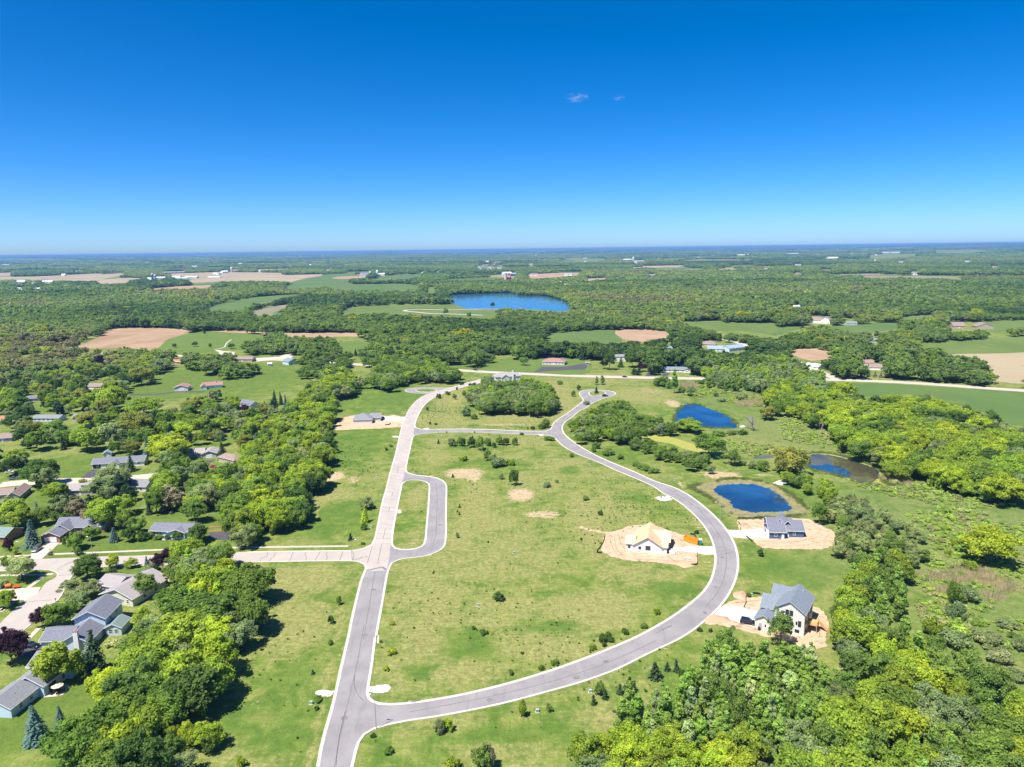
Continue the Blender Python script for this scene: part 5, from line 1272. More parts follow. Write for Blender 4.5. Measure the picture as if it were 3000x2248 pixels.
# orange tank and trailer on the lower left driveway
x, y = G(*T('G', (95, 1190))[0])
r = tag(empty('orange_tank', (x, y, .04), .2), 'orange tank standing on the driveway at the left edge', 'tank')
M_org = surf('orange_enamel', (.75, .13, .015), (.65, .10, .012), 2, .5)
MB().tube((-.9, 0, .85), (.9, 0, .85), .62, .62, 18).build('barrel', M_org, r)
for s in (-.6, .6): MB().box(s - .1, -.5, 0, s + .1, .5, .35).build('foot', M_black, r)
MB().tube((0, 0, 1.45), (0, 0, 1.62), .2, .2, 10).build('cap', M_org, r)
x, y = G(*T('G', (180, 1192))[0])
r = tag(empty('utility_trailer', (x, y, .04), .15), 'small open trailer with orange sides beside the orange tank', 'trailer')
MB().box(-1.0, -.6, .5, 1.0, .6, .58).build('bed', M_org, r)
for y0, y1 in ((-.6, -.55), (.55, .6)): MB().box(-1, y0, .583, 1, y1, .95).build('side_board', M_org, r)
for s in (-1, 1): MB().tube((-.2, s * .62, .32), (-.2, s * .78, .32), .32, .32, 14).build('wheel', M_tyre, r)
MB().tube((1.0, 0, .5), (1.9, 0, .42), .04, .04, 6).build('drawbar', M_black, r)

# ------------------------------------------------------------------ building-site things
A, B = GP(T('H2', (1545, 720), (1895, 835)))
r = tag(empty('skip_container', (*A, .05), math.atan2(B[1] - A[1], B[0] - A[0])), 'orange waste container beside the unfinished house', 'container')
M_skip = surf('orange_steel', (.80, .30, .015), (.70, .24, .012), 1.5, .5)
Ls = math.dist(A, B)
MB().box(0, 0, .12, Ls, 2.2, .2).build('floor', M_skip, r)
for y0, y1 in ((0, .08), (2.12, 2.2)): MB().box(0, y0, .203, Ls, y1, 1.75).build('side_wall', M_skip, r)
for x0, x1 in ((0, .08), (Ls - .08, Ls)): MB().box(x0, .083, .203, x1, 2.117, 1.75).build('end_wall', M_skip, r)
for i in range(8): MB().box(.3 + i * (Ls - .6) / 7 - .06, -.1, .2, .3 + i * (Ls - .6) / 7 + .06, -.003, 1.7).build('rib', M_skip, r)
MB().box(-.02, -.12, 1.753, Ls + .02, .1, 1.86).build('rim_rail', M_skip, r)
MB().box(.4, .3, .21, Ls - .6, 1.9, .9).build('rubble', M_oldwood, r)
x, y = G(*T('H2', (1970, 820))[0])
r = tag(empty('portable_toilet', (x, y, .05), -.2), 'green portable toilet with white roof beside the waste container', 'toilet')
M_pt = surf('green_plastic', (.01, .22, .16), (.012, .18, .13), 2, .5)
MB().box(-.55, -.55, 0, .55, .55, 2.05).build('cabin', M_pt, r, bevel=.03)
MB().box(-.6, -.6, 2.053, .6, .6, 2.3).build('roof', M_gdoor, r, bevel=.06)
MB().box(-.36, -.6, .12, .36, -.553, 1.9).build('door', M_pt, r)
MB().tube((.4, .4, 2.3), (.4, .4, 2.7), .06, .06, 8).build('vent_pipe', M_gdoor, r)
x, y = G(*T('H2', (1650, 1170))[0])
for k in range(3):
    MBo = MB(); MBo.box(-1.2, -.5, .05 + k * .16, 1.2, .5, .19 + k * .16, Matrix.Rotation(.06 * k, 4, 'Z'))
    o = MBo.build('board_stack', M_wood if k < 2 else M_gdoor, None); o.location = (x, y, 0); o.rotation_euler = (0, 0, -.3 + k * .04)
    tag(o, '%s bundle of boards stacked on the unfinished house plot' % ('lowest', 'middle', 'topmost')[k], 'board stack', 'board stack on the plot')
o = MB().box(-1.1, -.8, 0, 1.1, .8, 1.1).build('wrapped_pallet', M_gdoor, None, bevel=.05); (x, y), = GP(T('H2', (1265, 1040))); o.location = (x, y, .04); tag(o, 'white wrapped pallet right of the unfinished house', 'pallet')
def fence_line(zone, pts, label, hgt=.75):
    L = smooth(GP(T(zone, *pts)), step=2.0)
    root = tag(empty('silt_fence', (L[0][0], L[0][1], 0)), label, 'fence', 'black silt fences of the building plots')
    ox, oy = L[0]
    vs, fs = [], []
    for i, (x, y) in enumerate(L):
        j = random.uniform(-.12, .12)
        vs += [(x - ox + j, y - oy + j, 0), (x - ox + j * .5, y - oy, hgt + random.uniform(-.1, .06))]
        if i: fs.append((2 * i - 2, 2 * i, 2 * i + 1, 2 * i - 1))
    o = mesh_obj('fabric', vs, fs, M_black, root)
    sm = o.modifiers.new('thick', 'SOLIDIFY'); sm.thickness = .03
    for i in range(0, len(L), 2):
        MB().box(L[i][0] - ox - .04, L[i][1] - oy - .1, 0, L[i][0] - ox + .04, L[i][1] - oy - .04, hgt + .25).build('stake', M_oldwood, root)
fence_line('D', [(200, 525), (185, 580), (155, 630), (132, 665), (175, 670)], 'black silt fence left of the unfinished house')
fence_line('D', [(945, 665), (948, 710), (940, 765), (900, 768)], 'black silt fence at the near corner of the unfinished plot')
fence_line('D', [(890, 515), (925, 520), (940, 545)], 'short black silt fence behind the waste container')
fence_line('D', [(1275, 388), (1400, 388), (1520, 380)], 'black silt fence along the near pond bank')
fence_line('D', [(1280, 420), (1300, 450), (1295, 480)], 'black silt fence left of the navy house plot')
fence_line('D', [(1345, 535), (1380, 565), (1395, 580)], 'black silt fence at the navy house driveway')
fence_line('D', [(1325, 1110), (1345, 1070), (1340, 1030), (1370, 1005)], 'black silt fence left of the white house drive')
fence_line('D', [(1395, 995), (1430, 1000), (1460, 1005)], 'short black silt fence behind the white house drive')
fence_line('H1', [(1550, 520), (1650, 510), (1700, 470)], 'dark silt fence on the grey house plot')

# ------------------------------------------------------------------ street lamps, poles, boxes, mailboxes
def lamp(zone, base, top, arm, label):
    (px, py), (tx, ty), (axx, ayy) = T(zone, base, top, arm)
    x, y = G(px, py); h = height_for(px, py, ty)
    d = (axx - tx) * mpp(px, py)
    r = tag(empty('street_lamp', (x, y, 0)), label, 'street lamp', 'street lamps of the new roads')
    MB().tube((0, 0, 0), (0, 0, h), .11, .065, 10).build('pole', M_steel, r)
    MB().tube((0, 0, 0), (0, 0, .35), .2, .18, 10).build('base', M_newconc, r)
    s = 1 if d >= 0 else -1; L = max(abs(d), 1.2)
    MB().tube((0, 0, h - .15), (s * L, 0, h + .15), .05, .04, 8).build('arm', M_steel, r)
    hd = MB().box(s * L - .38, -.17, h + .1, s * L + .38, .17, h + .26).build('lamp_head', M_gdoor, r, bevel=.05)
    MB().box(s * L - .26, -.12, h + .07, s * L + .26, .12, h + .097).build('lens', M_lens, hd)
lamp('A', (1365, 830), (1360, 640), (1400, 625), 'street lamp at the crossing of the two concrete streets')
lamp('D', (1132, 400), (1135, 255), (1095, 250), 'street lamp on the outer side of the loop beside the pond')
lamp('B', (1587, 1062), (1572, 745), (1560, 735), 'street lamp at the lower road junction')
lamp('F', (275, 720), (273, 632), (310, 627), 'street lamp by the grey new house driveway')
lamp('F', (557, 388), (557, 318), (585, 313), 'street lamp on the small roundabout island')
lamp('G', (998, 822), (980, 640), (960, 648), 'street lamp in front of the brick house')
lamp('E', (228, 510), (226, 430), (240, 425), 'street lamp behind the teardrop turnaround')
lamp('S', (1530, 1290), (1522, 1160), (1480, 1155), 'street lamp in front of the carport ranch')
lamp('L', (470, 1020), (450, 800), (430, 780), 'slim lamp post on the lawn left of the grey van')
def pole(zone, base, top, label):
    (px, py), (_, ty) = T(zone, base, (base[0], top)); x, y = G(px, py); h = height_for(px, py, ty)
    r = tag(empty('utility_pole', (x, y, 0), random.uniform(-.1, .1)), label, 'utility pole', 'utility poles')
    MB().tube((0, 0, 0), (0, 0, h), .17, .12, 8).build('pole', M_oldwood, r)
    MB().box(-1.2, -.06, h - .9, 1.2, .06, h - .75).build('crossarm', M_oldwood, r)
    for s in (-1.1, -.4, .4, 1.1): MB().tube((s, 0, h - .747), (s, 0, h - .5), .05, .05, 6).build('insulator', M_lens, r)
    return (x, y, h)
pp = [pole('F', (1032, 140), 52, 'utility pole left of the highway junction'), pole('F', (1645, 178), 68, 'utility pole beside the clinic parking lot'), pole('E', (675, 380), 270, 'utility pole at the highway driveways'), pole('Q', (660, 390), 295, 'utility pole in the conifer row at the right highway'), pole('Q', (1487, 440), 312, 'brown utility pole before the bushy right grove'), pole('Q', (2420, 560), 340, 'utility pole beyond the right edge'), pole('T2', (1857, 1172), 1105, 'utility pole north of the small roundabout'), pole('Q', (292, 268), 190, 'utility pole by the country road bend')]
M_wire = surf('cable', (.35, .36, .36), (.3, .3, .3), 2, .5)
for k, (a, b, lab) in enumerate(((3, 4, 'sagging power line left of the brown utility pole'), (4, 5, 'sagging power line right of the brown utility pole'))):
    A, B = Vector(pp[a]), Vector(pp[b]); b_ = MB(); n = 14
    for i in range(n):
        t0, t1 = i / n, (i + 1) / n
        q = [A.lerp(B, t) - Vector((0, 0, .6 + 2.2 * 4 * t * (1 - t) * .5)) for t in (t0, t1)]
        b_.tube(q[0], q[1], .05, .05, 5, False)
    tag(b_.build('power_line', M_wire, None), lab, 'cable')
M_box = surf('utility_box_green', (.30, .36, .33), (.25, .31, .28), 2, .6)
for z, p_, lab in (('C', (1035, 930), 'pale green transformer box beside the lower loop road'), ('C', (555, 70), 'grey transformer box in the middle of the meadow'), ('B', (985, 830), 'transformer box left of the lower junction'), ('F', (110, 1028), 'white-topped utility box west of the concrete street'), ('F', (15, 1310), 'utility box on the west meadow'), ('C', (1463, 770), 'small white marker box below the loop road'), ('E', (90, 1210), 'white utility box beside the upper loop road'), ('E', (875, 1352), 'utility box above the near pond'), ('D', (1385, 1010), 'white utility box at the white house drive'), ('A', (1540, 525), 'white marker box by the yellow conical tree'), ('E', (375, 1135), 'utility box in the roadside bushes'), ('P', (1505, 1622), 'utility box in the middle meadow')):
    x, y = G(*T(z, p_)[0])
    r = tag(empty('utility_box', (x, y, 0), random.uniform(-.3, .3)), lab, 'utility box', 'utility boxes'); r.scale = (.72, .72, .78)
    MB().box(-.7, -.6, .0, .7, .6, .12).build('pad', M_newconc, r)
    MB().box(-.55, -.45, .123, .55, .45, .95).build('cabinet', M_box, r, bevel=.03)
    MB().box(-.58, -.5, .953, .58, .48, 1.03).build('lid', M_box, r)
for z, p_, lab in (('L', (1090, 1020), 'dark mailbox cluster at the brick house driveway'), ('J', (1065, 160), 'dark mailbox beside the diagonal street'), ('G', (925, 845), 'mailbox on the verge of the side street'), ('H4', (505, 1240), 'black bin beside the white house garage')):
    x, y = G(*T(z, p_)[0])
    r = tag(empty('mailbox' if 'mail' in lab else 'bin', (x, y, 0), .3), lab, 'mailbox' if 'mail' in lab else 'bin')
    if 'mail' in lab:
        MB().box(-.06, -.06, 0, .06, .06, 1.05).build('post', M_oldwood, r); MB().box(-.16, -.3, 1.053, .16, .3, 1.35).build('box', M_black, r, bevel=.06); MB().box(.163, .05, 1.2, .19, .1, 1.45).build('flag', M_tail, r)
    else:
        MB().box(-.3, -.3, .08, .3, .3, 1.0).build('body', M_black, r, bevel=.04); MB().box(-.33, -.35, 1.003, .33, .33, 1.08).build('lid', M_black, r)
        for s in (-1, 1): MB().tube((s * .25, .3, .1), (s * .33, .3, .1), .1, .1, 10).build('wheel', M_tyre, r)

# ------------------------------------------------------------------ patio with parasol at the lower left house
patch('patio', 'V', [(350, 925), (430, 830), (520, 790), (640, 820), (580, 905), (450, 925)], M_walk, .04)
x, y = G(*T('V', (540, 885))[0])
r = tag(empty('parasol', (x, y, .04)), 'beige octagonal parasol over the patio table', 'parasol')
MB().tube((0, 0, 0), (0, 0, 2.55), .03, .03, 8).build('pole', M_steel, r)
for i in range(8):
    a0, a1 = i * math.pi / 4, (i + 1) * math.pi / 4
    mesh_obj('panel', [(0, 0, 2.6), (1.55 * math.cos(a0), 1.55 * math.sin(a0), 2.1), (1.55 * math.cos(a1), 1.55 * math.sin(a1), 2.1)], [(0, 1, 2)], surf('parasol_cloth', (.55, .43, .33), (.50, .39, .30), 2, .9) if i == 0 else bpy.data.materials['parasol_cloth'], r).modifiers.new('t', 'SOLIDIFY').thickness = .02
MB().tube((0, 0, 0), (0, 0, .08), .32, .32, 12).build('foot', M_black, r)
t_ = tag(empty('patio_table', (x, y, .04)), 'dark round patio table under the parasol', 'table')
tp = MB(); tp.tube((0, 0, .70), (0, 0, .74), .75, .75, 18); tp.build('table_top', M_black, t_)
for i in range(4): MB().box(.45 * math.cos(i * 1.571 + .8) - .03, .45 * math.sin(i * 1.571 + .8) - .03, 0, .45 * math.cos(i * 1.571 + .8) + .03, .45 * math.sin(i * 1.571 + .8) + .03, .697).build('leg', M_black, t_)
for i, lab in enumerate(('nearest the house', 'nearest the lawn', 'at the back', 'at the right')):
    a = i * math.pi / 2 + .4
    c_ = tag(empty('patio_chair', (x + 1.25 * math.cos(a), y + 1.25 * math.sin(a), .04), a - math.pi / 2), 'dark patio chair %s under the parasol' % lab, 'chair', 'patio chairs')
    MB().box(-.25, -.25, .42, .25, .25, .47).build('seat', M_black, c_); MB().box(-.25, .2, .473, .25, .25, .95).build('backrest', M_black, c_)
    for sx in (-.22, .22):
        for sy in (-.22, .22): MB().box(sx - .02, sy - .02, 0, sx + .02, sy + .02, .417).build('leg', M_black, c_)
# blue paddling pool and garden clutter behind the cream house
x, y = G(*T('G', (1800, 1250))[0]); r = tag(empty('paddling_pool', (x, y, 0)), 'small blue paddling pool in the garden right of the cream house', 'pool')
MB().tube((0, 0, 0), (0, 0, .35), .95, 1.0, 20, False).build('rim', P_blue, r); MB().tube((0, 0, .2), (0, 0, .25), .93, .93, 20).build('water', M_water, r)
patch('garden_terrace', 'G', [(1690, 1090), (1740, 1045), (1810, 1060), (1820, 1130), (1780, 1210), (1700, 1200)], M_drive, .035)
for k, (p_, lab) in enumerate((((1720, 1110), 'white garden swing on the terrace right of the cream house'), ((1865, 1390), 'white garden table in the trees right of the cream house'))):
    x, y = G(*T('G', p_)[0]); r = tag(empty('garden_bench', (x, y, 0), .5), lab, 'garden bench')
    MB().box(-.9, -.4, .45, .9, .4, .52).build('seat', M_gdoor, r); MB().box(-.9, .4, .5, .9, .46, 1.1).build('backrest', M_gdoor, r)
    for sx in (-.85, .85): MB().box(sx - .04, -.35, 0, sx + .04, .35, .447).build('leg', M_gdoor, r)
x, y = G(*T('V', (490, 540))[0])
# timber edging and little conifers of the garden by the black drive
for pts, lab in (([(10, 530), (290, 510)], 'far brown timber bed edge by the black drive'), ([(30, 565), (245, 552)], 'near brown timber bed edge by the black drive')):
    L = GP(T('A', *pts)); a, b = Vector((*L[0], 0)), Vector((*L[1], 0))
    o = MB().box(0, -.5, 0, (b - a).length, .5, .28).build('timber_edging', WL['cedar'], None); o.location = a; o.rotation_euler = (0, 0, math.atan2((b - a).y, (b - a).x)); tag(o, lab, 'edging', 'timber bed edges')
A, B = GP(T('G', (1100, 568), (1210, 565)))
r = tag(empty('garden_fence', (*A, 0), math.atan2(B[1] - A[1], B[0] - A[0])), 'grey wooden garden fence right of the brick house', 'fence')
nL = int(math.dist(A, B) / .3)
for i in range(nL): MB().box(i * .3 + .01, 0, .05, i * .3 + .27, .04, 1.3).build('board', M_oldwood, r)
for z in (.3, 1.0): MB().box(0, .043, z, nL * .3, .1, z + .1).build('rail', M_oldwood, r)
# small canopy roof near the left highway
x, y = G(*T('T2', (385, 1045))[0]); r = tag(empty('salt_shelter', (x, y, 0), .1), 'pale arched shelter beside the left highway', 'shelter')
v = MB(); n = 10
prof = [(12 * math.cos(math.pi * i / n), 7.5 * math.sin(math.pi * i / n)) for i in range(n + 1)]
v.prism(prof, 0, 16, 'y'); v.build('shell', surf('shelter_canvas', (.55, .47, .36), (.48, .41, .31), .4, .9), r)
MB().box(-8, -.3, 0, 8, -.02, 4.2).build('opening_shade_panel', M_black, r)  # black panel paints the shade in the shelter mouth

# ------------------------------------------------------------------ vegetation: crown meshes
def foliage_mat(name):
    m, nt, p = new_mat(name)
    tone = N(nt, 'Attribute', attribute_name='tone').outputs['Fac']
    oi = N(nt, 'ObjectInfo')
    ti = N(nt, 'Attribute', attribute_name='tint', attribute_type='INSTANCER')
    base = mix(nt, math_(nt, 'GREATER_THAN', ti.outputs['Fac'], .0005), oi.outputs['Color'], ti.outputs['Color'])
    hv = N(nt, 'HueSaturation')
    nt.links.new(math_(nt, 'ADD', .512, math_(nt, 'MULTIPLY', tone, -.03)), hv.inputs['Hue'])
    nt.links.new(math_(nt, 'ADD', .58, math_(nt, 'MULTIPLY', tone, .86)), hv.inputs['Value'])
    nt.links.new(base, hv.inputs['Color'])
    nt.links.new(hv.outputs[0], p.inputs['Base Color'])
    p.inputs['Roughness'].default_value = .7; p.inputs['Specular IOR Level'].default_value = .2
    tr = N(nt, 'BsdfTranslucent')
    br = N(nt, 'HueSaturation'); br.inputs['Value'].default_value = 1.6; br.inputs['Saturation'].default_value = 1.08
    nt.links.new(hv.outputs[0], br.inputs['Color']); nt.links.new(br.outputs[0], tr.inputs['Color'])
    mx = N(nt, 'MixShader'); mx.inputs[0].default_value = .50
    nt.links.new(p.outputs[0], mx.inputs[1]); nt.links.new(tr.outputs[0], mx.inputs[2])
    nt.links.new(mx.outputs[0], nt.nodes['Material Output'].inputs['Surface'])
    return m
M_leaf = M_leafs = foliage_mat('leaves')
M_bark = surf('bark', (.085, .065, .05), (.12, .095, .075), 3, .95)
M_barkp = surf('pale_bark', (.30, .28, .24), (.22, .20, .17), 3, .95)
M_barkd = surf('bleached_wood', (.34, .31, .28), (.27, .24, .22), 3, .95)

ICO_V, ICO_F = None, None
def _ico():
    global ICO_V, ICO_F
    b = bmesh.new(); bmesh.ops.create_icosphere(b, subdivisions=1, radius=1)
    ICO_V = np.array([v.co[:] for v in b.verts]); ICO_F = np.array([[v.index for v in f.verts] for f in b.faces]); b.free()
_ico()

def unit(v): return v / np.maximum(np.linalg.norm(v, axis=-1, keepdims=True), 1e-9)

def leaf_mesh(name, P, Nn, size, tone, core=None, long=1.25, mat=None):
    """diamond leaf sprays at P facing Nn; core = list of (centre, radius xyz, tone) solid inner masses"""
    n = len(P)
    a = unit(np.cross(Nn, rng.normal(size=(n, 3)))); b = np.cross(Nn, a)
    s = np.asarray(size).reshape(-1, 1) if np.ndim(size) else np.full((n, 1), size)
    bend = Nn * s * .18
    V = np.stack([P + a * s * long * .5 - bend, P + b * s * .5, P - a * s * long * .5 - bend, P - b * s * .5], 1).reshape(-1, 3)
    F = [np.arange(n * 4).reshape(n, 4)]
    tn = np.repeat(tone, 4)
    loops = [F[0].ravel()]; tot = [np.full(n, 4)]
    if core:
        off = len(V); CV, CF, CT = [], [], []
        for c, r, t in core:
            CV.append(np.array(c) + ICO_V * np.array(r) * (1 + rng.normal(0, .10, (len(ICO_V), 1)))); CF.append(ICO_F + off); off += len(ICO_V); CT.append(np.full(len(ICO_V), t))
        V = np.vstack([V] + CV); tn = np.r_[tn, np.concatenate(CT)]
        cf = np.vstack(CF); loops.append(cf.ravel()); tot.append(np.full(len(cf), 3))
    me = bpy.data.meshes.new(name)
    L = np.concatenate(loops); TT = np.concatenate(tot)
    me.vertices.add(len(V)); me.vertices.foreach_set('co', V.astype(np.float32).ravel())
    me.loops.add(len(L)); me.loops.foreach_set('vertex_index', L.astype(np.int32))
    me.polygons.add(len(TT)); me.polygons.foreach_set('loop_start', np.r_[0, np.cumsum(TT)[:-1]].astype(np.int32)); me.polygons.foreach_set('loop_total', TT.astype(np.int32))
    me.update(calc_edges=True)
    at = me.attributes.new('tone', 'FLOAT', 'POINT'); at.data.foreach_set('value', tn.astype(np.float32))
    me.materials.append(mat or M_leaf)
    return me

def crown(name, rx, rz, zc, nc, nl, leaf, cr=(.30, .44), shape='round', core=True, mat=None, low=-.55, jit=.25):
    """clumped crown around (0,0,zc): nc clumps, nl leaf sprays each"""
    d = unit(rng.normal(size=(nc * 3, 3))); d = d[d[:, 2] > low][:nc]; nc = len(d)
    lump = 1 + .16 * np.sin(d[:, 0] * 3.1 + rng.uniform(0, 6)) + .13 * np.sin(d[:, 1] * 4.3 + rng.uniform(0, 6)) + rng.normal(0, .07, nc)
    rr = rng.uniform(.40, .95, nc) * lump
    outl = rng.random(nc) < .14
    rr[outl] = rng.uniform(.95, 1.18, outl.sum())
    C = d * rr[:, None] * np.array([rx, rx, rz])
    if shape == 'cone': C[:, :2] *= (1 - .55 * np.clip((C[:, 2:] / rz + .3), 0, 1))
    if shape == 'vase': C[:, :2] *= (.72 + .35 * np.clip(C[:, 2:] / rz + .5, 0, 1.2))
    R_ = rng.uniform(*cr, nc) * rx
    R_[outl] *= .6
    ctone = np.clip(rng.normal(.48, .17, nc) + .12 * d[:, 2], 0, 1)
    dd = unit(rng.normal(size=(nc, nl, 3)) + d[:, None, :] * .75 + np.array([0, 0, .25]))
    P = C[:, None, :] + dd * (R_[:, None, None] * rng.uniform(.55, 1.28, (nc, nl, 1))) * np.array([1, 1, .82])
    Nn = unit(dd * .8 + rng.normal(size=dd.shape) * .55 + np.array([0, 0, .3]))
    tone = np.clip(ctone[:, None] + rng.normal(0, .13, (nc, nl)), 0, 1)
    P = P.reshape(-1, 3); P[:, 2] += zc
    P[:, 2] = np.maximum(P[:, 2], .15)
    cores = [((c[0], c[1], c[2] + zc), (r * .6, r * .6, r * .48), .55) for c, r in zip(C, R_)] if core else []  # core tone raised to lift the shade between leaf clumps
    if core: cores.append(((0, 0, zc), (rx * .45, rx * .45, rz * .5), .45))
    sz = leaf * rng.uniform(.65, 1.35, len(P))
    return leaf_mesh(name, P, Nn.reshape(-1, 3), sz, tone.ravel(), cores, mat=mat)

def conifer(name, r, h, tiers, per, leaf, mat=None, droop=.35, ragged=.15):
    P, Nn, tn, sz = [], [], [], []
    for i in range(tiers):
        t = (i + .3) / tiers
        z = h * (.06 + .93 * t); rad = r * (1 - t) ** .88 * (1 + rng.normal(0, ragged * .5)) + .12
        k = max(5, int(per * (1 - t) + 4))
        for j in range(k):
            a = 2 * math.pi * (j + rng.uniform(0, .8)) / k; L = rad * rng.uniform(1 - ragged * 1.6, 1.06)
            tone = np.clip(rng.normal(.5, .14), 0, 1)
            m = max(2, int(L / (leaf * .55)))
            for q in range(m):
                f = (q + .7) / m
                x = math.cos(a) * L * f; y = math.sin(a) * L * f
                P.append((x + rng.normal(0, leaf * .22), y + rng.normal(0, leaf * .22), z - droop * L * f * .55 + rng.normal(0, .05 * h / tiers)))
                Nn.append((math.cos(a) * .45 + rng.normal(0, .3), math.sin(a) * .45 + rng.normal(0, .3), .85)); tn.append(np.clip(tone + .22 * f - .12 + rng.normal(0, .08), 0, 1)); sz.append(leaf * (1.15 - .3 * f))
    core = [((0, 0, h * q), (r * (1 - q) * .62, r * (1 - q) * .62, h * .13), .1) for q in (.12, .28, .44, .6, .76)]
    return leaf_mesh(name, np.array(P), unit(np.array(Nn)), np.array(sz), np.array(tn), core, 1.5, mat)

def trunk_mesh(name, h, r, limbs, spread, mat, start=.35):
    b = MB()
    pts = [Vector((0, 0, -.15))]
    for i in range(1, 5): pts.append(Vector((rng.normal(0, r * .5), rng.normal(0, r * .5), h * i / 4)))
    for i in range(4): b.tube(pts[i], pts[i + 1], r * (1 - i * .22), r * (1 - (i + 1) * .22), 7, i in (0, 3))
    for k in range(limbs):
        t = rng.uniform(start, .95); a = rng.uniform(0, 6.28)
        p0 = Vector((0, 0, h * t)); L = spread * rng.uniform(.6, 1.0) * (1.15 - .5 * t)
        p1 = p0 + Vector((math.cos(a) * L * .5, math.sin(a) * L * .5, L * .5)); p2 = p1 + Vector((math.cos(a + .4) * L * .5, math.sin(a + .4) * L * .5, L * .35))
        rr = r * (.55 - .3 * t)
        b.tube(p0, p1, rr, rr * .65, 5, False); b.tube(p1, p2, rr * .65, rr * .25, 5, True)
    me = bpy.data.meshes.new(name); me.from_pydata(b.v, [], b.f); me.materials.append(mat); me.update()
    return me

# prototypes are modelled 10 m tall (bushes 3 m) and scaled per tree
PROTO = {}
def proto(kind, crowns, trunks): PROTO[kind] = (crowns, trunks)
tb = [trunk_mesh('trunk', 5.6, .26, 7, 2.6, M_bark) for _ in range(3)]
proto('round', [crown('crown', 4.1, 3.9, 6.0, 54, 130, .43, (.22, .46)) for _ in range(7)], tb)
proto('broad', [crown('crown', 5.0, 3.6, 6.1, 66, 130, .43, (.18, .38)) for _ in range(4)], tb)
proto('airy', [crown('crown', 3.6, 4.2, 5.8, 48, 90, .36, (.2, .42), core=False) for _ in range(4)], [trunk_mesh('trunk', 7.5, .2, 12, 2.4, M_bark) for _ in range(2)])
proto('willow', [crown('crown', 4.4, 3.7, 5.2, 58, 120, .36, (.16, .36), 'vase', low=-.8) for _ in range(4)], tb)
proto('poplar', [crown('crown', 1.75, 4.7, 5.5, 50, 60, .34, (.24, .46), 'cone', core=False, low=-.95) for _ in range(4)], [trunk_mesh('trunk', 9.3, .15, 10, 1.2, M_barkp, .2) for _ in range(3)])
proto('spruce', [conifer('crown', 2.75, 10, 17, 17, .55) for _ in range(4)], [trunk_mesh('trunk', 9.0, .18, 0, 0, M_bark)])
proto('pine', [crown('crown', 3.2, 4.7, 5.4, 44, 78, .50, (.28, .42), 'cone', low=-.9) for _ in range(3)], tb)
proto('bush', [crown('crown', 2.1, 1.45, 1.45, 26, 60, .34, (.32, .48), low=-.35) for _ in range(5)], [trunk_mesh('stem', 1.5, .06, 5, 1.0, M_bark, .1)])
proto('sapling', [conifer('crown', 1.05, 3, 9, 11, .36, ragged=.3) for _ in range(3)], [trunk_mesh('stem', 2.6, .05, 0, 0, M_bark)])
def bare_mesh(name):
    b = MB()
    def grow(p, d, L, r, k):
        q = p + d * L
        b.tube(p, q, r, r * .6, 5, k == 0)
        if k == 0: return
        for _ in range(3 if k > 1 else 4):
            nd = (d + Vector(rng.normal(0, .5, 3)) + Vector((0, 0, .12))).normalized()
            grow(p.lerp(q, random.uniform(.55, 1)), nd, L * random.uniform(.55, .8), r * .55, k - 1)
    for i in range(3): grow(Vector((rng.normal(0, .3), rng.normal(0, .3), -.2)), Vector((rng.normal(0, .25), rng.normal(0, .25), 1)).normalized(), 3.4, .26, 4)
    me = bpy.data.meshes.new(name); me.from_pydata(b.v, [], b.f); me.materials.append(M_barkd); me.update()
    return me
BARE = [bare_mesh('branches') for _ in range(2)]

TINT = {'y': (.320, .405, .042), 'l': (.258, .355, .047), 'g': (.170, .268, .048), 'd': (.105, .182, .040), 's': (.240, .305, .130), 'w': (.290, .350, .140),
        'o': (.262, .292, .066), 'p': (.066, .029, .042), 'b': (.135, .220, .198), 'n': (.062, .114, .050), 'r': (.285, .270, .160), 'v': (.360, .415, .195), 'k': (.188, .282, .062)}
TNAME = {'y': 'bright yellow-green', 'l': 'light green', 'g': 'fresh green', 'd': 'dark green', 's': 'grey-green', 'w': 'pale sage', 'o': 'olive-rust', 'p': 'dark purple', 'b': 'blue-green', 'n': 'deep green', 'r': 'brownish', 'v': 'pale flowering', 'k': 'mid green'}
OBJN = {'round': 'broadleaf_tree', 'broad': 'broadleaf_tree', 'airy': 'airy_tree', 'willow': 'willow_tree', 'poplar': 'aspen_tree', 'spruce': 'spruce_tree', 'pine': 'pine_tree', 'bush': 'bush', 'sapling': 'conifer_sapling'}
NOMH = {'bush': 3.0, 'sapling': 3.0}
NOMR = {'round': 4.6, 'broad': 5.5, 'airy': 4.1, 'willow': 4.9, 'poplar': 2.1, 'spruce': 2.8, 'pine': 3.3, 'bush': 2.4, 'sapling': 1.1}
CATN = {'bush': 'bush', 'sapling': 'sapling'}
PENDING = []
COUNT = {}
def tree(kind, x, y, h, rad, col, label, group=None, z=0.0, later=False):
    if later:
        PENDING.append((kind, x, y, h, rad, col, label, group)); return
    COUNT[OBJN[kind]] = COUNT.get(OBJN[kind], 0) + 1
    cs, ts = PROTO[kind]
    nh = NOMH.get(kind, 10.3 if kind != 'spruce' else 10.0)
    root = tag(empty(OBJN[kind], (x, y, z), random.uniform(0, 6.283)), label, CATN.get(kind, 'tree'), group)
    sz, sr = h / nh, rad / NOMR[kind]
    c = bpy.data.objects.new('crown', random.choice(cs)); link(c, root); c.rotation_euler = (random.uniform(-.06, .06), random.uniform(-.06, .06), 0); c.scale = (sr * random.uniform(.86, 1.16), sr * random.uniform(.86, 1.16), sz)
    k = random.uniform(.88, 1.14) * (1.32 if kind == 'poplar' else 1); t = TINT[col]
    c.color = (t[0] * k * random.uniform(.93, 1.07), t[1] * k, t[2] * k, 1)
    b = bpy.data.objects.new('trunk' if kind not in ('bush', 'sapling') else 'stem', random.choice(ts)); link(b, root); b.scale = (sr, sr, sz)
    return root
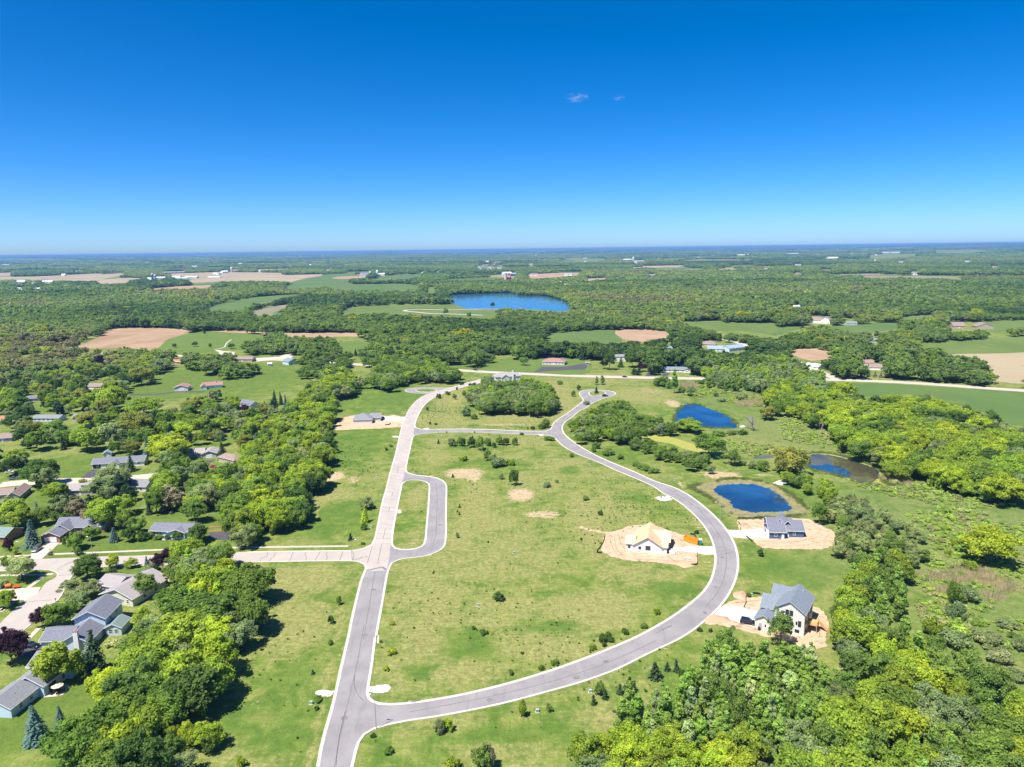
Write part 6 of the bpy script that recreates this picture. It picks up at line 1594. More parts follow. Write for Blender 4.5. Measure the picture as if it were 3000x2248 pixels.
def tree_px(zone, bx, by, top, w, kind, col, label=None, group=None, where=''):
    (px, py), (_, ty) = T(zone, (bx, by), (bx, top)); wpx = w * ZN[zone][2]
    x, y = G(px, py)
    h = height_for(px, py, ty); rad = wpx * mpp(px, py) / 2
    h = max(h * (1.0 if kind in ('spruce', 'sapling', 'poplar') else .93), .5)
    return tree(kind, x, y, h, max(rad, .3), col, label or '%s %s %s' % (TNAME[col], {'spruce': 'spruce', 'pine': 'pine', 'bush': 'bush', 'sapling': 'conifer sapling', 'poplar': 'aspen'}.get(kind, 'tree'), where), group)

# ------------------------------------------------------------------ single trees one can point at
SINGLE = [
 ('V', 350, 1335, 985, 250, 'spruce', 'b', 'large blue spruce on the lawn at the lower left'), ('V', 565, 1195, 1000, 115, 'spruce', 'b', 'smaller narrow blue spruce right of the large lawn spruce'),
 ('V', 895, 690, 290, 240, 'spruce', 'n', 'tall dark spruce beside the split-level house'), ('V', 745, 680, 485, 125, 'spruce', 'k', 'shorter green spruce left of the tall dark one'),
 ('L', 720, 890, 290, 345, 'spruce', 'b', 'big blue spruce left of the brick garage'), ('L', 40, 400, 95, 220, 'spruce', 'b', 'blue spruce cut by the left edge above the green roof'),
 ('U', 935, 1020, 845, 130, 'spruce', 'b', 'bright blue spruce at the foot of the tree strip'), ('U', 1250, 588, 420, 85, 'spruce', 'b', 'blue spruce, tallest of the four by the green field'),
 ('U', 1125, 545, 370, 80, 'spruce', 'n', 'leftmost dark spruce of the four by the green field'), ('U', 1195, 540, 395, 62, 'spruce', 'n', 'second spruce of the four by the green field'), ('U', 1305, 612, 545, 52, 'spruce', 'b', 'smallest spruce of the four by the green field'),
 ('S', 1595, 1095, 880, 105, 'spruce', 'b', 'slim blue spruce behind the carport ranch'), ('S', 1890, 1350, 1180, 175, 'spruce', 'b', 'blue spruce at the end of the side street'), ('S', 1420, 1255, 1060, 125, 'spruce', 'n', 'dark spruce in front of the carport ranch'), ('S', 1385, 1055, 920, 75, 'spruce', 'n', 'slender dark spruce left of the slim blue spruce'),
 ('U', 510, 650, 530, 92, 'spruce', 'b', 'blue spruce under the rust-coloured tree'), ('U', 450, 682, 610, 66, 'spruce', 'b', 'little blue spruce under the rust-coloured tree'), ('U', 640, 700, 615, 85, 'spruce', 'b', 'blue spruce left of the steep slate roof'), ('U', 575, 1130, 930, 130, 'spruce', 'n', 'dark spruce beside the double white garage'), ('U', 390, 1265, 1180, 95, 'spruce', 'n', 'dark spruce at the black driveway'), ('U', 437, 570, 380, 115, 'spruce', 'r', 'brownish spruce behind the rust-coloured tree'), ('U', 1160, 720, 615, 100, 'spruce', 'b', 'blue spruce with bare twigs beside the strip'),
 ('G', 1235, 690, 530, 120, 'spruce', 'b', 'small blue-green spruce on the mown front lawn'), ('G', 1600, 990, 840, 110, 'spruce', 'b', 'blue spruce left of the purple maple by the street'), ('G', 1205, 1065, 920, 160, 'spruce', 'k', 'green spruce on the cream house lawn'), ('G', 400, 395, 250, 95, 'spruce', 'b', 'pale blue spruce behind the brick house'),
 ('T2', 715, 1112, 1035, 62, 'spruce', 'n', 'dark spruce, right of the pair by the left highway'), ('T2', 680, 1120, 1045, 52, 'spruce', 'n', 'dark spruce, left of the pair by the left highway'), ('T2', 778, 1105, 1030, 38, 'spruce', 'n', 'thin dark spruce near the left highway bend'), ('T2', 862, 1070, 1005, 40, 'spruce', 'n', 'thin dark spruce on the mown knoll'),
 ('E', 150, 545, 475, 42, 'spruce', 'n', 'dark spruce on the teardrop island'), ('E', 900, 302, 245, 46, 'spruce', 'b', 'first blue spruce behind the long white ranch'), ('E', 942, 306, 262, 40, 'spruce', 'b', 'second blue spruce behind the long white ranch'), ('E', 990, 306, 250, 46, 'spruce', 'b', 'third blue spruce behind the long white ranch'), ('E', 372, 305, 205, 70, 'spruce', 'd', 'dark conical tree in front of the white two-storey building'),
 ('Q', 770, 392, 330, 44, 'spruce', 'b', 'second conifer of the row along the right highway'), ('Q', 705, 392, 338, 44, 'spruce', 'n', 'first conifer of the row along the right highway'), ('Q', 830, 396, 335, 50, 'spruce', 'r', 'brownish third conifer of the row along the right highway'), ('Q', 886, 402, 340, 50, 'spruce', 'r', 'brownish fourth conifer of the row along the right highway'), ('Q', 945, 402, 340, 54, 'spruce', 'n', 'fifth conifer of the row along the right highway'), ('Q', 1020, 410, 352, 44, 'spruce', 'b', 'sixth conifer of the row along the right highway'), ('Q', 1075, 412, 345, 46, 'spruce', 'b', 'seventh conifer of the row along the right highway'), ('Q', 1140, 416, 355, 46, 'spruce', 'b', 'eighth conifer of the row along the right highway'),
 # purple-leaved trees
 ('V', 110, 620, 275, 265, 'round', 'p', 'large dark purple maple by the driveway at the left edge'), ('V', 395, 290, 90, 145, 'round', 'p', 'loose purple tree beside the diagonal street'), ('G', 1765, 1000, 785, 185, 'round', 'p', 'round purple maple beside the side street'), ('G', 95, 785, 650, 85, 'bush', 'p', 'small purple shrub tree by the cedar house'), ('U', 800, 612, 540, 85, 'round', 'p', 'small purple tree in front of the steep slate roof'), ('S', 1075, 110, 0, 100, 'round', 'p', 'far purple tree beside the brown-roofed white house'), ('E', 1185, 218, 150, 82, 'round', 'p', 'dark purple tree below the blue roofs'), ('E', 222, 318, 222, 62, 'round', 'p', 'purple tree left of the white two-storey building'), ('E', 580, 345, 265, 84, 'round', 'p', 'purple tree above the highway driveways'), ('S', 100, 640, 585, 90, 'bush', 'p', 'purple shrub behind the orange roof'),
 # named broadleaf trees
 ('W', 1570, 872, 520, 430, 'broad', 'y', 'solitary round bright yellow-green tree in the right marsh'),
 ('L', 1650, 955, 570, 370, 'round', 'g', 'small lawn tree in front of the brick house'), ('L', 2010, 745, 460, 340, 'round', 'g', 'small lawn tree at the right end of the brick house'), ('L', 205, 1440, 1080, 240, 'round', 'g', 'young street tree at the left street corner'), ('L', 500, 1580, 1055, 470, 'airy', 'v', 'feathery pale tree on the street corner lawn'),
 ('G', 82, 1412, 1205, 150, 'round', 'l', 'young tree beside the orange trailer driveway'), ('G', 950, 1105, 858, 290, 'round', 'd', 'dense green tree at the street corner of the cream house'), ('G', 1215, 985, 835, 150, 'round', 'y', 'yellow-green young tree above the green spruce'), ('G', 1420, 972, 865, 115, 'round', 'l', 'tiny round tree beside the side street'), ('G', 1395, 690, 535, 140, 'round', 'd', 'clipped round tree on the mown front lawn'), ('G', 1695, 385, 95, 230, 'round', 'g', 'tall bright oval tree behind the pale blue ranch'), ('G', 850, 430, 195, 200, 'pine', 'r', 'dark brownish pine behind the brick house'), ('G', 690, 385, 165, 210, 'pine', 'n', 'dark pine left of the brownish one'), ('G', 870, 1310, 1075, 420, 'willow', 's', 'grey-green willow beside the diagonal street'), ('G', 592, 258, 45, 190, 'round', 'l', 'bright oval tree left of the long mauve ranch'), ('G', 2110, 480, 225, 230, 'round', 'k', 'clipped dome-shaped tree right of the mown lawn'), ('G', 1160, 540, 200, 300, 'round', 'l', 'light green tree left of the garden trees'), ('G', 1340, 560, 330, 200, 'round', 'g', 'green garden tree in the middle of the plot'), ('G', 1500, 600, 380, 220, 'willow', 'k', 'leafy garden tree beside the blue ranch'), ('G', 1150, 190, -60, 430, 'willow', 's', 'big grey-green tree over the long mauve ranch'), ('G', 1390, 260, 60, 170, 'pine', 'n', 'dark pine over the grey-roofed house'), ('G', 1850, 360, 60, 250, 'pine', 'r', 'brownish pine above the mown lawn'), ('G', 200, 560, 320, 280, 'round', 'l', 'light green tree left of the big blue spruce'), ('G', 430, 520, 330, 200, 'round', 'g', 'green tree behind the big blue spruce'), ('G', 660, 440, 355, 220, 'bush', 'd', 'dark bush behind the brick roof'), ('G', 2150, 705, 495, 230, 'round', 'd', 'dark round tree at the end of the blue ranch'), ('G', 1560, 1290, 1050, 250, 'round', 'k', 'rounded tree against the cream house'), ('G', 100, 370, 235, 240, 'willow', 'r', 'brown-leaved tree by the olive house'), ('G', 240, 1110, 850, 250, 'airy', 'v', 'thin pale branches of the corner tree'),
 ('V', 560, 290, 50, 240, 'round', 'g', 'bright tree between the diagonal street and the blue house'), ('V', 720, 130, -60, 200, 'willow', 's', 'grey-green tree behind the blue house roof'), ('V', 530, 800, 420, 320, 'round', 'l', 'tree with yellowish patch beside the patio'), ('V', 40, 80, -60, 130, 'round', 'l', 'street tree casting shade on the diagonal street'),
 ('S', 1850, 1150, 850, 440, 'broad', 'y', 'large yellow-green tree behind the dark spruce'), ('S', 1240, 600, 320, 330, 'broad', 'l', 'spreading light green tree beside the green field'), ('S', 430, 1420, 1125, 400, 'broad', 'd', 'large dark round tree beside the side street'), ('S', 1270, 1460, 1150, 380, 'willow', 's', 'grey-green tree in front of the side street'), ('S', 600, 1475, 1380, 190, 'round', 'l', 'bright oval tree top below the side street'), ('S', 940, 1045, 770, 290, 'round', 'l', 'light green tree with pale stem on the mown garden'), ('S', 1200, 1010, 720, 260, 'round', 's', 'grey tree with bare stem on the mown garden'), ('S', 1000, 800, 600, 360, 'broad', 'o', 'wide olive tree above the mown garden'), ('S', 1450, 900, 620, 380, 'broad', 'o', 'wide olive tree right of the first olive one'), ('S', 1560, 660, 460, 340, 'broad', 'l', 'wide bright tree below the red-roofed garage'), ('S', 2110, 640, 450, 200, 'broad', 'o', 'rust-coloured tree near the red roofs'), ('S', 1530, 330, 120, 220, 'broad', 'o', 'ochre round tree left of the green field'), ('S', 1980, 900, 720, 320, 'broad', 'y', 'yellow-green tree behind the large one'), ('S', 1500, 1050, 800, 150, 'round', 'g', 'upright green tree beside the slim blue spruce'), ('S', 80, 180, 60, 200, 'broad', 'y', 'golden-green tree at the left edge'), ('S', 260, 120, 20, 200, 'broad', 'o', 'rusty tree right of the golden-green one'), ('S', 190, 640, 440, 300, 'broad', 'd', 'dark tree above the orange roof'),
 ('E', 1190, 1132, 905, 230, 'round', 'g', 'full green tree standing between duckweed and pond'), ('E', 1015, 905, 778, 240, 'broad', 'l', 'bright tree at the near bank of the far pond'), ('E', 1500, 612, 540, 105, 'bush', 'w', 'pale round bush beyond the far pond'), ('E', 1725, 790, 640, 165, 'willow', 'o', 'olive willow right of the dead tree'), ('E', 1025, 572, 470, 75, 'round', 's', 'single small tree on the meadow behind the far pond'), ('E', 1930, 1300, 1015, 360, 'willow', 'o', 'big olive willow between the two near ponds'), ('E', 1400, 1210, 1060, 150, 'airy', 'k', 'slender bushy tree left of the olive willow'), ('E', 870, 545, 330, 80, 'poplar', 'g', 'tall narrow tree beside the highway meadow'), ('E', 150, 465, 390, 50, 'poplar', 's', 'thin young tree behind the teardrop island'), ('E', 205, 465, 380, 60, 'poplar', 's', 'thin young tree right of the teardrop lamp'),
 ('A', 1482, 478, 310, 100, 'spruce', 'y', 'bright yellow-green conical tree west of the concrete street'), ('D', 1935, 430, 240, 130, 'airy', 'g', 'young tree right of the navy blue house'),
 ('H4', 990, 1560, 760, 520, 'airy', 'k', 'slender leafy tree in front of the white two-storey house'), ('T4', 1790, 760, 655, 110, 'broad', 'y', 'vivid yellow tree in the far right woods'),
 ('E', 270, 330, 150, 90, 'round', 'd', 'dark tree left of the white two-storey building'), ('E', 480, 305, 150, 110, 'round', 'd', 'tall dark tree right of the white two-storey building'), ('E', 600, 290, 165, 150, 'broad', 'l', 'round light tree above the highway driveways'), ('E', 780, 280, 130, 170, 'willow', 's', 'grey willow in front of the blue outbuilding'), ('E', 1055, 300, 210, 100, 'round', 'l', 'bright tree right of the three blue spruces'), ('E', 500, 375, 305, 55, 'pine', 'n', 'dark small pine at the highway'), ('E', 545, 378, 310, 50, 'pine', 'n', 'second dark small pine at the highway'),
 ('F', 1605, 115, 15, 90, 'round', 'k', 'single tree on the mown strip north of the highway'), ('T1', 1510, 1003, 960, 32, 'round', 'd', 'first small tree in the mown park'), ('T1', 1685, 990, 945, 48, 'round', 'd', 'second small tree in the mown park'), ('T1', 1768, 882, 855, 26, 'round', 'd', 'far small tree in the mown park'), ('T1', 2000, 1008, 958, 52, 'round', 'd', 'third small tree in the mown park'), ('T1', 1818, 1005, 958, 28, 'round', 'l', 'thin pale tree in the mown park'),
 ('T2', 2045, 655, 605, 32, 'round', 'd', 'lone tree on the lake beach'), ('T2', 1640, 722, 655, 45, 'round', 'k', 'tree beside the lake road'), ('T2', 1840, 745, 690, 40, 'round', 'k', 'tree right of the lake road tree'),
]
for it in SINGLE:
    tree_px(*it[:8])
# dead trees
for (z, bx, by, top, w, lab) in (('E', 1605, 890, 700, 150, 'pale leafless dead tree beside the far pond'), ('Q', 985, 1168, 1035, 110, 'bleached dead tree leaning out of the right woods'), ('Q', 330, 880, 760, 90, 'grey leafless shrub tree in the marsh'), ('Q', 1985, 1155, 1060, 110, 'grey leafless bush in the right woods')):
    (px, py), (_, ty) = T(z, (bx, by), (bx, top)); x, y = G(px, py); hh_ = height_for(px, py, ty)
    r = tag(empty('dead_tree', (x, y, 0), random.uniform(0, 6)), lab, 'tree')
    o = bpy.data.objects.new('branches', random.choice(BARE)); link(o, r); o.scale = (hh_ / 10 * 1.1,) * 3
# bushes and saplings dotted over the meadows
BUSH = {'F': [(680, 957, 905, 42, 'n'), (1040, 1002, 880, 84, 'd'), (1130, 1030, 880, 100, 'k'), (1215, 982, 898, 74, 'k'), (1280, 1000, 945, 48, 'd'), (1345, 972, 885, 64, 'g'), (1410, 977, 895, 74, 'g'), (1510, 977, 890, 62, 'k'), (915, 985, 885, 60, 'k'), (950, 990, 900, 50, 'd'), (825, 985, 900, 90, 's'), (1215, 1142, 1020, 84, 'k'), (948, 1140, 1080, 88, 'y'), (1430, 1192, 1125, 56, 'y'), (1482, 1192, 1140, 56, 'g'), (1330, 1205, 1110, 160, 's'), (1265, 1160, 1070, 70, 'w'), (1500, 1410, 1230, 96, 'k'), (1355, 1342, 1280, 54, 's'), (835, 1322, 1280, 34, 'n'), (685, 470, 420, 48, 'd'), (855, 482, 425, 38, 'k'), (955, 442, 390, 62, 'k'), (780, 432, 395, 54, 'd'), (562, 607, 560, 32, 'd'), (985, 660, 560, 120, 's'), (1075, 692, 640, 80, 'k'), (1840, 782, 690, 90, 'k'), (1795, 802, 740, 60, 'k'), (1700, 805, 770, 46, 'd'), (1645, 800, 770, 30, 'n'), (1020, 335, 305, 40, 'd'), (1065, 335, 300, 44, 'd'), (880, 378, 350, 30, 'd'), (1150, 290, 260, 34, 'd'), (590, 752, 725, 30, 'd'), (650, 755, 735, 34, 'd'), (1990, 320, 275, 60, 'k'), (2195, 380, 325, 50, 'd'), (2140, 450, 385, 44, 'k'), (2120, 1105, 1065, 48, 'g'), (1880, 925, 880, 90, 'k'), (1850, 1430, 1370, 80, 's'), (1960, 1380, 1345, 44, 'k'), (1070, 840, 820, 22, 'n'), (770, 842, 825, 22, 'n'), (1580, 865, 840, 50, 'd'), (110, 1030, 985, 50, 'l'), (165, 995, 965, 40, 's'), (1690, 655, 620, 60, 's')],
        'K': [(980, 160, 100, 50, 'n'), (1085, 648, 580, 56, 'n'), (1050, 724, 675, 38, 'n'), (1080, 768, 710, 44, 'n'), (1050, 1142, 1055, 64, 'k'), (465, 715, 695, 24, 'd'), (1545, 1215, 1185, 40, 'd')],
        'A': [(1500, 350, 250, 120, 's'), (1475, 548, 480, 66, 'g'), (1350, 642, 570, 64, 'n'), (1242, 1238, 1160, 46, 'g'), (1168, 1415, 1340, 60, 'd'), (1160, 1605, 1565, 56, 'g'), (1465, 680, 660, 40, 'd'), (630, 590, 510, 60, 'k'), (720, 520, 440, 110, 'k'), (2115, 950, 935, 20, 'd')],
        'B': [(1002, 552, 508, 50, 'n'), (340, 1405, 1320, 90, 'y'), (1728, 368, 318, 88, 'y'), (1742, 97, 65, 54, 'y'), (2180, 1095, 975, 100, 's'), (1700, 1285, 1228, 88, 'g'), (1555, 1138, 1105, 44, 'd'), (1035, 885, 850, 40, 'd'), (1680, 520, 480, 60, 'y'), (1632, 262, 240, 26, 'd'), (1040, 800, 760, 90, 'k'), (858, 1150, 1130, 20, 'd')],
        'C': [(240, 1098, 1000, 90, 's'), (310, 1078, 985, 78, 'y'), (905, 968, 840, 66, 'l'), (1130, 922, 860, 54, 'k'), (1560, 358, 305, 60, 'd'), (1612, 322, 283, 50, 'g'), (1625, 358, 325, 54, 'd'), (1575, 398, 363, 38, 'd'), (1482, 422, 383, 58, 'l'), (1748, 298, 255, 54, 'd'), (1900, 248, 212, 50, 'k'), (2005, 138, 90, 48, 'y'), (1990, 658, 520, 118, 'n'), (2085, 594, 520, 60, 'n'), (2160, 604, 500, 72, 'n'), (2205, 660, 580, 60, 'd'), (1775, 732, 640, 96, 'n'), (1822, 768, 690, 66, 'n'), (1705, 784, 700, 68, 'n'), (1540, 793, 680, 76, 'k'), (1585, 824, 740, 70, 'n'), (1492, 868, 785, 56, 'n'), (1725, 862, 810, 40, 'r'), (730, 20, -34, 96, 'd'), (1070, 588, 550, 44, 'g'), (1182, 544, 505, 66, 'k'), (820, 628, 590, 40, 'k'), (340, 1390, 1300, 120, 'y'), (590, 1390, 1200, 150, 'k'), (650, 1390, 1220, 100, 'r'), (2060, 745, 705, 40, 'd'), (1910, 765, 745, 26, 'd'), (912, 460, 440, 28, 'd'), (600, 300, 265, 60, 'd'), (520, 260, 235, 40, 'd')],
        'D': [(1460, 694, 635, 40, 'd'), (620, 1155, 1112, 46, 'y'), (160, 358, 322, 34, 'd'), (40, 235, 205, 50, 'k'), (365, 1320, 1280, 54, 'd'), (230, 1345, 1305, 50, 'd'), (180, 1385, 1325, 60, 'd'), (245, 1380, 1350, 46, 'd'), (100, 1432, 1405, 50, 'l'), (520, 1265, 1235, 50, 'k'), (2460, 1000, 960, 60, 'k'), (1365, 1020, 985, 40, 'g'), (945, 510, 480, 36, 'd'), (8, 560, 540, 20, 'd'), (1055, 1305, 1275, 30, 'd'), (965, 1300, 1270, 40, 'd')],
        'W': [(345, 890, 790, 90, 'd'), (435, 950, 880, 46, 'd'), (1245, 1230, 1030, 130, 'g'), (1040, 1530, 1375, 150, 'l'), (1405, 930, 830, 110, 'l'), (1205, 790, 730, 60, 'y'), (1260, 710, 640, 50, 'y'), (1560, 1615, 1510, 230, 's'), (1720, 1700, 1640, 120, 's'), (1290, 1400, 1230, 170, 's'), (1390, 1215, 1080, 160, 's'), (1590, 265, 120, 270, 'k'), (1170, 170, -60, 240, 'l'), (1730, 1450, 1390, 120, 's'), (1250, 1640, 1500, 230, 's'), (1080, 1660, 1540, 140, 'k')],
        'X': [(2070, 385, 310, 120, 'v'), (1990, 270, 205, 150, 's'), (2190, 310, 250, 90, 's'), (1730, 365, 320, 60, 's'), (2120, 170, 130, 100, 's'), (2150, 480, 430, 120, 's'), (2020, 320, 290, 60, 's'), (2160, 250, 215, 70, 'k')],
        'G': [(1930, 668, 568, 115, 'd'), (1620, 655, 580, 92, 'l'), (1545, 685, 588, 105, 'd'), (1720, 665, 615, 95, 'k'), (1825, 662, 615, 70, 'd'), (700, 655, 585, 60, 'd'), (40, 1180, 1100, 100, 'v'), (545, 835, 795, 46, 'r'), (845, 830, 750, 80, 'g'), (165, 830, 760, 70, 'l'), (1630, 1000, 930, 150, 's'), (890, 55, 15, 80, 'o'), (1350, 0, -45, 70, 'd'), (2000, 370, 320, 90, 's'), (1850, 390, 360, 40, 's'), (700, 740, 650, 40, 'k')],
        'V': [(1060, 445, 395, 160, 'v'), (700, 525, 480, 40, 'k'), (1880, 1090, 1020, 90, 'y'), (330, 1240, 1220, 10, 'd'), (1400, 1450, 1210, 170, 's'), (2020, 1395, 1320, 60, 'k')],
        'E': [(480, 1060, 1030, 30, 'k'), (120, 1090, 1030, 40, 'k'), (370, 1155, 1110, 60, 'k'), (600, 1110, 1070, 40, 'k'), (260, 1110, 1060, 110, 'k'), (150, 1060, 1000, 60, 'k'), (240, 1125, 1080, 70, 'g'), (575, 1245, 1200, 100, 'k'), (680, 1280, 1235, 120, 'k'), (520, 1215, 1180, 80, 'k'), (620, 1265, 1225, 70, 'g'), (1255, 575, 540, 40, 'd'), (1440, 515, 470, 60, 'd'), (1310, 620, 590, 70, 's'), (1550, 520, 470, 80, 'd'), (60, 650, 615, 60, 's'), (1500, 925, 885, 80, 'd'), (760, 935, 890, 120, 's'), (1000, 895, 860, 110, 'k'), (1280, 935, 895, 130, 'k'), (1400, 925, 890, 100, 'k'), (620, 925, 850, 130, 's'), (900, 880, 830, 110, 'k'), (1590, 1245, 1170, 60, 's'), (1690, 1260, 1170, 110, 'k'), (1500, 1215, 1170, 60, 's'), (1110, 460, 420, 80, 'g'), (940, 540, 480, 60, 'g'), (760, 480, 390, 130, 'g'), (820, 500, 430, 80, 'k')]}
WHERE = {'F': 'on the north meadow', 'K': 'beside the lay-by loop', 'A': 'west of the street junction', 'B': 'near the lower road junction', 'C': 'along the lower loop road', 'D': 'near the building plots', 'W': 'in the right marsh', 'X': 'at the lower right marsh edge', 'G': 'in the gardens of the left street', 'V': 'at the lower left lawns', 'E': 'near the far pond'}
for z, L in BUSH.items():
    for (bx, by, top, w, c) in L:
        s = ZN[z][2]; small = w * s < 24
        kind = 'sapling' if c == 'n' else 'bush'
        tree_px(z, bx, by, top, w, kind, c, '%s %s %s %s' % ('small' if small else 'large', TNAME[c], 'conifer sapling' if kind == 'sapling' else 'bush', WHERE[z]), 'bushes and saplings ' + WHERE[z])

# ------------------------------------------------------------------ groves: real stands of single trees
PTS_ALL = []
def scatter(poly, spacing, hmin, hmax, frac=.55):
    """tree positions whose crowns show inside the surveyed outline"""
    xs, ys = zip(*poly)
    W = GP([(min(xs), min(max(ys) + 200, 2600)), (max(xs), min(max(ys) + 200, 2600)), (min(xs), max(min(ys), 745)), (max(xs), max(min(ys), 745))])
    x0, x1 = min(w[0] for w in W) - 10, max(w[0] for w in W) + 10; y0, y1 = max(min(w[1] for w in W), 100), max(w[1] for w in W) + 10
    gx_, gy_ = np.meshgrid(np.arange(x0, x1, spacing), np.arange(y0, y1, spacing * .9))
    gx_[1::2] += spacing / 2
    X = (gx_ + rng.uniform(-.38, .38, gx_.shape) * spacing).ravel(); Y = (gy_ + rng.uniform(-.38, .38, gy_.shape) * spacing).ravel()
    Hh = rng.uniform(hmin, hmax, X.shape)
    px, py = proj(X, Y, Hh * frac)
    k = inpoly(px, py, poly)
    return X[k], Y[k], Hh[k]
def blocked(X, Y, Hh, polys, fr=(.05, .55, .95)):
    b = np.zeros(X.shape, bool)
    for f in fr:
        px, py = proj(X, Y, Hh * f)
        for P in polys: b |= inpoly(px, py, P)
    return b
ROADS_PX = [e1 + e2 + e3, T('S', (0, 1340), (600, 1340), (1060, 1325), (1420, 1310), (1800, 1265), (1830, 1330), (1720, 1385), (1420, 1365), (1060, 1395), (620, 1385), (250, 1405), (0, 1420))]
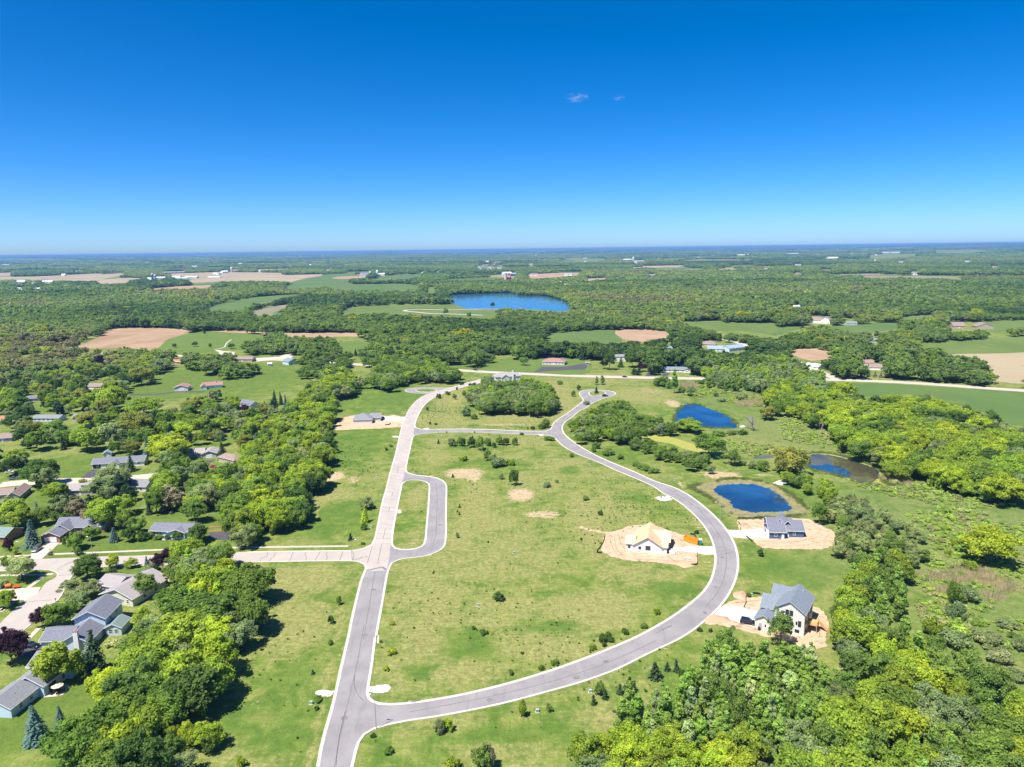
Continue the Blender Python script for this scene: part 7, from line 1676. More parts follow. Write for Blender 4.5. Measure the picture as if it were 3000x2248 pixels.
GROVES = [
 ('the wood at the lower left', [(545, 1600), (635, 1592), (690, 1640), (748, 1730), (756, 1790), (718, 1850), (668, 1900), (635, 1985), (620, 2040), (575, 2045), (515, 2090), (480, 2150), (470, 2230), (440, 2248), (50, 2248), (120, 2190), (230, 2140), (250, 2080), (285, 2010), (300, 1960), (345, 1900), (400, 1850), (430, 1800), (490, 1780), (490, 1700), (515, 1640)], 7.2, 8.5, 13, [('round', 'y', 3), ('round', 'l', 4), ('broad', 'g', 3), ('willow', 's', 2), ('round', 'd', 1.2), ('airy', 'k', 1.5), ('poplar', 'l', 1)]),
 ('the lower left corner thicket', [(480, 2130), (560, 2120), (640, 2170), (600, 2248), (470, 2248)], 5, 4, 7, [('airy', 'k', 2), ('round', 'y', 1), ('willow', 's', 1)]),
 ('the long tree strip west of the meadow', [(1010, 1085), (1055, 1120), (1030, 1145), (990, 1165), (965, 1190), (970, 1230), (968, 1290), (960, 1330), (940, 1390), (900, 1440), (885, 1500), (845, 1530), (800, 1535), (770, 1555), (705, 1585), (680, 1545), (640, 1480), (560, 1470), (545, 1420), (600, 1390), (665, 1375), (700, 1340), (760, 1290), (800, 1240), (870, 1180), (900, 1150), (940, 1100)], 7.8, 8, 12.5, [('round', 'y', 2), ('round', 'l', 4), ('broad', 'l', 2), ('round', 'g', 3), ('willow', 'w', 1.2), ('willow', 's', 1.2), ('round', 'd', .8)]),
 ('the wood at the lower right', [(2250, 2248), (2280, 2150), (2380, 2060), (2430, 1960), (2440, 1880), (2490, 1840), (2560, 1800), (2660, 1830), (2700, 1900), (2780, 1940), (2900, 1960), (2960, 2030), (3020, 2080), (3020, 2300), (2250, 2300)], 6.8, 8, 12, [('round', 'y', 2.0), ('round', 'l', 3), ('broad', 'g', 1.5), ('airy', 'k', 3), ('willow', 's', 2), ('willow', 'k', 1.5), ('poplar', 'k', 2)]),
 ('the bright bottom-edge thicket', [(1690, 2248), (1730, 2170), (1800, 2110), (1900, 2150), (2050, 2180), (2260, 2180), (2260, 2300), (1690, 2300)], 6.2, 6, 9.5, [('round', 'y', 4), ('round', 'l', 3), ('willow', 's', 1)]),
 ('the aspen stand at the lower right', [(1800, 2120), (1830, 2050), (1890, 2030), (1920, 2070), (2000, 2000), (2060, 1910), (2090, 1880), (2250, 1905), (2350, 1880), (2420, 1930), (2430, 2000), (2350, 2090), (2260, 2180), (2050, 2180), (1900, 2150)], 3.7, 6.5, 11.5, [('poplar', 'k', 5), ('poplar', 'g', 3), ('airy', 'k', .8), ('poplar', 's', 1.5)]),
 ('the trees beside the white house', [(2390, 1900), (2400, 1800), (2440, 1760), (2470, 1700), (2530, 1650), (2600, 1600), (2660, 1640), (2670, 1720), (2650, 1790), (2560, 1830), (2450, 1890)], 5.6, 7, 10.5, [('airy', 'k', 3), ('poplar', 'k', 3), ('round', 'l', 1.5), ('round', 'y', .8)]),
 ('the willow thicket right of the navy house', [(2430, 1470), (2490, 1450), (2560, 1480), (2640, 1520), (2700, 1560), (2710, 1640), (2640, 1660), (2560, 1610), (2490, 1630), (2440, 1600), (2440, 1530)], 5.6, 4, 7, [('willow', 'w', 4), ('willow', 's', 2), ('round', 'k', 1)]),
 ('the wooded slope on the right', [(2400, 1145), (2470, 1130), (2530, 1155), (2600, 1150), (2720, 1155), (2800, 1185), (2900, 1215), (2960, 1250), (3020, 1260), (3020, 1440), (2900, 1430), (2740, 1390), (2700, 1370), (2620, 1390), (2560, 1350), (2500, 1330), (2470, 1290), (2440, 1250), (2420, 1200)], 9.0, 8, 13.5, [('broad', 'y', 3), ('broad', 'l', 4), ('round', 'g', 2), ('willow', 's', 1.5), ('round', 'd', 1.2)]),
 ('the clump in the right clearing', [(2740, 1380), (2800, 1370), (2830, 1400), (2930, 1370), (3020, 1370), (3020, 1430), (2940, 1450), (2840, 1440), (2760, 1430)], 8.5, 6, 9, [('broad', 'l', 3), ('broad', 'y', 2)]),
 ('the copse in the north meadow', [(1390, 1130), (1420, 1112), (1480, 1115), (1560, 1118), (1605, 1140), (1628, 1185), (1600, 1200), (1530, 1198), (1400, 1198), (1385, 1170)], 6.4, 8, 12, [('willow', 's', 4), ('round', 'g', 2), ('round', 'k', 2), ('round', 'l', .8)]),
 ('the trees along the teardrop road', [(1668, 1215), (1710, 1195), (1760, 1170), (1800, 1180), (1850, 1200), (1890, 1225), (1960, 1230), (1975, 1260), (1900, 1272), (1850, 1285), (1800, 1280), (1750, 1275), (1700, 1285), (1672, 1250)], 6.5, 6, 10, [('willow', 's', 2), ('round', 'g', 3), ('round', 'l', 1), ('round', 'k', 2)]),
 ('the thicket below the duckweed pond', [(1840, 1285), (1900, 1290), (1950, 1320), (2000, 1325), (2060, 1325), (2095, 1355), (2080, 1378), (1990, 1355), (1920, 1330), (1850, 1305)], 5.0, 3.5, 6, [('round', 'g', 3), ('round', 'k', 2), ('willow', 's', 1)]),
 ('the poplars north of the right pond', [(2070, 1085), (2110, 1060), (2200, 1050), (2300, 1055), (2380, 1080), (2420, 1110), (2400, 1140), (2300, 1130), (2160, 1130), (2075, 1122)], 7.2, 9, 13, [('poplar', 'k', 3), ('poplar', 's', 2), ('round', 'l', 1.2), ('willow', 's', 1.2), ('airy', 's', 1)]),
 ('the green bank right of the far pond', [(2230, 1160), (2300, 1120), (2400, 1120), (2440, 1200), (2400, 1240), (2330, 1210), (2250, 1190)], 7.5, 7, 11, [('round', 'y', 2), ('round', 'l', 2), ('round', 'g', 2)]),
 ('the thicket between the near ponds', [(2270, 1390), (2330, 1380), (2400, 1400), (2440, 1430), (2430, 1470), (2370, 1440), (2300, 1410)], 5.4, 4, 7, [('round', 'l', 2), ('round', 'k', 2), ('willow', 's', 1)]),
 ('the wood behind the small roundabout', [(1085, 1120), (1110, 1060), (1170, 1040), (1250, 1050), (1300, 1075), (1345, 1092), (1335, 1108), (1290, 1118), (1190, 1118), (1130, 1130)], 7.0, 8, 12, [('round', 'g', 3), ('round', 'd', 1), ('round', 'l', 2), ('willow', 's', 3)]),
]
CLEAR += [[(2355, 1785), (2425, 1785), (2425, 1870), (2380, 1890), (2350, 1885)], [(1180, 1128), (1250, 1124), (1320, 1128), (1345, 1120), (1440, 1098), (1445, 1106), (1350, 1135), (1310, 1152), (1280, 1160), (1180, 1156)], [(1692, 1138), (1812, 1138), (1812, 1165), (1760, 1188), (1716, 1206), (1690, 1222), (1660, 1240), (1652, 1262), (1600, 1262), (1616, 1238), (1660, 1212), (1696, 1184)],
          T('F', (2025, 810), (2060, 870), (2130, 930), (2230, 985), (2230, 1060), (2100, 990), (1960, 900)), T('E', (0, 1035), (150, 1120), (330, 1200), (500, 1270), (700, 1360), (700, 1420), (350, 1270), (0, 1122))]
nind = 0
for where, poly, spc, h0, h1, mixk in GROVES:
    X, Y, Hh = scatter(poly, spc, h0, h1)
    k = ~blocked(X, Y, Hh, CLEAR[-0:] if False else [c for c in CLEAR], (.05, .6, .9))
    k &= ~blocked(X, Y, Hh, ROADS_PX[1:], (.02,))
    X, Y, Hh = X[k], Y[k], Hh[k]
    wts = np.array([m_[2] for m_ in mixk]); wts = wts / wts.sum()
    for x, y, hh_ in zip(X, Y, Hh):
        kd, c, _ = mixk[rng.choice(len(mixk), p=wts)]
        rad = hh_ * {'round': .42, 'broad': .52, 'willow': .46, 'poplar': .19, 'airy': .36}.get(kd, .4) * rng.uniform(.92, 1.25) * (spc / 7.4 if kd != 'poplar' else 1) ** .3
        sz_ = 'tall ' if hh_ > h0 + .7 * (h1 - h0) else 'low ' if hh_ < h0 + .3 * (h1 - h0) else ''
        pxx = float(proj(x, y, hh_ * .5)[0]); xa, xb = min(q[0] for q in poly), max(q[0] for q in poly); tt = (pxx - xa) / (xb - xa)
        tree(kd, x, y, hh_, rad, c, '%s%s %s in %s' % (sz_, TNAME[c], {'willow': 'bushy tree', 'poplar': 'slender aspen', 'airy': 'thin-leaved tree', 'broad': 'wide-crowned tree'}.get(kd, 'round-crowned tree'), where + (', left part' if tt < .33 else ', right part' if tt > .67 else ', middle')), 'trees of ' + where, later=True)
        nind += 1
print('GROVE TREES', nind)

# gardens of the older neighbourhood: loose trees between the houses
hood_poly = [(-60, 1095), (200, 1075), (420, 1085), (480, 1110), (470, 1150), (380, 1170), (330, 1190), (500, 1170), (640, 1150), (700, 1180), (780, 1190), (840, 1170), (760, 1260), (690, 1330), (640, 1370), (560, 1400), (520, 1440), (600, 1490), (480, 1500), (300, 1500), (-60, 1560)]
lawns_px = [T('S', (150, 1000), (450, 1040), (1100, 1040), (1150, 1180), (980, 1330), (620, 1330), (560, 1200)), T('G', (380, 150), (520, 130), (560, 340), (300, 300)), T('G', (1640, 330), (2060, 350), (2060, 460), (1650, 460)), T('S', (1250, 480), (1380, 380), (1750, 260), (2212, 180), (2212, 470), (1900, 560), (1700, 680), (1300, 700)), T('U', (0, 190), (500, 190), (1450, 190), (1250, 330), (1000, 560), (600, 330), (0, 330))]
X, Y, Hh = scatter(hood_poly, 11.0, 7, 12.5)
k = ~blocked(X, Y, Hh, CLEAR, (.02, .35, .75)) & ~blocked(X, Y, Hh, ROADS_PX[1:] + lawns_px, (.02, .5))
hm = [('round', 'g', 3), ('broad', 'l', 2), ('willow', 's', 3), ('round', 'd', 2), ('pine', 'n', 2), ('broad', 'o', 1), ('round', 'l', 1.5), ('spruce', 'n', 1), ('airy', 's', 1)]
wts = np.array([m_[2] for m_ in hm]); wts /= wts.sum()
for x, y, hh_ in zip(X[k], Y[k], Hh[k]):
    kd, c, _ = hm[rng.choice(len(hm), p=wts)]
    rad = hh_ * {'round': .45, 'broad': .55, 'willow': .5, 'pine': .34, 'spruce': .26}.get(kd, .4)
    pyy = float(proj(x, y, 0)[1])
    tree(kd, x, y, hh_, rad, c, '%s%s %s among the gardens %s of the left neighbourhood' % ('tall ' if hh_ > 10.8 else 'low ' if hh_ < 8.6 else '', TNAME[c], {'willow': 'bushy tree', 'broad': 'wide-crowned tree', 'spruce': 'spruce', 'pine': 'pine', 'airy': 'thin-leaved tree'}.get(kd, 'round tree'), 'at the back' if pyy < 1240 else 'in the middle' if pyy < 1370 else 'at the front'), 'garden trees of the left neighbourhood', later=True)
print('HOOD TREES', int(k.sum()))

# the largest in view become things of their own, the rest thicken the woodland
def view_size(t):
    px, py = proj(t[1], t[2], t[3] * .6)
    z = math.hypot(t[2], t[1])
    vis = -30 < float(px) < 3030 and float(py) < 2290
    return (t[3] * t[4]) ** .5 / z if vis else 0
PENDING.sort(key=view_size, reverse=True)
REST = []
for t in PENDING:
    if view_size(t) <= 0: continue
    if COUNT.get(OBJN[t[0]], 0) < 285: tree(*t)
    else: REST.append(t)
print('TREES', COUNT, 'REST', len(REST))

# ------------------------------------------------------------------ woodland too far off to count: instanced crowns
lib = bpy.data.collections.new('woodland_library')        # kept out of the scene, only instanced
def libobj(name, me):
    o = bpy.data.objects.new(name, me); lib.objects.link(o); return o
MIDS = 7
for i in range(4): libobj('w%02d' % i, crown('woodland_crown', 4.6, 4.3, 5.6, 24, 34, 1.0, (.34, .5), mat=M_leafs))
libobj('w04', crown('woodland_crown', 5.2, 3.9, 5.6, 26, 34, 1.0, (.30, .44), mat=M_leafs))
libobj('w05', crown('woodland_crown', 2.4, 5.2, 5.6, 22, 30, .8, (.40, .6), core=True, mat=M_leafs, low=-.9))
libobj('w06', conifer('woodland_crown', 2.7, 10.5, 9, 9, 1.0, mat=M_leafs))
for i in range(4): libobj('w%02d' % (7 + i), crown('woodland_crown', 5.2, 4.6, 5.2, 12, 14, 2.0, (.36, .55), mat=M_leafs))
for i in range(3): libobj('w%02d' % (11 + i), crown('woodland_crown', 11, 6.0, 4.0, 22, 12, 3.2, (.24, .40), mat=M_leafs))

def gn_scatter(name, X, Y, Z, idx, scl, label=None, tint=None, kind='stuff', coll=None):
    me = bpy.data.meshes.new(name)
    n = len(X)
    me.vertices.add(n); me.vertices.foreach_set('co', np.stack([X, Y, Z], -1).astype(np.float32).ravel()); me.update()
    a = me.attributes.new('idx', 'INT', 'POINT'); a.data.foreach_set('value', idx.astype(np.int32))
    a = me.attributes.new('scl', 'FLOAT_VECTOR', 'POINT'); a.data.foreach_set('vector', scl.astype(np.float32).ravel())
    a = me.attributes.new('rot', 'FLOAT', 'POINT'); a.data.foreach_set('value', rng.uniform(0, 6.283, n).astype(np.float32))
    if tint is not None:
        a = me.attributes.new('tint', 'FLOAT_COLOR', 'POINT'); a.data.foreach_set('color', np.c_[tint, np.ones(n)].astype(np.float32).ravel())
    o = link(bpy.data.objects.new(name, me)); o['kind'] = 'stuff'
    if label: o['label'] = label
    ng = bpy.data.node_groups.new(name + '_nodes', 'GeometryNodeTree')
    ng.interface.new_socket('Geometry', in_out='INPUT', socket_type='NodeSocketGeometry'); ng.interface.new_socket('Geometry', in_out='OUTPUT', socket_type='NodeSocketGeometry')
    nd = ng.nodes; gi, go = nd.new('NodeGroupInput'), nd.new('NodeGroupOutput')
    ip = nd.new('GeometryNodeInstanceOnPoints'); ci = nd.new('GeometryNodeCollectionInfo')
    ci.inputs['Collection'].default_value = coll or lib; ci.inputs['Separate Children'].default_value = True; ci.inputs['Reset Children'].default_value = True
    ip.inputs['Pick Instance'].default_value = True
    def attr(nm, t):
        q = nd.new('GeometryNodeInputNamedAttribute'); q.data_type = t; q.inputs['Name'].default_value = nm; return q.outputs['Attribute']
    cx = nd.new('ShaderNodeCombineXYZ'); lk = ng.links.new
    lk(gi.outputs[0], ip.inputs['Points']); lk(ci.outputs[0], ip.inputs['Instance']); lk(attr('idx', 'INT'), ip.inputs['Instance Index']); lk(attr('scl', 'FLOAT_VECTOR'), ip.inputs['Scale'])
    lk(attr('rot', 'FLOAT'), cx.inputs['Z']); lk(cx.outputs[0], ip.inputs['Rotation']); lk(ip.outputs[0], go.inputs[0])
    m = o.modifiers.new('scatter', 'NODES'); m.node_group = ng
    return o

PAL = np.array([(.090, .160, .044), (.130, .215, .046), (.180, .275, .048), (.165, .250, .078), (.230, .325, .050), (.215, .275, .122), (.285, .370, .048), (.24, .235, .11)])
def stand_tint(X, Y, base=0.0, spread=.62):
    v = .5 + .22 * np.sin(X / 210 + 1.6 * np.sin(Y / 170)) + .16 * np.sin(Y / 240 + 2.1 * np.sin(X / 330)) + .12 * np.sin(X / 71 + Y / 93)
    t = np.clip((v - .5) * 1.25 + .45 + base + rng.normal(0, spread * .25, X.shape), 0, .999) * (len(PAL) - 1)
    i = t.astype(int); f = (t - i)[:, None]
    c = PAL[i] * (1 - f) + PAL[np.minimum(i + 1, len(PAL) - 1)] * f
    c = c * rng.uniform(.76, 1.06, (len(X), 1))
    yel = rng.random(len(X)) < .006
    c[yel] = (.36, .36, .02)
    return c
def grid_pts(y0, y1, sp, wide=.80):
    xs, ys = [], []
    y = y0
    while y < y1:
        w = wide * y + 60
        x = np.arange(-w, w, sp) + rng.uniform(0, sp)
        xs.append(x + rng.uniform(-.42, .42, x.shape) * sp); ys.append(y + rng.uniform(-.42, .42, x.shape) * sp)
        y += sp * .88
    return np.concatenate(xs), np.concatenate(ys)
# open ground in front of the wood line (nothing of the far wood stands here), surveyed from the photograph
OPEN = [[(-400, 1108), (250, 1090), (430, 1100), (500, 1070), (560, 1085), (780, 1100), (860, 1090), (900, 1100), (960, 1095), (1060, 1060), (1100, 1070), (1280, 1080), (1330, 1068), (1420, 1060), (1560, 1052), (1720, 1052), (1800, 1062), (1900, 1085), (2060, 1090), (2130, 1085), (2300, 1065), (2430, 1100), (2520, 1098), (2690, 1110), (2720, 1120), (2900, 1132), (3400, 1180), (3400, 2400), (-400, 2400)],
        T('T3', (180, 1180), (220, 1100), (440, 1080), (700, 1075), (780, 1080), (900, 1060), (1000, 1050), (1200, 1180)),
        T('U', (-1300, 150), (-60, 170), (0, 190), (500, 190), (1080, 200), (1450, 190), (1250, 330)), T('S', (1850, 130), (2212, 120), (2212, 200), (1750, 200)),
        T('U', (1070, 80), (1290, 80), (1290, 200), (1110, 200)), T('U', (0, 0), (560, 0), (560, 20), (0, 40)),
        T('T1', (1480, 1035), (1850, 1030), (2000, 1080), (1720, 1090), (1480, 1075)), T('T2', (540, 1120), (700, 1120), (640, 1150), (540, 1150)), hood_poly]
_hr = [q for q in hwy if q[0] > 1240]; _hl = [q for q in hwy if q[0] < 1270]
LEFTBAND = [[(x, y - 3) for x, y in _hl] + [(x, y + 5) for x, y in _hl[::-1]], [(745, 1040), (880, 1040), (880, 1085), (745, 1085)]]
ROADBAND = [[(x, y - 5) for x, y in _hr] + [(x, y + 9) for x, y in _hr[::-1]], [(x, y - 4) for x, y in rd2[3:]] + [(x + 4, y + 7) for x, y in rd2[3:][::-1]]]
X, Y = grid_pts(430, 2300, 9.2)
Hh = rng.uniform(7.5, 13.0, X.shape)
px, py = proj(X, Y, Hh * .5)
k = ~inpoly(px, py, OPEN[0])
X, Y, Hh = X[k], Y[k], Hh[k]
k = ~blocked(X, Y, Hh, CLEAR, (.03, .5, .93)) & ~blocked(X, Y, Hh, OPEN[1:], (.5,)) & ~blocked(X, Y, Hh, ROADBAND, (.02, .5, .9)) & ~blocked(X, Y, Hh, LEFTBAND[:1], (.0,)) & ~blocked(X, Y, Hh, LEFTBAND[1:], (.02, .5, .9))
X, Y, Hh = X[k], Y[k], Hh[k]
# natural openings and thinner stands
thin = (np.sin(X / 83 + 1.7 * np.sin(Y / 190)) + np.sin(Y / 131 + X / 260)) < -1.38
k = ~(thin & (rng.random(X.shape) < .75))
X, Y, Hh = X[k], Y[k], Hh[k]
idx = rng.choice(7, len(X), p=[.17, .17, .17, .16, .15, .13, .05])
far = Y > 1250
idx[far] = rng.integers(7, 11, far.sum())
s = Hh / 10.3
clump = 1 + .25 * np.sin(X / 37 + 3 * np.sin(Y / 61)) + .15 * np.sin(X / 150 + Y / 97)
scl = np.stack([s * rng.uniform(1.0, 1.55, len(X)) * clump ** .5, s * rng.uniform(1.0, 1.55, len(X)) * clump ** .5, s * clump], -1)
tn = stand_tint(X, Y)
con = idx == 6
tn[con] = np.array((.055, .10, .045)) * rng.uniform(.8, 1.2, (con.sum(), 1))
# trees of the near stands that are past counting
off = len(lib.objects)
pk = {}
for kd in ('round', 'broad', 'airy', 'willow', 'poplar', 'pine', 'spruce'):
    pk[kd] = [off + i for i in range(len(PROTO[kd][0]))]
    for i, me_ in enumerate(PROTO[kd][0]): libobj('x%02d' % (off + i), me_)
    off += len(PROTO[kd][0])
if REST:
    rX = np.array([t[1] for t in REST]); rY = np.array([t[2] for t in REST])
    ri = np.array([random.choice(pk[t[0]]) for t in REST])
    rs = np.array([(t[4] / NOMR[t[0]], t[4] / NOMR[t[0]], t[3] / 10.3) for t in REST])
    rt = np.array([[c_ * (1.32 if t[0] == 'poplar' else 1) for c_ in TINT[t[5]]] for t in REST]) * rng.uniform(.86, 1.14, (len(REST), 1))
    X, Y, idx, scl, tn = np.r_[X, rX], np.r_[Y, rY], np.r_[idx, ri], np.vstack([scl, rs]), np.vstack([tn, rt])
gn_scatter('woodland', X, Y, np.zeros(len(X)), idx, scl, 'mixed green woodland stretching between fields towards the lake and beyond', tn)
print('WOOD', len(X))
X, Y = grid_pts(2300, 5200, 17); 
k = ~blocked(X, Y, np.full(X.shape, 11.), CLEAR, (.03, .5, .95)); X, Y = X[k], Y[k]
op = (np.sin(X / 310 + 2.2 * np.sin(Y / 420)) + np.sin(Y / 260 + X / 700)) < -1.3
X, Y = X[~op], Y[~op]
n1 = len(X); i1 = rng.integers(7, 11, n1); s1 = np.stack([rng.uniform(1.8, 2.9, n1), rng.uniform(1.8, 2.9, n1), rng.uniform(.9, 1.45, n1)], -1)
z1 = hills(X, Y)
X2, Y2 = grid_pts(5200, 11000, 42); 
k = ~blocked(X2, Y2, np.full(X2.shape, 11.), CLEAR, (.03, .5, .95)); X2, Y2 = X2[k], Y2[k]
op = (np.sin(X2 / 420 + 2.2 * np.sin(Y2 / 620)) + np.sin(Y2 / 360 + X2 / 900)) < -1.1
X2, Y2 = X2[~op], Y2[~op]
n2 = len(X2); i2 = rng.integers(11, 14, n2); s2 = np.stack([rng.uniform(1.7, 2.8, n2), rng.uniform(1.7, 2.8, n2), rng.uniform(.9, 1.6, n2)], -1)
X3, Y3 = grid_pts(11000, 27000, 120)
op = (np.sin(X3 / 800 + 2.2 * np.sin(Y3 / 1300)) + np.sin(Y3 / 900 + X3 / 1800)) < -1.2
X3, Y3 = X3[~op], Y3[~op]
n3 = len(X3); i3 = rng.integers(11, 14, n3); s3 = np.stack([rng.uniform(4.5, 8, n3), rng.uniform(4.5, 8, n3), rng.uniform(.9, 1.7, n3)], -1)
gn_scatter('distant_woodland', np.r_[X, X2, X3], np.r_[Y, Y2, Y3], np.r_[z1, hills(X2, Y2), hills(X3, Y3)], np.r_[i1, i2, i3], np.vstack([s1, s2, s3]), label='far woods running to the hazy blue horizon', tint=stand_tint(np.r_[X, X2, X3] * .5, np.r_[Y, Y2, Y3] * .5, -.08, .8))
print('FAR', n1, n2, n3)

# ------------------------------------------------------------------ marsh scrub, reeds and meadow weeds: small plants nobody could count
low = bpy.data.collections.new('low_plant_library')
def lowobj(name, me): o = bpy.data.objects.new(name, me); low.objects.link(o)
for i in range(4): lowobj('l%02d' % i, crown('scrub', 1.5, .85, .6, 14, 40, .36, (.36, .55), core=False, low=-.2))
for i in range(2): lowobj('l%02d' % (4 + i), crown('weed', .42, .3, .2, 6, 9, .22, (.4, .6), core=False, low=-.1))
def reed_mesh(name):
    n = 90
    P = np.c_[rng.normal(0, .9, (n, 2)), rng.uniform(.3, 1.2, n)]; Nn = unit(np.c_[rng.normal(size=(n, 2)), rng.normal(0, .15, n)])
    me = leaf_mesh(name, P, Nn, .16, rng.uniform(.3, .9, n), None, 1)
    co = np.empty(len(me.vertices) * 3, np.float32); me.vertices.foreach_get('co', co); co = co.reshape(-1, 4, 3)
    a = rng.uniform(0, 6.283, n); d = np.c_[np.cos(a), np.sin(a), np.zeros(n)] * .05; hh = rng.uniform(.8, 1.7, n)[:, None] * np.array([[0, 0, 1.]]); b0 = np.c_[P[:, :2], np.zeros(n)]; lean = np.c_[rng.normal(0, .18, (n, 2)), np.zeros(n)]
    co[:, 0] = b0 - d; co[:, 1] = b0 + d; co[:, 2] = b0 + hh + lean + d * .5; co[:, 3] = b0 + hh + lean - d * .5
    me.vertices.foreach_set('co', co.astype(np.float32).ravel()); me.update()
    return me
for i in range(2): lowobj('l%02d' % (6 + i), reed_mesh('reeds'))
def ground_pts(polys, sp):
    XX, YY = [], []
    for poly in polys:
        W = GP(poly); x0, x1 = min(w[0] for w in W), max(w[0] for w in W); y0, y1 = min(w[1] for w in W), max(w[1] for w in W)
        a, b = np.meshgrid(np.arange(x0, x1, sp), np.arange(y0, y1, sp))
        a = (a + rng.uniform(-.5, .5, a.shape) * sp).ravel(); b = (b + rng.uniform(-.5, .5, b.shape) * sp).ravel()
        px, py = proj(a, b, np.zeros(a.shape)); k = inpoly(px, py, poly)
        XX.append(a[k]); YY.append(b[k])
    return np.concatenate(XX), np.concatenate(YY)
marsh_px = [[(2470, 1385), (2600, 1420), (2700, 1400), (2770, 1440), (2900, 1465), (3060, 1500), (3060, 2060), (2960, 1990), (2800, 1930), (2720, 1870), (2680, 1800), (2690, 1700), (2730, 1640), (2720, 1560), (2640, 1500), (2540, 1450)],
            T('Q', (-60, 780), (150, 760), (330, 800), (480, 950), (640, 1080), (880, 1200), (880, 1235), (620, 1130), (460, 1090), (250, 1080), (0, 1010)), T('E', (1300, 960), (1900, 990), (2212, 1060), (2150, 1120), (1800, 1110), (1580, 1130), (1400, 1090)), T('E', (900, 560), (1080, 470), (1300, 500), (1500, 560), (1750, 560), (1950, 640), (1900, 690), (1500, 660), (1350, 620), (1150, 590))]
X, Y = ground_pts(marsh_px, 2.3)
k = (np.sin(X / 9 + 2 * np.sin(Y / 13)) + np.sin(Y / 7.5 + X / 21) + rng.normal(0, .6, X.shape)) > -.45
k &= ~blocked(X, Y, np.ones(X.shape), CLEAR, (.1,))
X, Y = X[k], Y[k]; n = len(X)
sc = rng.uniform(.25, .8, n); sc[rng.random(n) < .04] *= 2.2; pal = np.array([(.32, .42, .11), (.36, .42, .16), (.28, .40, .085), (.37, .385, .17), (.34, .45, .095)])
gn_scatter('marsh_scrub', X, Y, np.zeros(n), rng.integers(0, 4, n), np.stack([sc, sc, sc * rng.uniform(.6, 1.2, n)], -1), 'low grey-green scrub covering the marsh on the right', pal[rng.integers(0, 5, n)] * rng.uniform(.8, 1.15, (n, 1)), coll=low)
reed_px = [T('W', (880, 960), (1100, 960), (1500, 900), (1700, 1000), (1880, 1100), (1860, 1160), (1500, 1060), (1200, 1040), (950, 1020)), T('W', (560, 60), (640, 20), (760, 60), (900, 110), (860, 140), (700, 120)), T('E', (1420, 640), (1650, 600), (1800, 590), (1960, 660), (1930, 700), (1700, 660), (1500, 670)), T('E', (920, 460), (1000, 450), (1140, 480), (1100, 510), (980, 500)), T('W', (1040, 1050), (1200, 1090), (1170, 1180), (1050, 1130)), T('W', (1500, 1150), (1800, 1150), (1750, 1230), (1550, 1240))]
X, Y = ground_pts(reed_px, 2.3); n = len(X)
gn_scatter('reeds', X, Y, np.zeros(n), rng.integers(6, 8, n), np.stack([rng.uniform(.8, 1.3, n)] * 3, -1), 'dry tan reeds standing in the marsh', np.array((.46, .40, .25)) * rng.uniform(.8, 1.2, (n, 1)), coll=low)
bx_, by_ = [], []      # green rushes along the pond banks
for z_, pts_, a_ in (('E', pondA, .5), ('D', pondBo, .9), ('Q', pondCo, 1.1)):
    L_ = smooth(GP(T(z_, *pts_)), True, .9)
    for rep in range(3):
        for x_, y_ in L_:
            if random.random() < a_ * (.5 + .5 * math.sin(x_ / 5 + y_ / 7)): bx_.append(x_ + rng.normal(0, .8)); by_.append(y_ + rng.normal(0, .8))
n = len(bx_)
gn_scatter('bank_rushes', np.array(bx_), np.array(by_), np.zeros(n), rng.integers(6, 8, n), np.stack([rng.uniform(.35, .75, n)] * 3, -1), 'green rushes fringing the ponds', np.array([(.20, .27, .07), (.26, .29, .10), (.15, .23, .06)])[rng.integers(0, 3, n)], coll=low)
mead_px = [mead, e3[-30:] + [(1150, 2300), (1750, 2300), (1850, 2050), (2080, 1880), (2180, 1830)], e1[:9] + [(760, 1760), (640, 2060), (480, 2300), (900, 2300)], T('F', (480, 790), (500, 620), (620, 490), (800, 400), (1100, 320), (1400, 600), (1880, 640), (2190, 430), (2190, 500), (1900, 740), (1850, 810), (1000, 790)), T('U', (1560, 1330), (1750, 850), (2200, 820), (2212, 1475), (1450, 1475))]
X, Y = ground_pts(mead_px, 2.6)
k = (np.sin(X / 17 + 2 * np.sin(Y / 29)) + np.sin(Y / 23 + X / 41) + rng.normal(0, .9, X.shape)) > 1.35
k &= ~blocked(X, Y, np.zeros(X.shape), CLEAR[-120:] + [mead_px[0]] * 0, (.0,))
X, Y = X[k], Y[k]
rdm = np.zeros(len(X), bool)
rpx, rpy = proj(X, Y, np.zeros(len(X)))
rdm = inpoly(rpx, rpy, e1 + e2 + e3) & ~inpoly(rpx, rpy, mead)
X, Y = X[~rdm], Y[~rdm]; n = len(X)
sc = rng.uniform(.3, .95, n); pal = np.array([(.12, .185, .035), (.13, .20, .03), (.20, .23, .07), (.105, .165, .035)])
gn_scatter('meadow_weeds', X, Y, np.zeros(n), rng.integers(4, 6, n), np.stack([sc, sc, sc * rng.uniform(.7, 1.4, n)], -1), 'scattered weeds and tussocks over the open meadows', pal[rng.integers(0, 4, n)], coll=low)
print('LOW', n)

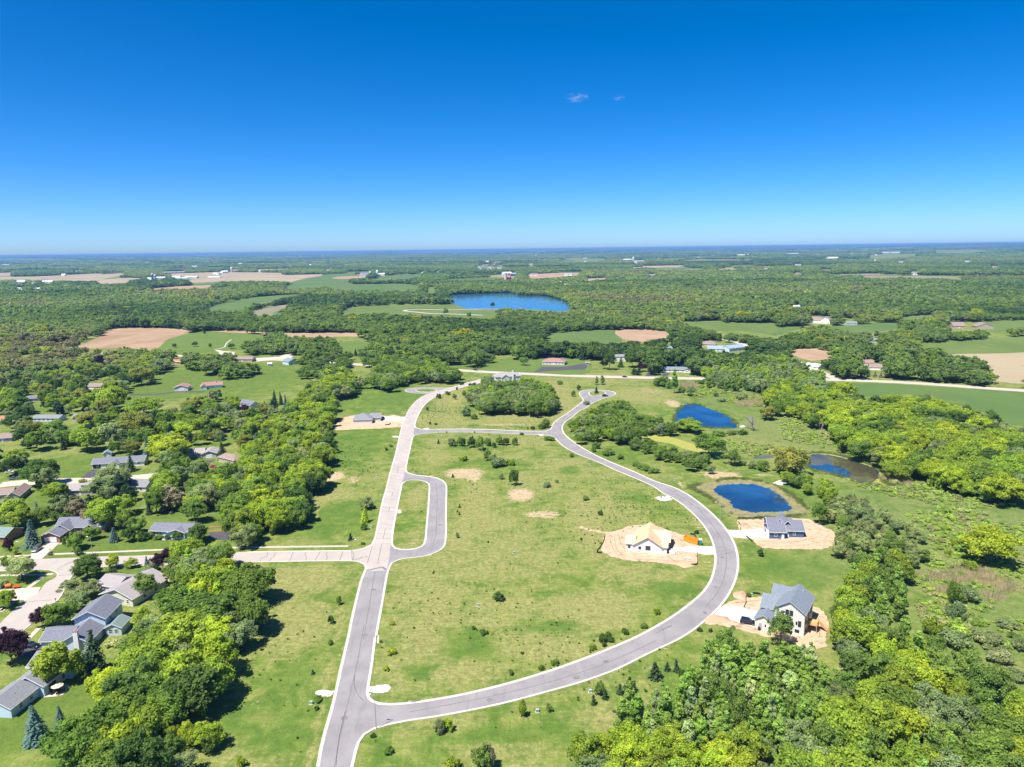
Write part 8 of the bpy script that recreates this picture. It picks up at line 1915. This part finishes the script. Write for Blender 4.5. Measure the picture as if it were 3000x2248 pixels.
# ------------------------------------------------------------------ haze: the air between here and the horizon
hz = MB().box(-42000, -3000, -60, 42000, 40000, 122).build('haze', None)
hz['kind'] = 'stuff'; hz['label'] = 'thin blue haze over the far country'
m = bpy.data.materials.new('haze_air'); m.use_nodes = True; nt = m.node_tree; nt.nodes.clear()
out = nt.nodes.new('ShaderNodeOutputMaterial'); pv = nt.nodes.new('ShaderNodeVolumePrincipled')
pv.inputs['Color'].default_value = (.20, .44, .86, 1); pv.inputs['Density'].default_value = 6.2e-5; pv.inputs['Anisotropy'].default_value = 0.0
nt.links.new(pv.outputs[0], out.inputs['Volume'])
hz.data.materials.append(m)

# ------------------------------------------------------------------ two wisps of cloud high over the horizon
for px_, py_, w_, lab in ((1690, 286, 78, 'larger wispy cloud high over the horizon'), (1812, 287, 44, 'smaller wispy cloud right of the larger one')):
    d = CAMR @ Vector(((px_ - 1500) / FOC, -(py_ - 1124) / FOC, -1.0)); t = 16000 / d.y
    c = Vector((d.x * t, d.y * t, CAM_H + d.z * t)); r_ = w_ / 2 * 16000 / FOC
    bm = bmesh.new(); bmesh.ops.create_icosphere(bm, subdivisions=3, radius=1)
    for v in bm.verts: v.co *= 1 + .15 * math.sin(v.co.x * 5) * math.cos(v.co.y * 4)
    me = bpy.data.meshes.new('cloud'); bm.to_mesh(me); bm.free()
    o = link(bpy.data.objects.new('cloud', me)); o.location = c; o.scale = (r_, r_ * .8, r_ * .36); tag(o, lab, 'cloud')
    m = bpy.data.materials.new('cloud_vapour'); m.use_nodes = True; nt = m.node_tree; nt.nodes.clear()
    out = nt.nodes.new('ShaderNodeOutputMaterial'); pv = nt.nodes.new('ShaderNodeVolumePrincipled'); tc = nt.nodes.new('ShaderNodeTexCoord')
    nz = noise(nt, 2.2, 5, .65, tc.outputs['Object'])
    ln = nt.nodes.new('ShaderNodeVectorMath'); ln.operation = 'LENGTH'; nt.links.new(tc.outputs['Object'], ln.inputs[0])
    fall = math_(nt, 'SUBTRACT', 1.0, ln.outputs['Value'], True)
    den = math_(nt, 'MULTIPLY', math_(nt, 'MULTIPLY', sstep(nt, nz, .5, .75), fall), .009)
    pv.inputs['Color'].default_value = (.95, .97, 1, 1); nt.links.new(den, pv.inputs['Density']); nt.links.new(pv.outputs[0], out.inputs['Volume'])
    me.materials.append(m)
